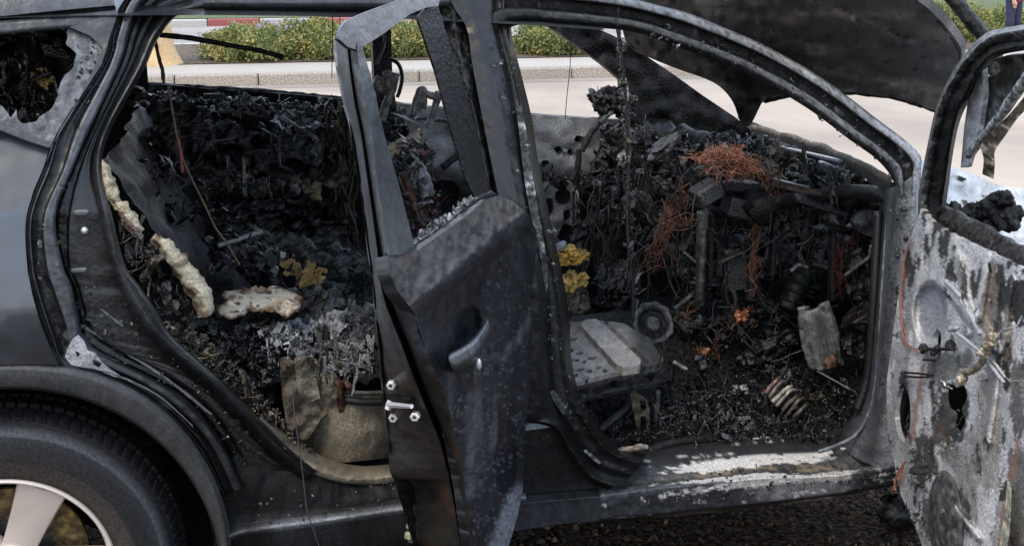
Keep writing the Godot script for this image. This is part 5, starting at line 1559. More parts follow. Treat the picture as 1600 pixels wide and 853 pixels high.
func build_rear_seat() -> void:
	var s := node("rear_seat", car)
	# backrest: the slab runs away across the car; its near edge shows as pale foam
	var mb := MB.new()
	var a := zp(168, 250, 0.56)
	var b := zp(330, 486, 0.56)
	sheet_grid(mb, a, b, Vector3(b.x - 0.02, b.y, -0.62), Vector3(a.x, a.y, -0.62), 30, 40, 0.035, func(w, _c): return flecked(w, Color(0.035, 0.034, 0.042), g(0.12, 0.1), -0.12))
	part("backrest", mb, M.char, s)
	mb = MB.new()
	var foam := Color(0.88, 0.78, 0.56)
	for f in [[[157, 249, 0.004], [164, 268, 0.011], [170, 290, 0.013], [178, 308, 0.012], [180, 316, 0.008]], [[176, 312, 0.008], [188, 322, 0.012], [200, 336, 0.012], [213, 352, 0.011], [221, 361, 0.003]], [[238, 370, 0.006], [252, 379, 0.014], [270, 398, 0.019], [288, 420, 0.021], [303, 444, 0.020], [317, 468, 0.019], [322, 490, 0.017]]]:
		for j in 2:
			var pr := PackedVector3Array()
			for q in f:
				pr.append(zp(q[0] - j * 2.0, q[1] + j * 1.5, 0.60 - j * 0.05))
			var c3 := curve3(pr, 7)
			var first := mb.v.size()
			for k in c3.size():
				var t: float = float(k) / (c3.size() - 1) * (f.size() - 1)
				var r := lerpf(f[int(t)][2], f[mini(int(t) + 1, f.size() - 1)][2], t - int(t))
				var dir := (c3[mini(k + 1, c3.size() - 1)] - c3[maxi(k - 1, 0)]).normalized()
				var x := dir.cross(Vector3(0, 0, 1)).normalized()
				for m in 10:
					var an := TAU * m / 10
					var w := c3[k] + x * cos(an) * r + Vector3(0, 0, 1) * sin(an) * r * 1.3
					w += (x * cos(an)) * 0.016 * n_mid.get_noise_3d(w.x * 3.2, w.y * 2.2, w.z * 2.2)
					mb.p(w, tone(foam.lerp(Color(0.24, 0.14, 0.08), s01(0.05, 0.35, n_mid.get_noise_3d(w.x * 2.0, w.y * 2.0, w.z * 0.5) + 0.4 * n_fine.get_noise_3d(w.x, w.y, w.z)) * 0.85), 1.0 + 0.5 * n_fine.get_noise_3d(w.x * 2.0, w.y * 2.0, w.z * 2.0)))
			for k in c3.size() - 1:
				for m in 10:
					mb.quad(first + k * 10 + m, first + k * 10 + (m + 1) % 10, first + (k + 1) * 10 + (m + 1) % 10, first + (k + 1) * 10 + m)
	part("foam_edge", mb, M.foam, s)
	mb = MB.new()
	cable(mb, [[186, 332, 0.63], [200, 350, 0.63], [212, 360, 0.63]], 0.006, Color(0.35, 0.2, 0.16), 8, 6, 0.4)
	cable(mb, [[192, 346, 0.62], [206, 360, 0.62], [220, 372, 0.62]], 0.008, Color(0.32, 0.26, 0.2), 8, 6, 0.4)
	clutter(mb, [182, 352, 225, 366, 300, 480, 318, 545, 255, 520, 228, 460], 0.52, 0.64, 120, 0.01, 0.04, [g(0.02), g(0.04), Color(0.14, 0.11, 0.08), g(0.1), Color(0.25, 0.2, 0.14), g(0.03)])
	clutter(mb, [250, 500, 300, 515, 350, 550, 420, 630, 485, 705, 500, 728, 440, 700, 340, 600], 0.66, 0.78, 520, 0.005, 0.02, [Color(0.26, 0.21, 0.145), Color(0.13, 0.11, 0.08), g(0.03), Color(0.4, 0.34, 0.25), g(0.02), Color(0.07, 0.06, 0.045)])
	tag(part("burnt_bolster", mb, M.debris, s, true), "", "", "", "stuff")
	mb = MB.new()
	var rc := zp(259, 507, 0.66)
	for k in 24:
		var t := TAU * k / 24
		for r in [[0.008, 0.0], [0.0085, 0.006], [0.005, 0.007], [0.0045, -0.002]]:
			mb.p(rc + Vector3(cos(t) * r[0], sin(t) * r[0], r[1]), Color(0.62, 0.56, 0.5))
	for k in 24:
		for i in 3:
			mb.quad(k * 4 + i, k * 4 + i + 1, ((k + 1) % 24) * 4 + i + 1, ((k + 1) % 24) * 4 + i)
	part("hinge_eyelet", mb, M.bare_metal, s)
	mb = MB.new()
	cable(mb, [[246, 512, 0.68], [270, 532, 0.68], [300, 556, 0.68], [318, 574, 0.68]], 0.007, Color(0.28, 0.24, 0.22), 8, 6, 0.4)
	part("lower_rail", mb, M.bare_metal, s)
	# cushion: a scorched heap on a steel riser
	mb = MB.new()
	var n := 46
	var m := 46
	for j in m + 1:
		for i in n + 1:
			var x := lerpf(0.36, 1.0, float(i) / n)
			var z := lerpf(-0.6, 0.60, float(j) / m)
			var y := 0.70 + 0.06 * n_big.get_noise_2d(x * 3.0, z * 3.0) + 0.05 * n_mid.get_noise_2d(x * 1.2, z * 1.2) + 0.02 * n_fine.get_noise_2d(x, z)
			y -= 0.10 * s01(0.86, 1.0, x) + 0.06 * s01(0.50, 0.60, z)
			var w := Vector3(x, y, z)
			mb.p(w, flecked(w, g(0.025, 0.2), g(0.22, 0.1), 0.0))
	for j in m:
		for i in n:
			var k := j * (n + 1) + i
			mb.quad(k, k + 1, k + n + 2, k + n + 1)
	part("cushion", mb, M.char, s)
	var near := func(x, y, o): return zp(x, y, 0.60 + o)
	var drum := func(x, y, o): return zp(x, y, 0.50 + o + 0.12 * sqrt(maxf(0.0, 1.0 - pow((x - 548.0) / 76.0, 2))))
	mb = MB.new()
	loft(mb, drum, [[470, 578, 462, 640, 474, 716], [492, 578, 500, 660, 486, 718], [515, 612, 510, 668, 500, 721], [528, 614, 524, 670, 520, 722], [545, 615, 544, 670, 544, 722], [562, 616, 562, 670, 564, 720], [580, 617, 580, 670, 584, 718], [596, 617, 598, 670, 604, 715], [640, 617, 640, 670, 640, 712]],
		[0.0, 0.012, 0.0], [Color(0.16, 0.135, 0.10), Color(0.36, 0.31, 0.23), Color(0.24, 0.2, 0.15)], 8, 0.006, func(w, col): return tone(col, 1.0 + 0.25 * n_big.get_noise_3d(w.x * 3.0, w.y * 3.0, w.z)), 8)  # brighter middle rail paints the riser's vertical shading
	var rs := part("steel_riser", mb, M.scorched, s)
	mb = MB.new()
	cable(mb, [[534, 611, 0.61], [560, 614, 0.63], [590, 614, 0.63], [640, 612, 0.62]], 0.006, g(0.12), 8, 6)
	cable(mb, [[536, 624, 0.62], [565, 628, 0.635], [600, 628, 0.63]], 0.009, g(0.02), 8, 6)
	part("rim_band", mb, M.bare_metal, rs)
	mb = MB.new()
	plate(mb, near, [436, 560, 480, 556, 520, 575, 532, 600, 524, 632, 500, 656, 480, 690, 466, 700, 448, 668, 440, 620], [], 6.0, 0.03, 0.05, func(w, _q): return flecked(w, Color(0.20, 0.17, 0.125), Color(0.04, 0.034, 0.028), 0.2), 0.008)
	plate(mb, near, [460, 574, 478, 560, 494, 590, 500, 622, 478, 632, 464, 610], [], 6.0, 0.045, 0.03, func(w, _q): return flecked(w, Color(0.30, 0.26, 0.19), Color(0.07, 0.06, 0.04), 0.12), 0.006)
	part("scorched_cover", mb, M.foam, s)
	mb = MB.new()
	cable(mb, [[522, 590, 0.62], [530, 606, 0.63], [534, 640, 0.62]], 0.010, Color(0.11, 0.05, 0.035), 8, 6, 0.6)
	cable(mb, [[540, 596, 0.62], [546, 606, 0.63], [552, 612, 0.62]], 0.008, Color(0.12, 0.05, 0.04), 8, 6, 0.6)
	part("rusty_bracket", mb, M.bare_metal, s)
	mb = MB.new()
	clutter(mb, [330, 520, 380, 508, 440, 520, 430, 600, 400, 640, 350, 590], 0.50, 0.66, 150, 0.012, 0.05, BLACKS)
	tag(part("charred_stuffing", mb, M.debris, s, true), "", "", "", "stuff")

func build_rear_forms() -> void:
	# what can still be made out of the far rear door's trim
	var mb := MB.new()
	for q in [[[215, 196], [330, 206], [450, 214], [556, 222], -0.72, 0.010, 0.03], [[300, 318], [380, 330], [470, 334], [556, 336], -0.70, 0.020, 0.014], [[340, 372], [420, 366], [500, 372], [556, 380], -0.55, 0.014, 0.03]]:
		mb = MB.new()
		var l := []
		for k in 4:
			l.append([q[k][0], q[k][1], q[4]])
		cable(mb, l, q[5], g(q[6], 0.2), 14, 9, 0.8)
		part("trim_bar", mb, M.debris)
	for q in [[470, 212, -0.62, 0.22, 0.14, 0.010, 0.20], [405, 240, -0.66, 0.16, 0.12, 0.008, 0.10], [330, 205, -0.66, 0.22, 0.10, 0.008, 0.07], [270, 180, -0.62, 0.2, 0.10, 0.006, 0.08], [350, 284, -0.5, 0.2, 0.06, 0.02, 0.16], [440, 290, -0.62, 0.18, 0.08, 0.01, 0.10], [500, 300, -0.66, 0.16, 0.2, 0.006, 0.05], [300, 250, -0.5, 0.22, 0.14, 0.006, 0.05], [250, 230, -0.2, 0.2, 0.2, 0.006, 0.05], [400, 330, -0.5, 0.26, 0.12, 0.007, 0.06], [480, 370, -0.45, 0.26, 0.12, 0.006, 0.07]]:
		mb = MB.new()
		rag(mb, zp(q[0], q[1], q[2]), Basis(Vector3(1, 0, 0), rng.randf_range(-0.5, 0.2)) * Basis(Vector3(0, 0, 1), rng.randf_range(-0.4, 0.4)), q[3], q[4], 24, 0.05, g(q[5], 0.4), g(q[6], 0.35), 0.3)
		part("burnt_lining_sheet", mb, M.debris)
	mb = MB.new()
	for k in 26:
		strand(mb, zp(rng.randf_range(516, 550), rng.randf_range(150, 200), rng.randf_range(-0.66, -0.5)), zp(rng.randf_range(516, 556), rng.randf_range(300, 440), rng.randf_range(-0.66, -0.5)), 0.0, 0.012, rng.randf_range(0.002, 0.007), tone(Color(0.07, 0.06, 0.035), rng.randf_range(0.2, 1.6)), 6)
	part("hanging_loom", mb, M.debris)
	# the collapsed cushion: glossy black folds, ash grey at the near edge
	for q in [[390, 505, 0.40, 0.30, 0.16, 0.010, 0.07, 0.3], [470, 500, 0.36, 0.26, 0.16, 0.010, 0.09, 0.3], [540, 520, 0.42, 0.26, 0.18, 0.010, 0.10, 0.3], [380, 540, 0.52, 0.16, 0.10, 0.008, 0.06, 0.3], [455, 528, 0.50, 0.16, 0.10, 0.10, 0.62, 0.1], [500, 526, 0.48, 0.18, 0.08, 0.02, 0.40, 0.3], [432, 540, 0.55, 0.09, 0.07, 0.16, 0.66, 0.1], [540, 560, 0.56, 0.16, 0.06, 0.07, 0.34, 0.2], [500, 562, 0.58, 0.14, 0.05, 0.06, 0.30, 0.2], [570, 540, 0.5, 0.14, 0.10, 0.012, 0.12, 0.3], [420, 400, 0.0, 0.3, 0.16, 0.007, 0.05, 0.3], [500, 410, 0.0, 0.3, 0.16, 0.007, 0.06, 0.3], [380, 420, 0.2, 0.2, 0.12, 0.007, 0.05, 0.3], [510, 470, 0.2, 0.2, 0.12, 0.012, 0.08, 0.3]]:
		mb = MB.new()
		rag(mb, zp(q[0], q[1], q[2]), Basis(Vector3(1, 0, 0), -1.15 + rng.randf_range(-0.2, 0.2)) * Basis(Vector3(0, 0, 1), rng.randf_range(-0.6, 0.6)), q[3], q[4], 26, 0.045, g(q[5], 0.4), g(q[6], 0.3), q[7])
		part("burnt_cushion_cloth", mb, M.debris)

func build_dash() -> void:
	var dsh := node("dashboard", car)
	var mb := MB.new()
	# burnt layers under the scuttle
	for r in [[1195, 218, -0.55, 1380, 296, 0.5, 0.014, 0.012], [1190, 240, -0.40, 1370, 322, 0.42, 0.018, 0.03], [1180, 262, -0.35, 1330, 318, 0.35, 0.03, 0.018], [1000, 250, -0.60, 1200, 330, 0.30, 0.05, 0.012], [1010, 215, -0.62, 1190, 240, -0.3, 0.05, 0.02]]:
		tube(mb, curve3(PackedVector3Array([zp(r[0], r[1], r[2]), zp((r[0] + r[3]) * 0.5, (r[1] + r[4]) * 0.5 - 3.0, (r[2] + r[5]) * 0.5), zp(r[3], r[4], r[5])]), 14), r[6], r[6] * 0.8, 10, g(r[7], 0.1), 0.8)
	part("cross_beam", mb, M.char, dsh)
	mb = MB.new()
	clutter(mb, [1000, 215, 1190, 214, 1300, 262, 1375, 300, 1380, 335, 1300, 335, 1290, 420, 1200, 440, 1040, 440, 1000, 380], -0.6, -0.02, 900, 0.008, 0.06, BLACKS)
	clutter(mb, [1010, 212, 1190, 208, 1250, 250, 1130, 300, 1020, 300], -0.45, 0.0, 320, 0.008, 0.045, GREYS)
	clutter(mb, [1200, 226, 1375, 285, 1370, 312, 1210, 290], 0.0, 0.4, 170, 0.010, 0.05, [g(0.03, 0.3), Color(0.07, 0.06, 0.04), g(0.05, 0.3), g(0.02), Color(0.1, 0.085, 0.05)])
	clutter(mb, [1230, 340, 1380, 360, 1370, 560, 1310, 600, 1220, 470], -0.4, 0.15, 520, 0.010, 0.06, BLACKS)
	clutter(mb, [1045, 420, 1260, 420, 1260, 520, 1060, 540], -0.5, 0.1, 560, 0.008, 0.05, BLACKS + [g(0.09, 0.3)])
	clutter(mb, [1060, 490, 1240, 480, 1230, 580, 1060, 580], 0.0, 0.2, 300, 0.008, 0.04, BLACKS + [g(0.12, 0.4), g(0.07, 0.4)])
	tag(part("burnt_fittings", mb, M.debris, dsh, true), "", "", "", "stuff")
	# the bare cross tube, ducts and uprights that still read as a dashboard
	mb = MB.new()
	tube(mb, path([[1388, 306, 0.62], [1330, 300, 0.42], [1240, 312, 0.2], [1130, 330, 0.02], [1030, 300, -0.3], [985, 262, -0.5]], 8), 0.021, 0.021, 14, g(0.022, 0.2), 0.25)
	part("cross_tube", mb, M.bare_metal, dsh)
	for q in [[1096, 330, 1094, 478, 0.17, 0.020, 0.09], [1112, 332, 1108, 440, 0.13, 0.014, 0.03], [1182, 350, 1172, 470, 0.14, 0.016, 0.04], [1210, 330, 1206, 430, 0.2, 0.012, 0.035], [1302, 340, 1300, 470, 0.26, 0.014, 0.03]]:
		mb = MB.new()
		var ua := zp(q[0], q[1], q[4])
		var ub := zp(q[2], q[3], q[4])
		var ud := (ub - ua)
		cbox(mb, Transform3D(Basis(Vector3(0, 0, 1), atan2(ud.x, -ud.y) * 1.0), (ua + ub) * 0.5), Vector3(q[5], ud.length(), 0.03), g(q[6], 0.2), 0.004)
		part("upright", mb, M.bare_metal, dsh, true)
	mb = MB.new()
	sheet_grid(mb, zp(1122, 362, 0.06), zp(1178, 372, 0.08), zp(1172, 474, 0.10), zp(1122, 462, 0.06), 14, 20, 0.05, func(w, _c): return flecked(w, g(0.045, 0.3), g(0.15, 0.3), 0.0))
	part("creased_panel", mb, M.bare_metal, dsh)
	mb = MB.new()
	var duct := path([[1230, 486, 0.16], [1250, 440, 0.14], [1280, 420, 0.12], [1312, 432, 0.14], [1324, 470, 0.16]], 12)
	for k in duct.size():
		pass
	tube(mb, duct, 0.034, 0.03, 14, g(0.012, 0.2), 0.3)
	part("air_duct", mb, M.bare_metal, dsh)
	mb = MB.new()
	for k in range(2, duct.size() - 2, 3):
		tube(mb, PackedVector3Array([duct[k - 1], duct[k]]), 0.037, 0.037, 14, g(0.02, 0.2))
	tag(part("duct_rib", mb, M.bare_metal, dsh), "", "", "", "stuff")
	# louvred evaporator case under the scuttle
	mb = MB.new()
	sheet_grid(mb, zp(1198, 226, 0.10), zp(1326, 262, 0.34), zp(1322, 284, 0.34), zp(1200, 256, 0.10), 30, 8, 0.03, func(w, _c): return flecked(w, g(0.03, 0.4), g(0.10, 0.3), 0.05))
	part("evaporator_case", mb, M.bare_metal, dsh)
	for k in 13:
		mb = MB.new()
		var lq := zp(lerpf(1206, 1318, k / 12.0), lerpf(240, 272, k / 12.0), lerpf(0.12, 0.36, k / 12.0))
		cbox(mb, Transform3D(Basis(Vector3(0, 0, 1), -0.1 + rng.randf_range(-0.1, 0.1)), lq), Vector3(0.006, 0.032, 0.012), g(rng.randf_range(0.03, 0.09), 0.3), 0.002)
		part("louvre", mb, M.debris, dsh, true)
	mb = MB.new()
	sheet_grid(mb, zp(1206, 282, 0.2), zp(1296, 302, 0.36), zp(1296, 310, 0.36), zp(1206, 292, 0.2), 18, 3, 0.02, func(w, _c): return flecked(w, Color(0.09, 0.07, 0.055), g(0.02), 0.05))
	part("parcel_lip", mb, M.bare_metal, dsh)
	mb = MB.new()
	rag(mb, zp(1320, 280, 0.34), Basis.IDENTITY, 0.035, 0.09, 12, 0.01, Color(0.05, 0.047, 0.02), Color(0.16, 0.15, 0.07))
	part("hanging_felt", mb, M.bare_metal, dsh)
	# burnt looms in thick hanging bunches
	for q in [[1012, 262, -0.1, 1006, 470, 24, 12.0], [1050, 300, 0.0, 1042, 450, 20, 9.0], [1075, 300, 0.06, 1066, 470, 18, 10.0], [1132, 338, 0.1, 1140, 500, 14, 9.0], [1225, 338, 0.2, 1216, 440, 12, 9.0], [1270, 330, 0.22, 1262, 420, 16, 12.0], [935, 300, -0.25, 930, 470, 22, 14.0], [900, 300, -0.35, 905, 440, 16, 12.0], [960, 330, -0.2, 950, 480, 22, 14.0]]:
		mb = MB.new()
		for k in int(q[5] * 0.45):
			var j: float = q[6]
			strand(mb, zp(q[0] + rng.randf_range(-j, j), q[1] + rng.randf_range(-14, 14), q[2] + rng.randf_range(-0.03, 0.03)), zp(q[3] + rng.randf_range(-j, j) * 1.3, q[4] + rng.randf_range(-70, 10), q[2] + rng.randf_range(-0.03, 0.05)), 0.0, 0.010, rng.randf_range(0.0012, 0.0042), tone([g(0.012), g(0.025, 0.2), g(0.06, 0.2), Color(0.05, 0.042, 0.03)][rng.randi() % 4], rng.randf_range(0.5, 1.4)), 5)
		part("hanging_loom", mb, M.debris, dsh)
	# lumps, brackets and slumped plastic
	for k in 46:
		mb = MB.new()
		var lp := Vector2(rng.randf_range(1000, 1370), rng.randf_range(225, 560))
		if lp.y < 215.0 + (lp.x - 1150.0) * 0.34 or (lp.x < 1060 and lp.y > 440):
			continue
		var sz := rng.randf_range(0.016, 0.045)
		var shade: Color = [g(0.010, 0.2), g(0.016, 0.3), g(0.03, 0.3), g(0.06, 0.2), Color(0.04, 0.032, 0.025), g(0.10, 0.2)][rng.randi() % 6]
		var lz := rng.randf_range(-0.02, 0.12) + 0.3 * s01(1200, 1360, lp.x)
		if rng.randf() < 0.55:
			blob(mb, zp(lp.x, lp.y, lz), Vector3(sz * rng.randf_range(0.8, 1.6), sz * rng.randf_range(0.4, 0.9), sz), Basis(Vector3(0, 0, 1), rng.randf_range(-1, 1)), 3, 0.45, shade, 7.0, 0.6)
			part("melted_lump", mb, M.debris, dsh)
		else:
			var ang := Basis(Vector3(0, 0, 1), rng.randf_range(-0.9, 0.9)) * Basis(Vector3.UP, rng.randf_range(-0.8, 0.8))
			cbox(mb, Transform3D(ang, zp(lp.x, lp.y, lz)), Vector3(sz * 2.2, sz * 0.28, sz * 0.8), shade, 0.003)
			cbox(mb, Transform3D(ang * Basis(Vector3(0, 0, 1), PI * 0.5), zp(lp.x, lp.y, lz) + ang * Vector3(sz * 1.0, sz * 0.5, 0)), Vector3(sz * 1.2, sz * 0.26, sz * 0.78), shade, 0.003)
			part("bracket", mb, M.debris, dsh, true)
	# wrinkled sheets of burnt lining
	for q in [[1040, 250, -0.12, 0.16, 0.10], [1085, 240, 0.0, 0.12, 0.08], [1000, 330, -0.25, 0.14, 0.16], [945, 250, -0.4, 0.10, 0.12], [925, 350, -0.35, 0.16, 0.16], [960, 430, -0.2, 0.18, 0.12], [1060, 400, 0.0, 0.12, 0.16], [1230, 390, 0.0, 0.2, 0.2], [1345, 420, 0.3, 0.12, 0.2], [1340, 530, 0.3, 0.14, 0.16], [1110, 520, 0.0, 0.2, 0.10], [1190, 540, 0.12, 0.2, 0.1], [1290, 380, 0.1, 0.14, 0.12]]:
		mb = MB.new()
		rag(mb, zp(q[0], q[1], q[2]), Basis(Vector3(1, 0, 0), rng.randf_range(-0.7, 0.3)) * Basis(Vector3(0, 0, 1), rng.randf_range(-0.5, 0.5)), q[3], q[4], 22, 0.045, g(0.008, 0.3), g(0.06, 0.2), 0.3)
		part("burnt_lining_sheet", mb, M.debris, dsh)
	# recognisable housings
	for q in [[1105, 300, 0.16, 0.075, 0.05, 0.08, 0.5, 0.3, 0.16], [1160, 324, 0.18, 0.10, 0.055, 0.10, -0.22, 0.2, 0.11], [1152, 290, 0.14, 0.12, 0.03, 0.08, -0.1, 0.3, 0.05], [1150, 420, 0.10, 0.07, 0.13, 0.04, 0.1, 0.2, 0.10], [1262, 246, 0.16, 0.22, 0.03, 0.06, -0.22, 0.1, 0.09], [1250, 292, 0.18, 0.16, 0.012, 0.05, -0.25, 0.1, 0.10], [1305, 268, 0.30, 0.10, 0.03, 0.05, -0.35, 0.1, 0.07], [1120, 262, 0.1, 0.14, 0.04, 0.05, 0.2, 0.1, 0.05], [1322, 286, 0.36, 0.018, 0.07, 0.03, -0.05, 0.1, 0.12], [1285, 322, 0.3, 0.16, 0.02, 0.05, -0.3, 0.1, 0.05], [1030, 345, -0.05, 0.06, 0.05, 0.05, 0.3, 0.2, 0.07]]:
		mb = MB.new()
		var bs := Basis(Vector3.UP, q[7] - 0.3) * Basis(Vector3(0, 0, 1), q[6])
		cbox(mb, Transform3D(bs, zp(q[0], q[1], q[2])), Vector3(q[3], q[4], q[5]), g(q[8] * 0.6, 0.3), 0.006)
		part("housing", mb, M.debris, dsh, true)
	mb = MB.new()
	cable(mb, [[1104, 322, 0.16], [1100, 370, 0.18], [1097, 420, 0.2], [1094, 470, 0.2]], 0.011, g(0.085, 0.1), 8, 8, 0.3)
	cable(mb, [[1135, 440, 0.1], [1150, 470, 0.12], [1130, 520, 0.1]], 0.008, g(0.05), 8, 8, 0.3)
	cable(mb, [[1055, 482, 0.1], [1080, 462, 0.08], [1100, 440, 0.06], [1120, 430, 0.0]], 0.007, g(0.14, 0.2), 8, 6, 0.4)
	part("support_stay", mb, M.bare_metal, dsh)
	mb = MB.new()
	var face := func(x, y, o): return zp(x, y, 0.40 + o)
	plate(mb, face, [1334, 346, 1340, 335, 1352, 330, 1378, 318, 1392, 304, 1394, 318, 1384, 340, 1384, 374, 1366, 372, 1350, 366, 1338, 358], [], 6.0, 0.0, 0.02, func(w, _q): return flecked(w, g(0.09, 0.1), g(0.2), -0.1), 0.02)
	part("side_bracket", mb, M.bare_metal, dsh)
	mb = MB.new()
	var cl := zp(1355, 395, 0.5)
	cable(mb, [[1362, 384, 0.48], [1358, 402, 0.46], [1340, 416, 0.44], [1322, 430, 0.4]], 0.005, g(0.3), 8, 6, 0.3)
	part("pipe", mb, M.bare_metal, dsh)
	mb = MB.new()
	cable(mb, [[1236, 424, 0.2], [1250, 414, 0.2], [1262, 418, 0.2]], 0.006, g(0.3), 8, 6, 0.3)
	part("pipe", mb, M.bare_metal, dsh)
	mb = MB.new()
	cable(mb, [[1270, 413, 0.15], [1296, 420, 0.18], [1312, 440, 0.2], [1318, 470, 0.2]], 0.011, g(0.03), 8, 6, 0.3)
	part("pipe", mb, M.bare_metal, dsh)
	mb = MB.new()
	var row_a := zp(1212, 318, 0.12)
	var row_b := zp(1300, 345, 0.25)
	for k in 11:
		var q := row_a.lerp(row_b, k / 10.0)
		cbox(mb, Transform3D(Basis(Vector3(0, 0, 1), rng.randf_range(-0.3, 0.3)), q), Vector3(0.012, 0.03, 0.014), g(rng.randf_range(0.02, 0.08)), 0.002)
	part("connector_block", mb, M.debris, dsh, true)
	# copper: the nest of bared wire on top and the strands that hang from it
	mb = MB.new()
	for k in 420:
		var ang := rng.randf() * TAU
		var rr := pow(rng.randf(), 0.7)
		var cx := 1138.0 + cos(ang) * rr * 46.0 * (1.0 + 0.4 * n_big.get_noise_2d(ang * 0.4, 3.0))
		var cy := 256.0 + sin(ang) * rr * 19.0 * (1.0 + 0.8 * n_big.get_noise_2d(ang * 0.5, 9.0)) + (cx - 1138.0) * 0.16 - 8.0 * (1.0 - rr)
		var a := zp(cx, cy, 0.26 + rng.randf_range(-0.05, 0.06))
		var dir := Vector3(rng.randfn(), rng.randfn() * 0.5, rng.randfn()).normalized() * rng.randf_range(0.008, 0.045)
		strand(mb, a - dir, a + dir, -0.004, 0.006, rng.randf_range(0.0005, 0.0014), tone(Color(0.33, 0.15, 0.10), rng.randf_range(0.35, 1.35)), 3)
	part("copper_nest", mb, M.copper, dsh)
	var runs := [[1068, 285, 0.06, 1048, 345, 0.05, 26, 10.0], [1042, 318, 0.1, 1036, 372, 0.1, 20, 8.0], [1040, 345, 0.1, 1090, 356, 0.12, 12, 5.0], [1036, 360, 0.1, 1018, 425, 0.08, 22, 10.0], [1036, 350, 0.08, 1046, 410, 0.08, 12, 8.0], [1205, 312, 0.22, 1186, 350, 0.22, 26, 7.0], [1186, 345, 0.22, 1180, 440, 0.22, 24, 5.0], [1215, 240, 0.1, 1210, 300, 0.12, 26, 7.0], [1196, 285, 0.12, 1212, 330, 0.15, 20, 9.0], [1320, 370, 0.3, 1312, 470, 0.3, 26, 16.0], [1340, 360, 0.3, 1330, 440, 0.3, 14, 12.0], [1090, 470, 0.1, 1070, 500, 0.1, 10, 10.0], [1180, 400, 0.2, 1176, 470, 0.2, 8, 8.0], [1350, 480, 0.35, 1344, 520, 0.35, 10, 8.0]]
	for r in runs:
		mb = MB.new()
		for k in int(r[6] * 0.6):
			var j: float = r[7] * 1.5
			strand(mb, zp(r[0] + rng.randf_range(-j, j), r[1] + rng.randf_range(-j, j), r[2] + rng.randf_range(-0.03, 0.03)), zp(r[3] + rng.randf_range(-j, j), r[4] + rng.randf_range(-j, j) - rng.randf() * 20.0, r[5] + rng.randf_range(-0.03, 0.03)), 0.01, 0.012, rng.randf_range(0.0007, 0.0012), tone(Color(0.26, 0.11, 0.07) if r[0] < 1300 else Color(0.13, 0.035, 0.03), rng.randf_range(0.25, 1.25)), 3)
		part("copper_strands", mb, M.copper, dsh)
	# black wiring everywhere
	mb = MB.new()
	for k in 90:
		var a := zp(rng.randf_range(990, 1380), rng.randf_range(220, 480), rng.randf_range(-0.4, 0.4))
		strand(mb, a, a + Vector3(rng.randf_range(-0.15, 0.15), rng.randf_range(-0.25, 0.05), rng.randf_range(-0.1, 0.1)), 0.03, 0.02, rng.randf_range(0.0007, 0.0018), g(rng.randf_range(0.008, 0.05)), 4)
	tag(part("burnt_loom", mb, M.wire, dsh), "", "", "", "stuff")
	# driver's side: column, stalk and what is left of the wheel
	var col := node("steering_column", car)
	mb = MB.new()
	cable(mb, [[1010, 262, -0.38], [985, 240, -0.40], [958, 200, -0.42]], 0.03, g(0.02), 8, 10, 0.5)
	part("column", mb, M.char, col)
	mb = MB.new()
	cable(mb, [[908, 236, -0.45], [922, 210, -0.45], [940, 185, -0.45], [962, 158, -0.45]], 0.012, g(0.05, 0.2), 8, 8, 0.4)
	cable(mb, [[938, 192, -0.43], [955, 176, -0.43], [978, 165, -0.43]], 0.009, g(0.16, 0.2), 8, 8, 0.4)
	cable(mb, [[905, 232, -0.45], [902, 262, -0.45], [892, 282, -0.45]], 0.010, g(0.05, 0.2), 8, 8, 0.4)
	part("stalk", mb, M.bare_metal, col)
	mb = MB.new()
	for q in [[934, 152, 0.028], [950, 148, 0.034], [966, 152, 0.032], [980, 158, 0.026], [940, 164, 0.024], [958, 164, 0.026], [972, 172, 0.022]]:
		blob(mb, zp(q[0], q[1], -0.44), Vector3(q[2], q[2] * 0.8, q[2]), any_turn(), 3, 0.5, g(0.05, 0.5), 8.0)
	clutter(mb, [924, 146, 985, 146, 990, 178, 930, 168], -0.48, -0.4, 50, 0.01, 0.03, [g(0.04, 0.4), g(0.12, 0.3), g(0.02)])
	part("melted_wheel", mb, M.debris, col)
	# blower ring on the floor
	mb = MB.new()
	var rc := zp(1020, 506, 0.06)
	var tilt := Basis(Vector3(1, 0, 0), -0.5)
	var prof := [[0.062, -0.02], [0.064, 0.012], [0.056, 0.016], [0.045, 0.010], [0.044, -0.006], [0.028, -0.008], [0.024, 0.008], [0.016, 0.012], [0.0, 0.013]]
	for k in 40:
		var t := TAU * k / 40
		for r in prof:
			var rad: float = r[0] * (1.0 + (0.06 if (k % 4) < 2 and r[0] > 0.05 else 0.0))
			mb.p(rc + tilt * Vector3(cos(t) * rad, sin(t) * rad, r[1]), g([0.03, 0.08, 0.2, 0.12, 0.008, 0.008, 0.10, 0.2, 0.14][prof.find(r)], 0.3))
	for k in 40:
		for i in prof.size() - 1:
			mb.quad(k * prof.size() + i, k * prof.size() + i + 1, ((k + 1) % 40) * prof.size() + i + 1, ((k + 1) % 40) * prof.size() + i)
	part("blower_ring", mb, M.bare_metal)

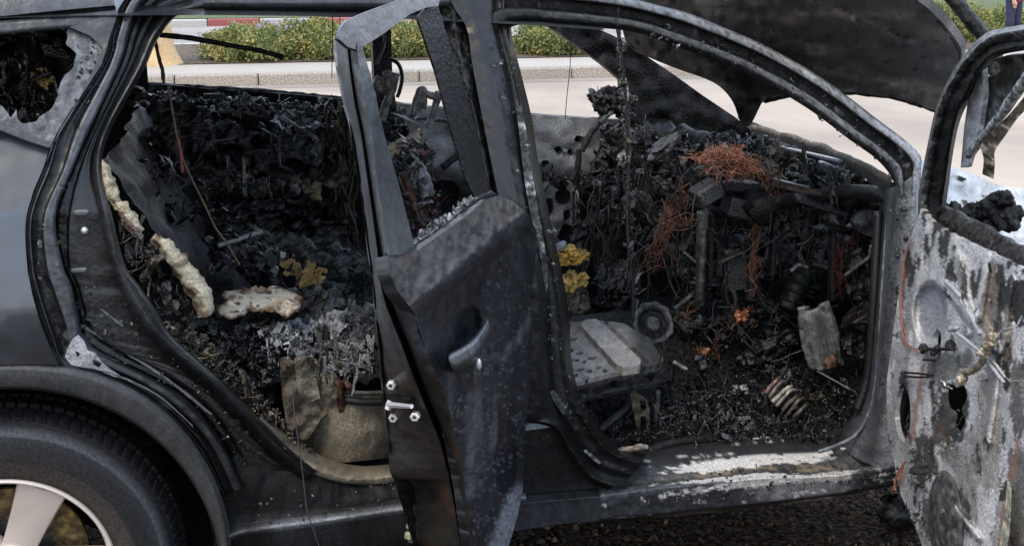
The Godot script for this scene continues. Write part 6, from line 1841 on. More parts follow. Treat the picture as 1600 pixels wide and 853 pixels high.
func build_front_seat() -> void:
	var s := node("front_seat", car)
	tag(s, "bare steel pan of the front seat")
	# the pan lies level at seat height
	var top := func(x, y, o): return yp(x, y, 0.60 + o)
	var mb := MB.new()
	var slots := []
	for q in [[895, 530], [892, 548], [905, 552], [898, 563], [912, 566], [925, 560], [905, 578], [920, 580], [935, 574], [945, 580], [899, 586], [915, 590], [890, 575], [938, 590]]:
		var sx := rng.randf_range(0.8, 1.5)
		slots.append([q[0] - 5 * sx, q[1] + rng.randf_range(0, 3), q[0], q[1] - 3, q[0] + 6 * sx, q[1] - rng.randf_range(0, 3), q[0] + 2, q[1] + 3])
	plate(mb, top, [882, 504, 905, 502, 918, 498, 975, 505, 1000, 520, 1024, 542, 1032, 556, 1030, 568, 1000, 574, 960, 582, 925, 590, 892, 600, 870, 604, 868, 520], slots, 5.0, 0.0, 0.006,
		func(w, q): return flecked(w, Color(0.26, 0.248, 0.232).lerp(g(0.06), s01(972, 1006, q.x)), g(0.035), 0.14), 0.012, false,
		func(q, _w):
			var n := Geometry2D.get_closest_point_to_segment(q, Vector2(912, 503), Vector2(972, 575)).distance_to(q)
			var r2 := Geometry2D.get_closest_point_to_segment(q, Vector2(938, 500), Vector2(1012, 570)).distance_to(q)
			return -0.012 * s01(6, 2, n) - 0.012 * s01(5, 2, r2))
	var pan := part("seat_pan", mb, M.scorched, s)
	mb = MB.new()
	plate(mb, top, [906, 506, 916, 499, 932, 498, 942, 506, 1002, 562, 1000, 570, 974, 574, 962, 568], [], 5.0, 0.018, 0.003, func(w, _q): return flecked(w, Color(0.34, 0.325, 0.305), g(0.06), 0.1), 0.022)
	part("pressed_rib", mb, M.scorched, pan)
	var fz := func(x, y, o): return zp(x, y, 0.44 + o)
	mb = MB.new()
	loft(mb, fz, [[868, 606, 868, 616, 872, 628, 876, 634], [895, 602, 895, 612, 898, 624, 900, 630], [930, 593, 930, 602, 932, 617, 934, 623], [980, 582, 980, 591, 981, 606, 982, 612], [1026, 570, 1027, 580, 1028, 596, 1028, 602], [1036, 556, 1037, 566, 1038, 584, 1038, 592]], [-0.006, 0.004, -0.012, 0.008], [g(0.28), g(0.12), g(0.08), g(0.16)], 10, 0.006, func(w, col): return flecked(w, col, g(0.35), -0.15), 3)
	part("front_rail", mb, M.bare_metal, s)
	for q in [[960, 600], [1018, 588], [905, 616]]:
		mb = MB.new()
		blob(mb, zp(q[0], q[1], 0.452), Vector3(0.009, 0.010, 0.004), Basis.IDENTITY, 1, 0.1, g(0.006))
		part("bolt_hole", mb, M.char, s)
	mb = MB.new()
	cable(mb, [[868, 632, 0.55], [878, 642, 0.55], [898, 638, 0.55], [910, 624, 0.55], [912, 614, 0.55]], 0.012, g(0.06, 0.2), 8, 8, 0.3)
	part("runner_end", mb, M.bare_metal, s)
	mb = MB.new()
	plate(mb, func(x, y, o): return zp(x, y, 0.46 + o), [985, 616, 992, 610, 1003, 618, 1012, 624, 1016, 640, 1016, 668, 1008, 690, 1000, 696, 996, 670, 990, 644], [[1000, 626, 1008, 628, 1010, 640, 1002, 640], [1001, 652, 1008, 650, 1010, 668, 1003, 676]], 4.5, 0.0, 0.01, func(w, _q): return flecked(w, Color(0.17, 0.14, 0.1), g(0.03), 0.05), 0.01)
	part("leg_bracket", mb, M.bare_metal, s)
	mb = MB.new()
	cable(mb, [[922, 688, 0.52], [950, 662, 0.46], [984, 634, 0.40]], 0.010, g(0.11, 0.2), 4, 6)
	part("cross_stay", mb, M.bare_metal, s)
	mb = MB.new()
	cable(mb, [[938, 688, 0.46], [968, 662, 0.42], [994, 642, 0.38]], 0.007, g(0.08, 0.2), 4, 6)
	part("cross_stay", mb, M.bare_metal, s)
	mb = MB.new()
	cable(mb, [[1029, 610, 0.42], [1026, 645, 0.42], [1021, 684, 0.42]], 0.008, g(0.16, 0.2), 4, 6)
	part("cross_stay", mb, M.bare_metal, s)
	mb = MB.new()
	cable(mb, [[905, 640, 0.2], [940, 648, 0.2], [980, 640, 0.2]], 0.010, g(0.04, 0.2), 4, 6)
	part("cross_stay", mb, M.bare_metal, s)
	mb = MB.new()
	cable(mb, [[900, 646, 0.66], [915, 670, 0.66], [940, 690, 0.68], [962, 700, 0.70]], 0.012, g(0.02, 0.2), 8, 8, 0.3)
	cable(mb, [[1012, 706, 0.66], [1045, 694, 0.64], [1085, 688, 0.62], [1130, 686, 0.6], [1165, 684, 0.58]], 0.012, g(0.025, 0.2), 8, 8, 0.3)
	part("seat_runner", mb, M.bare_metal, s)
	# frame of the driver's seat, seen through the rear door's window
	var fs := node("driver_seat_frame", car)
	mb = MB.new()
	for q in [[[594, 120], [588, 135], [602, 140], [606, 112]], [[596, 190], [602, 165], [612, 140], [618, 114]], [[600, 120], [607, 116], [612, 128], [604, 140]]]:
		var l := []
		for z in q:
			l.append([z[0], z[1], -0.42])
		cable(mb, l, 0.013, g(0.18, 0.1), 7, 8, 0.2)
	cable(mb, [[588, 100, -0.42], [600, 70, -0.45], [598, 50, -0.5]], 0.004, g(0.1), 7, 6, 0.2)
	part("side_plate", mb, M.bare_metal, fs)
	mb = MB.new()
	for q in [[644, 182, 655, 144, 662, 143, 660, 170], [652, 172, 662, 148, 676, 150, 684, 152], [668, 200, 678, 172, 684, 150, 680, 148]]:
		cable(mb, [[q[0], q[1], -0.38], [q[2], q[3], -0.38], [q[4], q[5], -0.38], [q[6], q[7], -0.38]], 0.0115, g(0.24, 0.0), 7, 8, 0.25)
	part("headrest_tube", mb, M.bare_metal, fs)
	mb = MB.new()
	cable(mb, [[608, 92, -0.45], [622, 100, -0.42], [628, 120, -0.42], [624, 142, -0.42], [620, 152, -0.42]], 0.006, g(0.012), 8, 6)
	part("belt_loop", mb, M.wire, fs)
	mb = MB.new()
	cable(mb, [[612, 232, -0.3], [628, 222, -0.28], [648, 218, -0.28], [656, 216, -0.28]], 0.012, Color(0.5, 0.43, 0.32), 8, 8, 0.5)
	blob(mb, zp(613, 234, -0.3), Vector3(0.02, 0.024, 0.02), any_turn(), 2, 0.5, Color(0.55, 0.46, 0.33), 8.0)
	blob(mb, zp(645, 214, -0.3), Vector3(0.03, 0.012, 0.02), any_turn(), 2, 0.5, Color(0.5, 0.4, 0.32), 8.0)
	part("charred_foam", mb, M.foam, fs)
	mb = MB.new()
	cable(mb, [[634, 246, -0.28], [648, 258, -0.27], [660, 276, -0.26], [668, 306, -0.26]], 0.022, g(0.36, 0.3), 8, 10, 0.3)
	part("bent_tube", mb, M.bare_metal, fs)
	mb = MB.new()
	cable(mb, [[624, 276, -0.22], [634, 300, -0.22], [646, 318, -0.22], [664, 318, -0.2], [680, 312, -0.2], [686, 304, -0.2]], 0.006, g(0.3, 0.0), 8, 6, 0.3)
	cable(mb, [[656, 318, -0.22], [660, 340, -0.22], [660, 352, -0.22]], 0.012, Color(0.16, 0.11, 0.07), 6, 6, 0.5)
	cable(mb, [[628, 270, -0.22], [640, 298, -0.22], [650, 330, -0.22]], 0.014, Color(0.12, 0.05, 0.035), 6, 6, 0.5)
	part("spring_wire", mb, M.bare_metal, fs)
	mb = MB.new()
	clutter(mb, [618, 215, 660, 205, 680, 240, 690, 350, 650, 380, 628, 300], -0.3, -0.15, 110, 0.01, 0.05, [g(0.02), g(0.05), Color(0.1, 0.06, 0.04), g(0.18), Color(0.12, 0.03, 0.025)])
	tag(part("burnt_padding", mb, M.debris, fs, true), "", "", "", "stuff")
	mb = MB.new()
	cbox(mb, Transform3D(Basis(Vector3(0, 0, 1), 0.1), zp(666, 254, -0.3)), Vector3(0.035, 0.07, 0.03), g(0.016), 0.004)
	cbox(mb, Transform3D(Basis(Vector3(0, 0, 1), 0.1), zp(667, 254, -0.283)), Vector3(0.014, 0.018, 0.004), g(0.4, 0.2), 0.001)
	part("buckle", mb, M.bare_metal, fs, true)

func build_hanging() -> void:
	# strips and wires that dangle from the burnt roof lining
	var mb := MB.new()
	cable(mb, [[966, 44, 0.15], [972, 90, 0.15], [976, 130, 0.15], [980, 180, 0.15], [982, 260, 0.15], [980, 330, 0.16], [984, 400, 0.16], [990, 460, 0.16], [988, 500, 0.16]], 0.006, g(0.05, 0.1), 8, 6, 0.6)
	for k in 150:
		var y := rng.randf_range(60, 500)
		var x := 968.0 + (y - 44.0) * 0.05
		scrap(mb, zp(x + rng.randf_range(-5, 5), y, 0.15 + rng.randf_range(-0.015, 0.015)), 0.008, 0.03, [g(0.05), g(0.12), g(0.02), Color(0.14, 0.13, 0.1), g(0.3)], [0.7, 0.3, 0.0])
	part("hanging_strip", mb, M.debris)
	mb = MB.new()
	cable(mb, [[978, 122, 0.16], [981, 140, 0.16], [982, 158, 0.16]], 0.003, g(0.6), 4, 5)
	part("hanging_shred", mb, M.ash)
	for w in [[[892, 40, 0.1], [891, 100, 0.1], [886, 150, 0.1], [883, 186, 0.1]], [[519, 16, 0.2], [519, 60, 0.2], [518, 122, 0.2]], [[530, 16, 0.2], [531, 40, 0.2], [530, 62, 0.2]]]:
		mb = MB.new()
		cable(mb, w, 0.0011, g(0.02), 6, 4)
		part("hanging_wire", mb, M.wire)
	mb = MB.new()
	cable(mb, [[240, 54, 0.60], [300, 60, 0.58], [360, 71, 0.55], [400, 78, 0.53], [441, 89, 0.5]], 0.006, g(0.012), 8, 7, 0.3)
	part("fallen_trim_rod", mb, M.char)
	mb = MB.new()
	cable(mb, [[242, 64, 0.5], [246, 84, 0.5], [252, 108, 0.5], [255, 130, 0.5]], 0.0045, g(0.02), 8, 6, 0.7)
	part("dangling_wire", mb, M.wire)
	mb = MB.new()
	cable(mb, [[262, 134, 0.3], [270, 180, 0.3], [282, 240, 0.3], [300, 282, 0.3], [318, 318, 0.3], [336, 356, 0.3], [352, 378, 0.3], [374, 414, 0.3]], 0.0028, Color(0.13, 0.1, 0.07), 8, 5, 0.5)
	part("dangling_wire", mb, M.wire)
	mb = MB.new()
	cable(mb, [[278, 216, 0.34], [282, 240, 0.34], [284, 270, 0.34]], 0.0035, Color(0.22, 0.07, 0.05), 6, 5, 0.5)
	part("dangling_wire", mb, M.wire)
	mb = MB.new()
	cable(mb, [[262, 228, -0.5], [310, 224, -0.5], [368, 215, -0.5]], 0.0025, g(0.12), 6, 5)
	part("dangling_wire", mb, M.wire)
	mb = MB.new()
	cable(mb, [[340, 384, 0.2], [366, 376, 0.2], [396, 366, 0.2], [410, 362, 0.2]], 0.006, g(0.22, 0.1), 6, 6, 0.5)
	part("dangling_wire", mb, M.wire)
	mb = MB.new()
	cable(mb, [[456, 600, 0.90], [460, 650, 0.93], [470, 720, 0.95], [476, 770, 0.96], [480, 800, 0.97], [492, 835, 0.97], [500, 860, 0.97]], 0.0013, g(0.05), 8, 5)
	part("trailing_wire", mb, M.wire)

# ---------------------------------------------------------------- loose things lying in the car
func loose(called: String, mb: MB, m: Material, label: String, category: String, flat := false) -> void:
	tag(part(called, mb, m, self, flat), label, category)
func build_loose() -> void:
	var mb := MB.new()
	# pale foam sheet on the rear seat
	var seat := func(x, y, o): return yp(x, y, 0.80 + o)
	var rag := []
	for q in resample(pts2([344, 460, 352, 456, 378, 450, 410, 447, 440, 450, 462, 456, 474, 462, 470, 470, 464, 484, 452, 492, 440, 490, 428, 484, 410, 486, 392, 484, 372, 494, 360, 500, 346, 492, 340, 480, 352, 474, 356, 468]), 7.0):
		rag.append_array([q.x + rng.randf_range(-4.0, 4.0), q.y + rng.randf_range(-3.0, 3.0)])
	plate(mb, seat, rag, [], 5.0, 0.0, 0.02, func(w, q): return Color(0.78, 0.72, 0.62).lerp(Color(0.22, 0.13, 0.07), s01(5.0, 0.5, edge_distance(q, rag) + 14.0 * n_mid.get_noise_3d(w.x * 1.5, w.y, w.z * 1.5))).lerp(Color(0.5, 0.36, 0.22), s01(0.25, 0.5, n_mid.get_noise_3d(w.x, w.y, w.z)) * 0.8), 0.004)
	loose("foam_sheet", mb, M.foam, "flat cream piece of seat foam lying on the burnt rear seat", "foam")
	mb = MB.new()
	for q in [[440, 408, 0.02], [452, 414, 0.024], [466, 424, 0.022], [482, 432, 0.03], [496, 434, 0.022], [430, 420, 0.018]]:
		crumple(mb, yp(q[0], q[1], 0.80), any_turn(), q[2] * 2.4, q[2] * 1.6, 6, q[2] * 0.7, Color(0.3, 0.2, 0.075) if q[0] > 440 else Color(0.6, 0.55, 0.5))
	loose("scorched_foam_scrap", mb, M.foam, "small yellowish scrap of scorched foam behind the cream foam sheet", "foam")
	mb = MB.new()
	for k in 200:
		var q := Vector2(rng.randf_range(330, 585), rng.randf_range(480, 575))
		if q.y < 508 and q.x < 478 and q.x > 335:
			continue
		scrap(mb, yp(q.x, q.y, 0.735 + rng.randf_range(0.0, 0.03)), 0.008, 0.035, BLACKS + [g(0.1, 0.3)], [0.5, 0.3, 0.2])
	for k in 70:
		var q := Vector2(rng.randfn(450, 26), rng.randfn(535, 10))
		scrap(mb, yp(q.x, q.y, 0.765 + rng.randf_range(0.0, 0.02)), 0.006, 0.025, [g(0.45, 0.3), g(0.3, 0.3), g(0.6, 0.2), g(0.12, 0.3)], [0.85, 0.15, 0.0])
	for k in 90:
		var q := Vector2(rng.randf_range(490, 585), rng.randf_range(550, 585))
		scrap(mb, yp(q.x, q.y, 0.75), 0.010, 0.04, [g(0.2, 0.0), Color(0.24, 0.21, 0.16), g(0.05), g(0.35)], [0.8, 0.2, 0.0])
	for k in 160:
		var q := Vector2(rng.randf_range(340, 560), rng.randf_range(370, 445))
		scrap(mb, yp(q.x, q.y, 0.73 + rng.randf_range(0.0, 0.03)), 0.008, 0.04, BLACKS, [0.4, 0.35, 0.25])
	tag(part("debris", mb, M.debris, self, true), "charred upholstery heaped on the rear seat, ash-grey towards the door", "debris", "", "stuff")
	# greenish sheet behind the seat foam
	mb = MB.new()
	plate(mb, func(x, y, o): return zp(x, y, 0.25 + o), [470, 450, 520, 440, 556, 452, 552, 484, 520, 492, 486, 480], [], 7.0, 0.0, 0.05, func(w, _q): return flecked(w, Color(0.035, 0.055, 0.06), g(0.02), 0.1), 0.006)
	loose("charred_sheet", mb, M.char, "dark blue-green crumpled sheet at the far edge of the cream foam", "sheet")
	# front: yellow melted lump above the seat pan
	mb = MB.new()
	for q in [[876, 398, 0.032], [892, 394, 0.034], [908, 398, 0.024], [884, 410, 0.02], [900, 408, 0.018], [872, 408, 0.016]]:
		blob(mb, zp(q[0], q[1], 0.12), Vector3(q[2], q[2] * 0.5, q[2]), Basis(Vector3.UP, rng.randf() * 6.0), 3, 0.5, Color(0.50, 0.30, 0.06), 8.0, 0.9)
	loose("melted_lump", mb, M.foam, "yellow scorched lump of foam beside the centre pillar, the larger one", "lump")
	mb = MB.new()
	for q in [[884, 440, 0.02], [896, 436, 0.022], [908, 438, 0.018], [890, 448, 0.02]]:
		blob(mb, zp(q[0], q[1], 0.10), Vector3(q[2] * 1.2, q[2] * 0.8, q[2]), any_turn(), 3, 0.5, Color(0.42, 0.28, 0.08), 8.0, 0.9)
	loose("melted_lump", mb, M.foam, "small yellow foam lump just below the larger one, above the seat pan", "lump")
	mb = MB.new()
	for q in [[888, 456, 0.03], [904, 454, 0.026], [890, 474, 0.036], [906, 478, 0.034], [880, 490, 0.03]]:
		blob(mb, zp(q[0], q[1], 0.08), Vector3(q[2], q[2] * 0.6, q[2]), any_turn(), 2, 0.4, Color(0.10, 0.095, 0.075), 8.0)
	loose("burnt_block", mb, M.debris, "grey-green burnt block under the yellow lumps, behind the seat pan", "block")
	mb = MB.new()
	cable(mb, [[852, 394, 0.18], [868, 388, 0.16], [882, 381, 0.14]], 0.011, g(0.45, 0.3), 6, 8, 0.1)
	loose("metal_tube", mb, M.bare_metal, "short pale metal tube lying against the larger yellow lump", "tube")
	# finned heater core standing in the front footwell
	var core := node("heater_core")
	tag(core, "grey finned heater core standing tilted in the front footwell", "heater core")
	var cc := zp(1281, 522, 0.34)
	var bs := Basis(Vector3(0, 0, 1), 0.26) * Basis(Vector3.UP, -0.35)
	for k in 27:
		mb = MB.new()
		var t := k / 26.0
		var half := 0.036 * (0.62 + 0.38 * sin(PI * (0.15 + 0.75 * t)))
		var n := 16
		for i in n + 1:
			var an := lerpf(-1.45, 1.45, float(i) / n)
			var x := half * sin(an)
			var bulge := 0.034 * cos(an)
			var zig := 0.0019 * (1 if i % 2 else -1)
			for q in [[0.0, bulge - 0.016], [-0.0012, bulge]]:
				mb.p(cc + bs * Vector3(x + 0.006 * sin(t * 5.0), -0.092 + t * 0.175 + zig + q[0] + x * 0.12, q[1]), flecked(cc + bs * Vector3(x, t * 0.18, 0), g(0.8 + 0.1 * (k % 2)), Color(0.2, 0.17, 0.14), -0.05))
		for i in n:
			mb.quad(i * 2, i * 2 + 1, i * 2 + 3, i * 2 + 2)
		part("fin", mb, M.bare_metal, core, true)
	mb = MB.new()
	for s in [-1, 1]:
		tube(mb, curve3(PackedVector3Array([cc + bs * Vector3(s * 0.028, -0.1, 0), cc + bs * Vector3(s * 0.038, 0.0, 0), cc + bs * Vector3(s * 0.027, 0.09, 0)]), 8), 0.007, 0.007, 8, g(0.3, 0.1), 0.3, 2.6)
	part("side_tank", mb, M.bare_metal, core)
	mb = MB.new()
	cbox(mb, Transform3D(bs, cc + bs * Vector3(0, -0.004, -0.006)), Vector3(0.046, 0.16, 0.02), g(0.02), 0.004)
	part("block", mb, M.char, core, true)
	mb = MB.new()
	blob(mb, zp(1298, 566, 0.38), Vector3(0.022, 0.016, 0.016), any_turn(), 2, 0.5, Color(0.26, 0.14, 0.09), 8.0)
	part("rusty_end", mb, M.bare_metal, core)
	mb = MB.new()
	blob(mb, zp(1316, 566, 0.28), Vector3(0.010, 0.007, 0.008), any_turn(), 1, 0.3, g(0.7), 8.0)
	loose("white_chip", mb, M.ash, "tiny white chip at the foot of the finned heater core", "chip")
	# crushed can-like lump, banded white and red
	mb = MB.new()
	for k in 7:
		var t := k / 6.0
		var q := zp(lerpf(1208, 1252, t), lerpf(600, 640, t), 0.50)
		var l := 0.056 * (1.0 - 0.5 * absf(t - 0.5))
		tube(mb, curve3(PackedVector3Array([q + Vector3(-l * 0.6, -0.02, 0.01), q + Vector3(0, 0.012 + 0.008 * (k % 2), 0.015), q + Vector3(l * 0.7, 0.008, -0.02)]), 6), 0.0065, 0.005, 7, [Color(0.36, 0.2, 0.18), Color(0.3, 0.26, 0.24), Color(0.7, 0.66, 0.58), Color(0.55, 0.5, 0.42), Color(0.12, 0.1, 0.09), Color(0.2, 0.16, 0.12), Color(0.14, 0.12, 0.1)][k], 0.6)
	blob(mb, zp(1232, 630, 0.46), Vector3(0.045, 0.026, 0.03), any_turn(), 2, 0.5, Color(0.07, 0.06, 0.05), 8.0)
	loose("crushed_coil", mb, M.bare_metal, "crushed coil banded white and red-brown lying on the front floor", "coil")
	mb = MB.new()
	for k in 6:
		var q := zp(1268 + k * 6, 622 + (k % 3) * 8, 0.36)
		blob(mb, q, Vector3(0.02, 0.012, 0.014), any_turn(), 2, 0.5, Color(0.09, 0.08, 0.068), 8.0)
	loose("charred_clod", mb, M.debris, "dark charred clod right beside the banded coil", "clod")
	mb = MB.new()
	cable(mb, [[1278, 580, 0.42], [1300, 592, 0.46], [1328, 608, 0.5]], 0.003, g(0.22), 4, 6)
	loose("thin_rod", mb, M.bare_metal, "thin grey rod leaning down from the heater core's foot", "rod")
	mb = MB.new()
	cable(mb, [[1053, 565, 0.2], [1064, 572, 0.2], [1074, 577, 0.2]], 0.006, g(0.5, 0.1), 4, 6)
	loose("pale_rod", mb, M.bare_metal, "short pale rod on the floor just ahead of the seat pan", "rod")
	mb = MB.new()
	crumple(mb, zp(1157, 608, 0.32), Basis(Vector3(1, 0, 0), -0.9), 0.05, 0.03, 5, 0.01, g(0.5, 0.3))
	loose("foil_scrap", mb, M.bare_metal, "light grey foil scrap on the blackened front floor", "scrap")
	for f in [[1160, 496, 0.026, Color(0.36, 0.14, 0.09), "bright copper-red flake lodged in the burnt dashboard wreckage", "flake"], [1101, 549, 0.02, Color(0.33, 0.16, 0.08), "small copper-orange flake low down between seat pan and dashboard", "flake"]]:
		mb = MB.new()
		for k in 5:
			crumple(mb, zp(f[0] + rng.randf_range(-6, 6), f[1] + rng.randf_range(-7, 7), 0.16 + rng.randf_range(-0.02, 0.02)), any_turn(), f[2] * 1.3, f[2], 4, f[2] * 0.5, f[3])
		for k in 20:
			var a := zp(f[0] + rng.randf_range(-24, 24), f[1] + rng.randf_range(-14, 14), 0.14)
			strand(mb, a, a + Vector3(rng.randfn(), rng.randfn(), rng.randfn()) * 0.02, 0.004, 0.004, 0.0012, tone(f[3], 0.6), 3)
		loose("copper_flake", mb, M.copper, f[4], f[5])
	# tan clamp on the sill edge
	mb = MB.new()
	var cl := zp(980, 702, 0.78)
	for k in 30:
		var t := TAU * k / 30
		for i in 6:
			var p2 := TAU * i / 6
			var rr := 0.026 + cos(p2) * 0.008
			mb.p(cl + Vector3(cos(t) * rr * 1.25, sin(p2) * 0.006 + sin(t) * rr * 0.35, sin(t) * rr), flecked(cl + Vector3(cos(t), p2, sin(t)) * 0.05, Color(0.42, 0.35, 0.27), g(0.06), 0.1))
	for k in 30:
		for i in 6:
			mb.quad(k * 6 + i, k * 6 + (i + 1) % 6, ((k + 1) % 30) * 6 + (i + 1) % 6, ((k + 1) % 30) * 6 + i)
	tube(mb, path([[992, 700, 0.78], [1002, 698, 0.78], [1012, 699, 0.78]], 4), 0.009, 0.006, 7, Color(0.45, 0.38, 0.32), 0.5)
	loose("tan_clamp", mb, M.bare_metal, "tan ring-shaped clamp lying inside the front sill, under the seat", "clamp")
	# footwell litter
	mb = MB.new()
	for k in 1900:
		var q := Vector2(rng.randf_range(1030, 1370), rng.randf_range(520, 690))
		if q.y > 690 - (q.x - 1300) * 0.6 or q.y < 520 + (1100 - q.x) * 0.4:
			continue
		scrap(mb, yp(q.x, q.y, 0.40 + rng.randf_range(0.0, 0.05)), 0.006, 0.035, BLACKS + [g(0.12), Color(0.08, 0.07, 0.055)], [0.5, 0.25, 0.25])
	for k in 500:
		var q := Vector2(rng.randf_range(1040, 1250), rng.randf_range(610, 690))
		scrap(mb, yp(q.x, q.y, 0.405), 0.005, 0.02, [g(0.1), g(0.2), g(0.05), Color(0.12, 0.10, 0.07), g(0.35)], [0.6, 0.3, 0.1])
	for k in 200:
		var q := Vector2(rng.randf_range(900, 1040), rng.randf_range(600, 700))
		scrap(mb, yp(q.x, q.y, 0.405), 0.008, 0.04, BLACKS, [0.6, 0.3, 0.1])
	tag(part("litter", mb, M.debris, self, true), "black crumbled litter covering the front floor of the car", "litter", "", "stuff")
	# lumps fallen to the ground by the front door hinge
	mb = MB.new()
	for k in 18:
		var q := Vector2(rng.randf_range(1385, 1436), rng.randf_range(780, 806))
		blob(mb, yp(q.x, q.y, 0.25), Vector3.ONE * rng.randf_range(0.01, 0.03), any_turn(), 1, 0.8, g(rng.randf_range(0.012, 0.05), 0.3), 9.0)
	tube(mb, PackedVector3Array([yp(1400, 790, 0.25), yp(1410, 800, 0.12), yp(1414, 806, 0.0)]), 0.03, 0.05, 8, g(0.015), 0.5)
	loose("burnt_lump", mb, M.char, "black burnt lump hanging to the ground below the front door's hinge", "lump")

# ---------------------------------------------------------------- a bystander far behind
func build_person() -> void:
	var foot := yp(1578, 84, 0.0)
	var o := node("person")
	o.position = Vector3(foot.x, 0.0, foot.z)
	o.rotation.y = 0.5
	tag(o, "person in a red top and dark navy trousers standing beyond the shrubs", "person")
	# bones: from, to, radius at each, colour
	var skin_c := Color(0.42, 0.24, 0.16)
	var red := Color(0.5, 0.03, 0.035)
	var navy := Color(0.018, 0.022, 0.05)
	var bones := [
		[Vector3(-0.09, 0.92, 0), Vector3(-0.11, 0.5, 0.02), 0.092, 0.062, navy], [Vector3(-0.11, 0.5, 0.02), Vector3(-0.12, 0.09, -0.01), 0.06, 0.045, navy],
		[Vector3(0.09, 0.92, 0), Vector3(0.10, 0.5, 0.03), 0.092, 0.062, navy], [Vector3(0.10, 0.5, 0.03), Vector3(0.12, 0.09, 0.0), 0.06, 0.045, navy],
		[Vector3(-0.12, 0.05, -0.02), Vector3(-0.14, 0.035, 0.15), 0.042, 0.034, g(0.03)], [Vector3(0.12, 0.05, -0.01), Vector3(0.15, 0.035, 0.15), 0.042, 0.034, g(0.03)],
		[Vector3(0, 0.95, 0), Vector3(0, 1.08, 0), 0.14, 0.13, red], [Vector3(0, 1.08, 0), Vector3(0, 1.34, -0.01), 0.13, 0.15, red], [Vector3(-0.13, 1.40, -0.01), Vector3(0.13, 1.40, -0.01), 0.075, 0.075, red],
		[Vector3(-0.19, 1.40, -0.01), Vector3(-0.24, 1.12, 0.0), 0.058, 0.045, red], [Vector3(-0.24, 1.12, 0), Vector3(-0.22, 0.88, 0.10), 0.042, 0.03, skin_c],
		[Vector3(0.19, 1.40, -0.01), Vector3(0.25, 1.12, 0.0), 0.058, 0.045, red], [Vector3(0.25, 1.12, 0), Vector3(0.24, 0.88, 0.10), 0.042, 0.03, skin_c],
		[Vector3(0, 1.42, 0), Vector3(0, 1.54, 0.015), 0.055, 0.052, skin_c], [Vector3(0, 1.60, 0.02), Vector3(0, 1.67, 0.005), 0.078, 0.088, skin_c], [Vector3(0, 1.56, 0.05), Vector3(0, 1.6, 0.07), 0.04, 0.045, skin_c], [Vector3(0, 1.62, 0.10), Vector3(0, 1.60, 0.112), 0.012, 0.014, skin_c]]
	for s in [-1, 1]:
		var wr := Vector3(-0.22 if s < 0 else 0.24, 0.88, 0.10)
		var palm := wr + Vector3(0, -0.07, 0.02)
		bones.append([wr, palm, 0.027, 0.032, skin_c])
		for k in 4:
			var base := palm + Vector3(0, -0.015, (k - 1.5) * 0.018)
			bones.append([base, base + Vector3(-s * 0.012, -0.05 - 0.008 * (1 if k == 1 or k == 2 else 0), 0.006), 0.0115, 0.010, skin_c])
			bones.append([base + Vector3(-s * 0.012, -0.05, 0.006), base + Vector3(-s * 0.03, -0.075, 0.0), 0.010, 0.009, skin_c])
		bones.append([wr + Vector3(0, -0.03, 0.035), wr + Vector3(-s * 0.01, -0.085, 0.065), 0.013, 0.010, skin_c])
	part("body", surface_net(bones, 0.022, Vector3(-0.36, -0.02, -0.2), Vector3(0.36, 1.8, 0.28)), M.cloth, o)
	var hair := MB.new()
	blob(hair, Vector3(0, 1.685, -0.012), Vector3(0.094, 0.085, 0.104), Basis.IDENTITY, 3, 0.15, Color(0.02, 0.015, 0.01))
	part("hair", hair, M.cloth, o)
	for s in [-1, 1]:
		var ey := MB.new()
		blob(ey, Vector3(s * 0.033, 1.635, 0.085), Vector3(0.012, 0.008, 0.008), Basis.IDENTITY, 1, 0.0, g(0.05))
		part("eye", ey, M.cloth, o)
		var er := MB.new()
		blob(er, Vector3(s * 0.088, 1.62, 0.0), Vector3(0.012, 0.03, 0.02), Basis.IDENTITY, 2, 0.1, skin_c)
		part("ear", er, M.cloth, o)
	var mo := MB.new()
	blob(mo, Vector3(0, 1.565, 0.098), Vector3(0.024, 0.006, 0.008), Basis.IDENTITY, 1, 0.0, Color(0.25, 0.08, 0.07))
	part("mouth", mo, M.cloth, o)
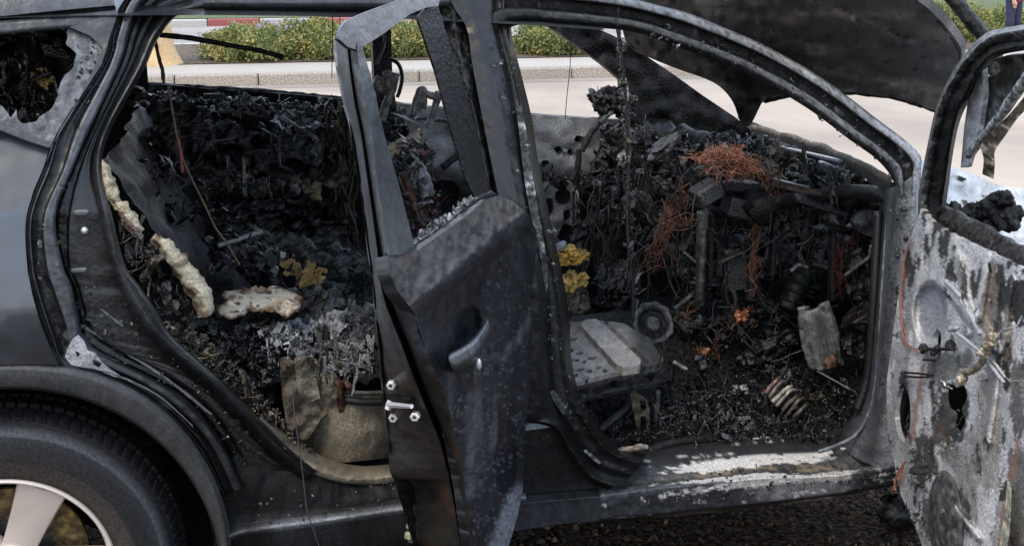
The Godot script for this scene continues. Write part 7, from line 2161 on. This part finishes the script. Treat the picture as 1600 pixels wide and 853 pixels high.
func surface_net(bones: Array, cell: float, lo: Vector3, hi: Vector3) -> MB:
	# the skin where the smooth union of tapered bones ends: one vertex per crossed cell
	var nx := int((hi.x - lo.x) / cell) + 1
	var ny := int((hi.y - lo.y) / cell) + 1
	var nz := int((hi.z - lo.z) / cell) + 1
	var f := PackedFloat32Array()
	f.resize(nx * ny * nz)
	f.fill(1.0)
	var who := PackedInt32Array()
	who.resize(f.size())
	var near := PackedFloat32Array()
	near.resize(f.size())
	near.fill(1e9)
	for bi in bones.size():
		var b: Array = bones[bi]
		var a: Vector3 = b[0]
		var d: Vector3 = b[1] - a
		var r := maxf(b[2], b[3]) + 0.06
		var l := (a.min(b[1]) - Vector3.ONE * r - lo) / cell
		var h := (a.max(b[1]) + Vector3.ONE * r - lo) / cell
		for z in range(maxi(0, int(l.z)), mini(nz, int(h.z) + 2)):
			for y in range(maxi(0, int(l.y)), mini(ny, int(h.y) + 2)):
				for x in range(maxi(0, int(l.x)), mini(nx, int(h.x) + 2)):
					var p := lo + Vector3(x, y, z) * cell
					var t := clampf((p - a).dot(d) / maxf(d.length_squared(), 1e-9), 0, 1)
					var v := (p - a - d * t).length() - lerpf(b[2], b[3], t)
					var k := (z * ny + y) * nx + x
					if v < near[k]:
						near[k] = v
						who[k] = bi
					var s := minf(0.03, b[2] * 0.8)
					var m := clampf(0.5 + 0.5 * (f[k] - v) / s, 0, 1)
					f[k] = lerpf(f[k], v, m) - s * m * (1.0 - m)
	var mb := MB.new()
	var id := PackedInt32Array()
	id.resize(f.size())
	id.fill(-1)
	var step := [1, nx, nx * ny]
	for z in nz - 1:
		for y in ny - 1:
			for x in nx - 1:
				var k := (z * ny + y) * nx + x
				var sum := Vector3.ZERO
				var n := 0
				for c in 8:
					var ka := k + (c & 1) + (1 if c & 2 else 0) * nx + (1 if c & 4 else 0) * nx * ny
					for ax in 3:
						if c & (1 << ax):
							continue
						var kb: int = ka + step[ax]
						if (f[ka] < 0.0) != (f[kb] < 0.0):
							var pa := Vector3(c & 1, 1 if c & 2 else 0, 1 if c & 4 else 0)
							pa[ax] += f[ka] / (f[ka] - f[kb])
							sum += pa
							n += 1
				if n:
					id[k] = mb.p(lo + (Vector3(x, y, z) + sum / n) * cell, bones[who[k]][4])
	for z in range(1, nz - 1):
		for y in range(1, ny - 1):
			for x in range(1, nx - 1):
				var k := (z * ny + y) * nx + x
				for ax in 3:
					var kb: int = k + step[ax]
					if (f[k] < 0.0) == (f[kb] < 0.0):
						continue
					var u: int = step[(ax + 1) % 3]
					var v: int = step[(ax + 2) % 3]
					var q := [id[k], id[k - u], id[k - u - v], id[k - v]]
					if q.min() < 0:
						continue
					if f[k] < 0.0:
						mb.quad(q[0], q[3], q[2], q[1])
					else:
						mb.quad(q[0], q[1], q[2], q[3])
	return mb
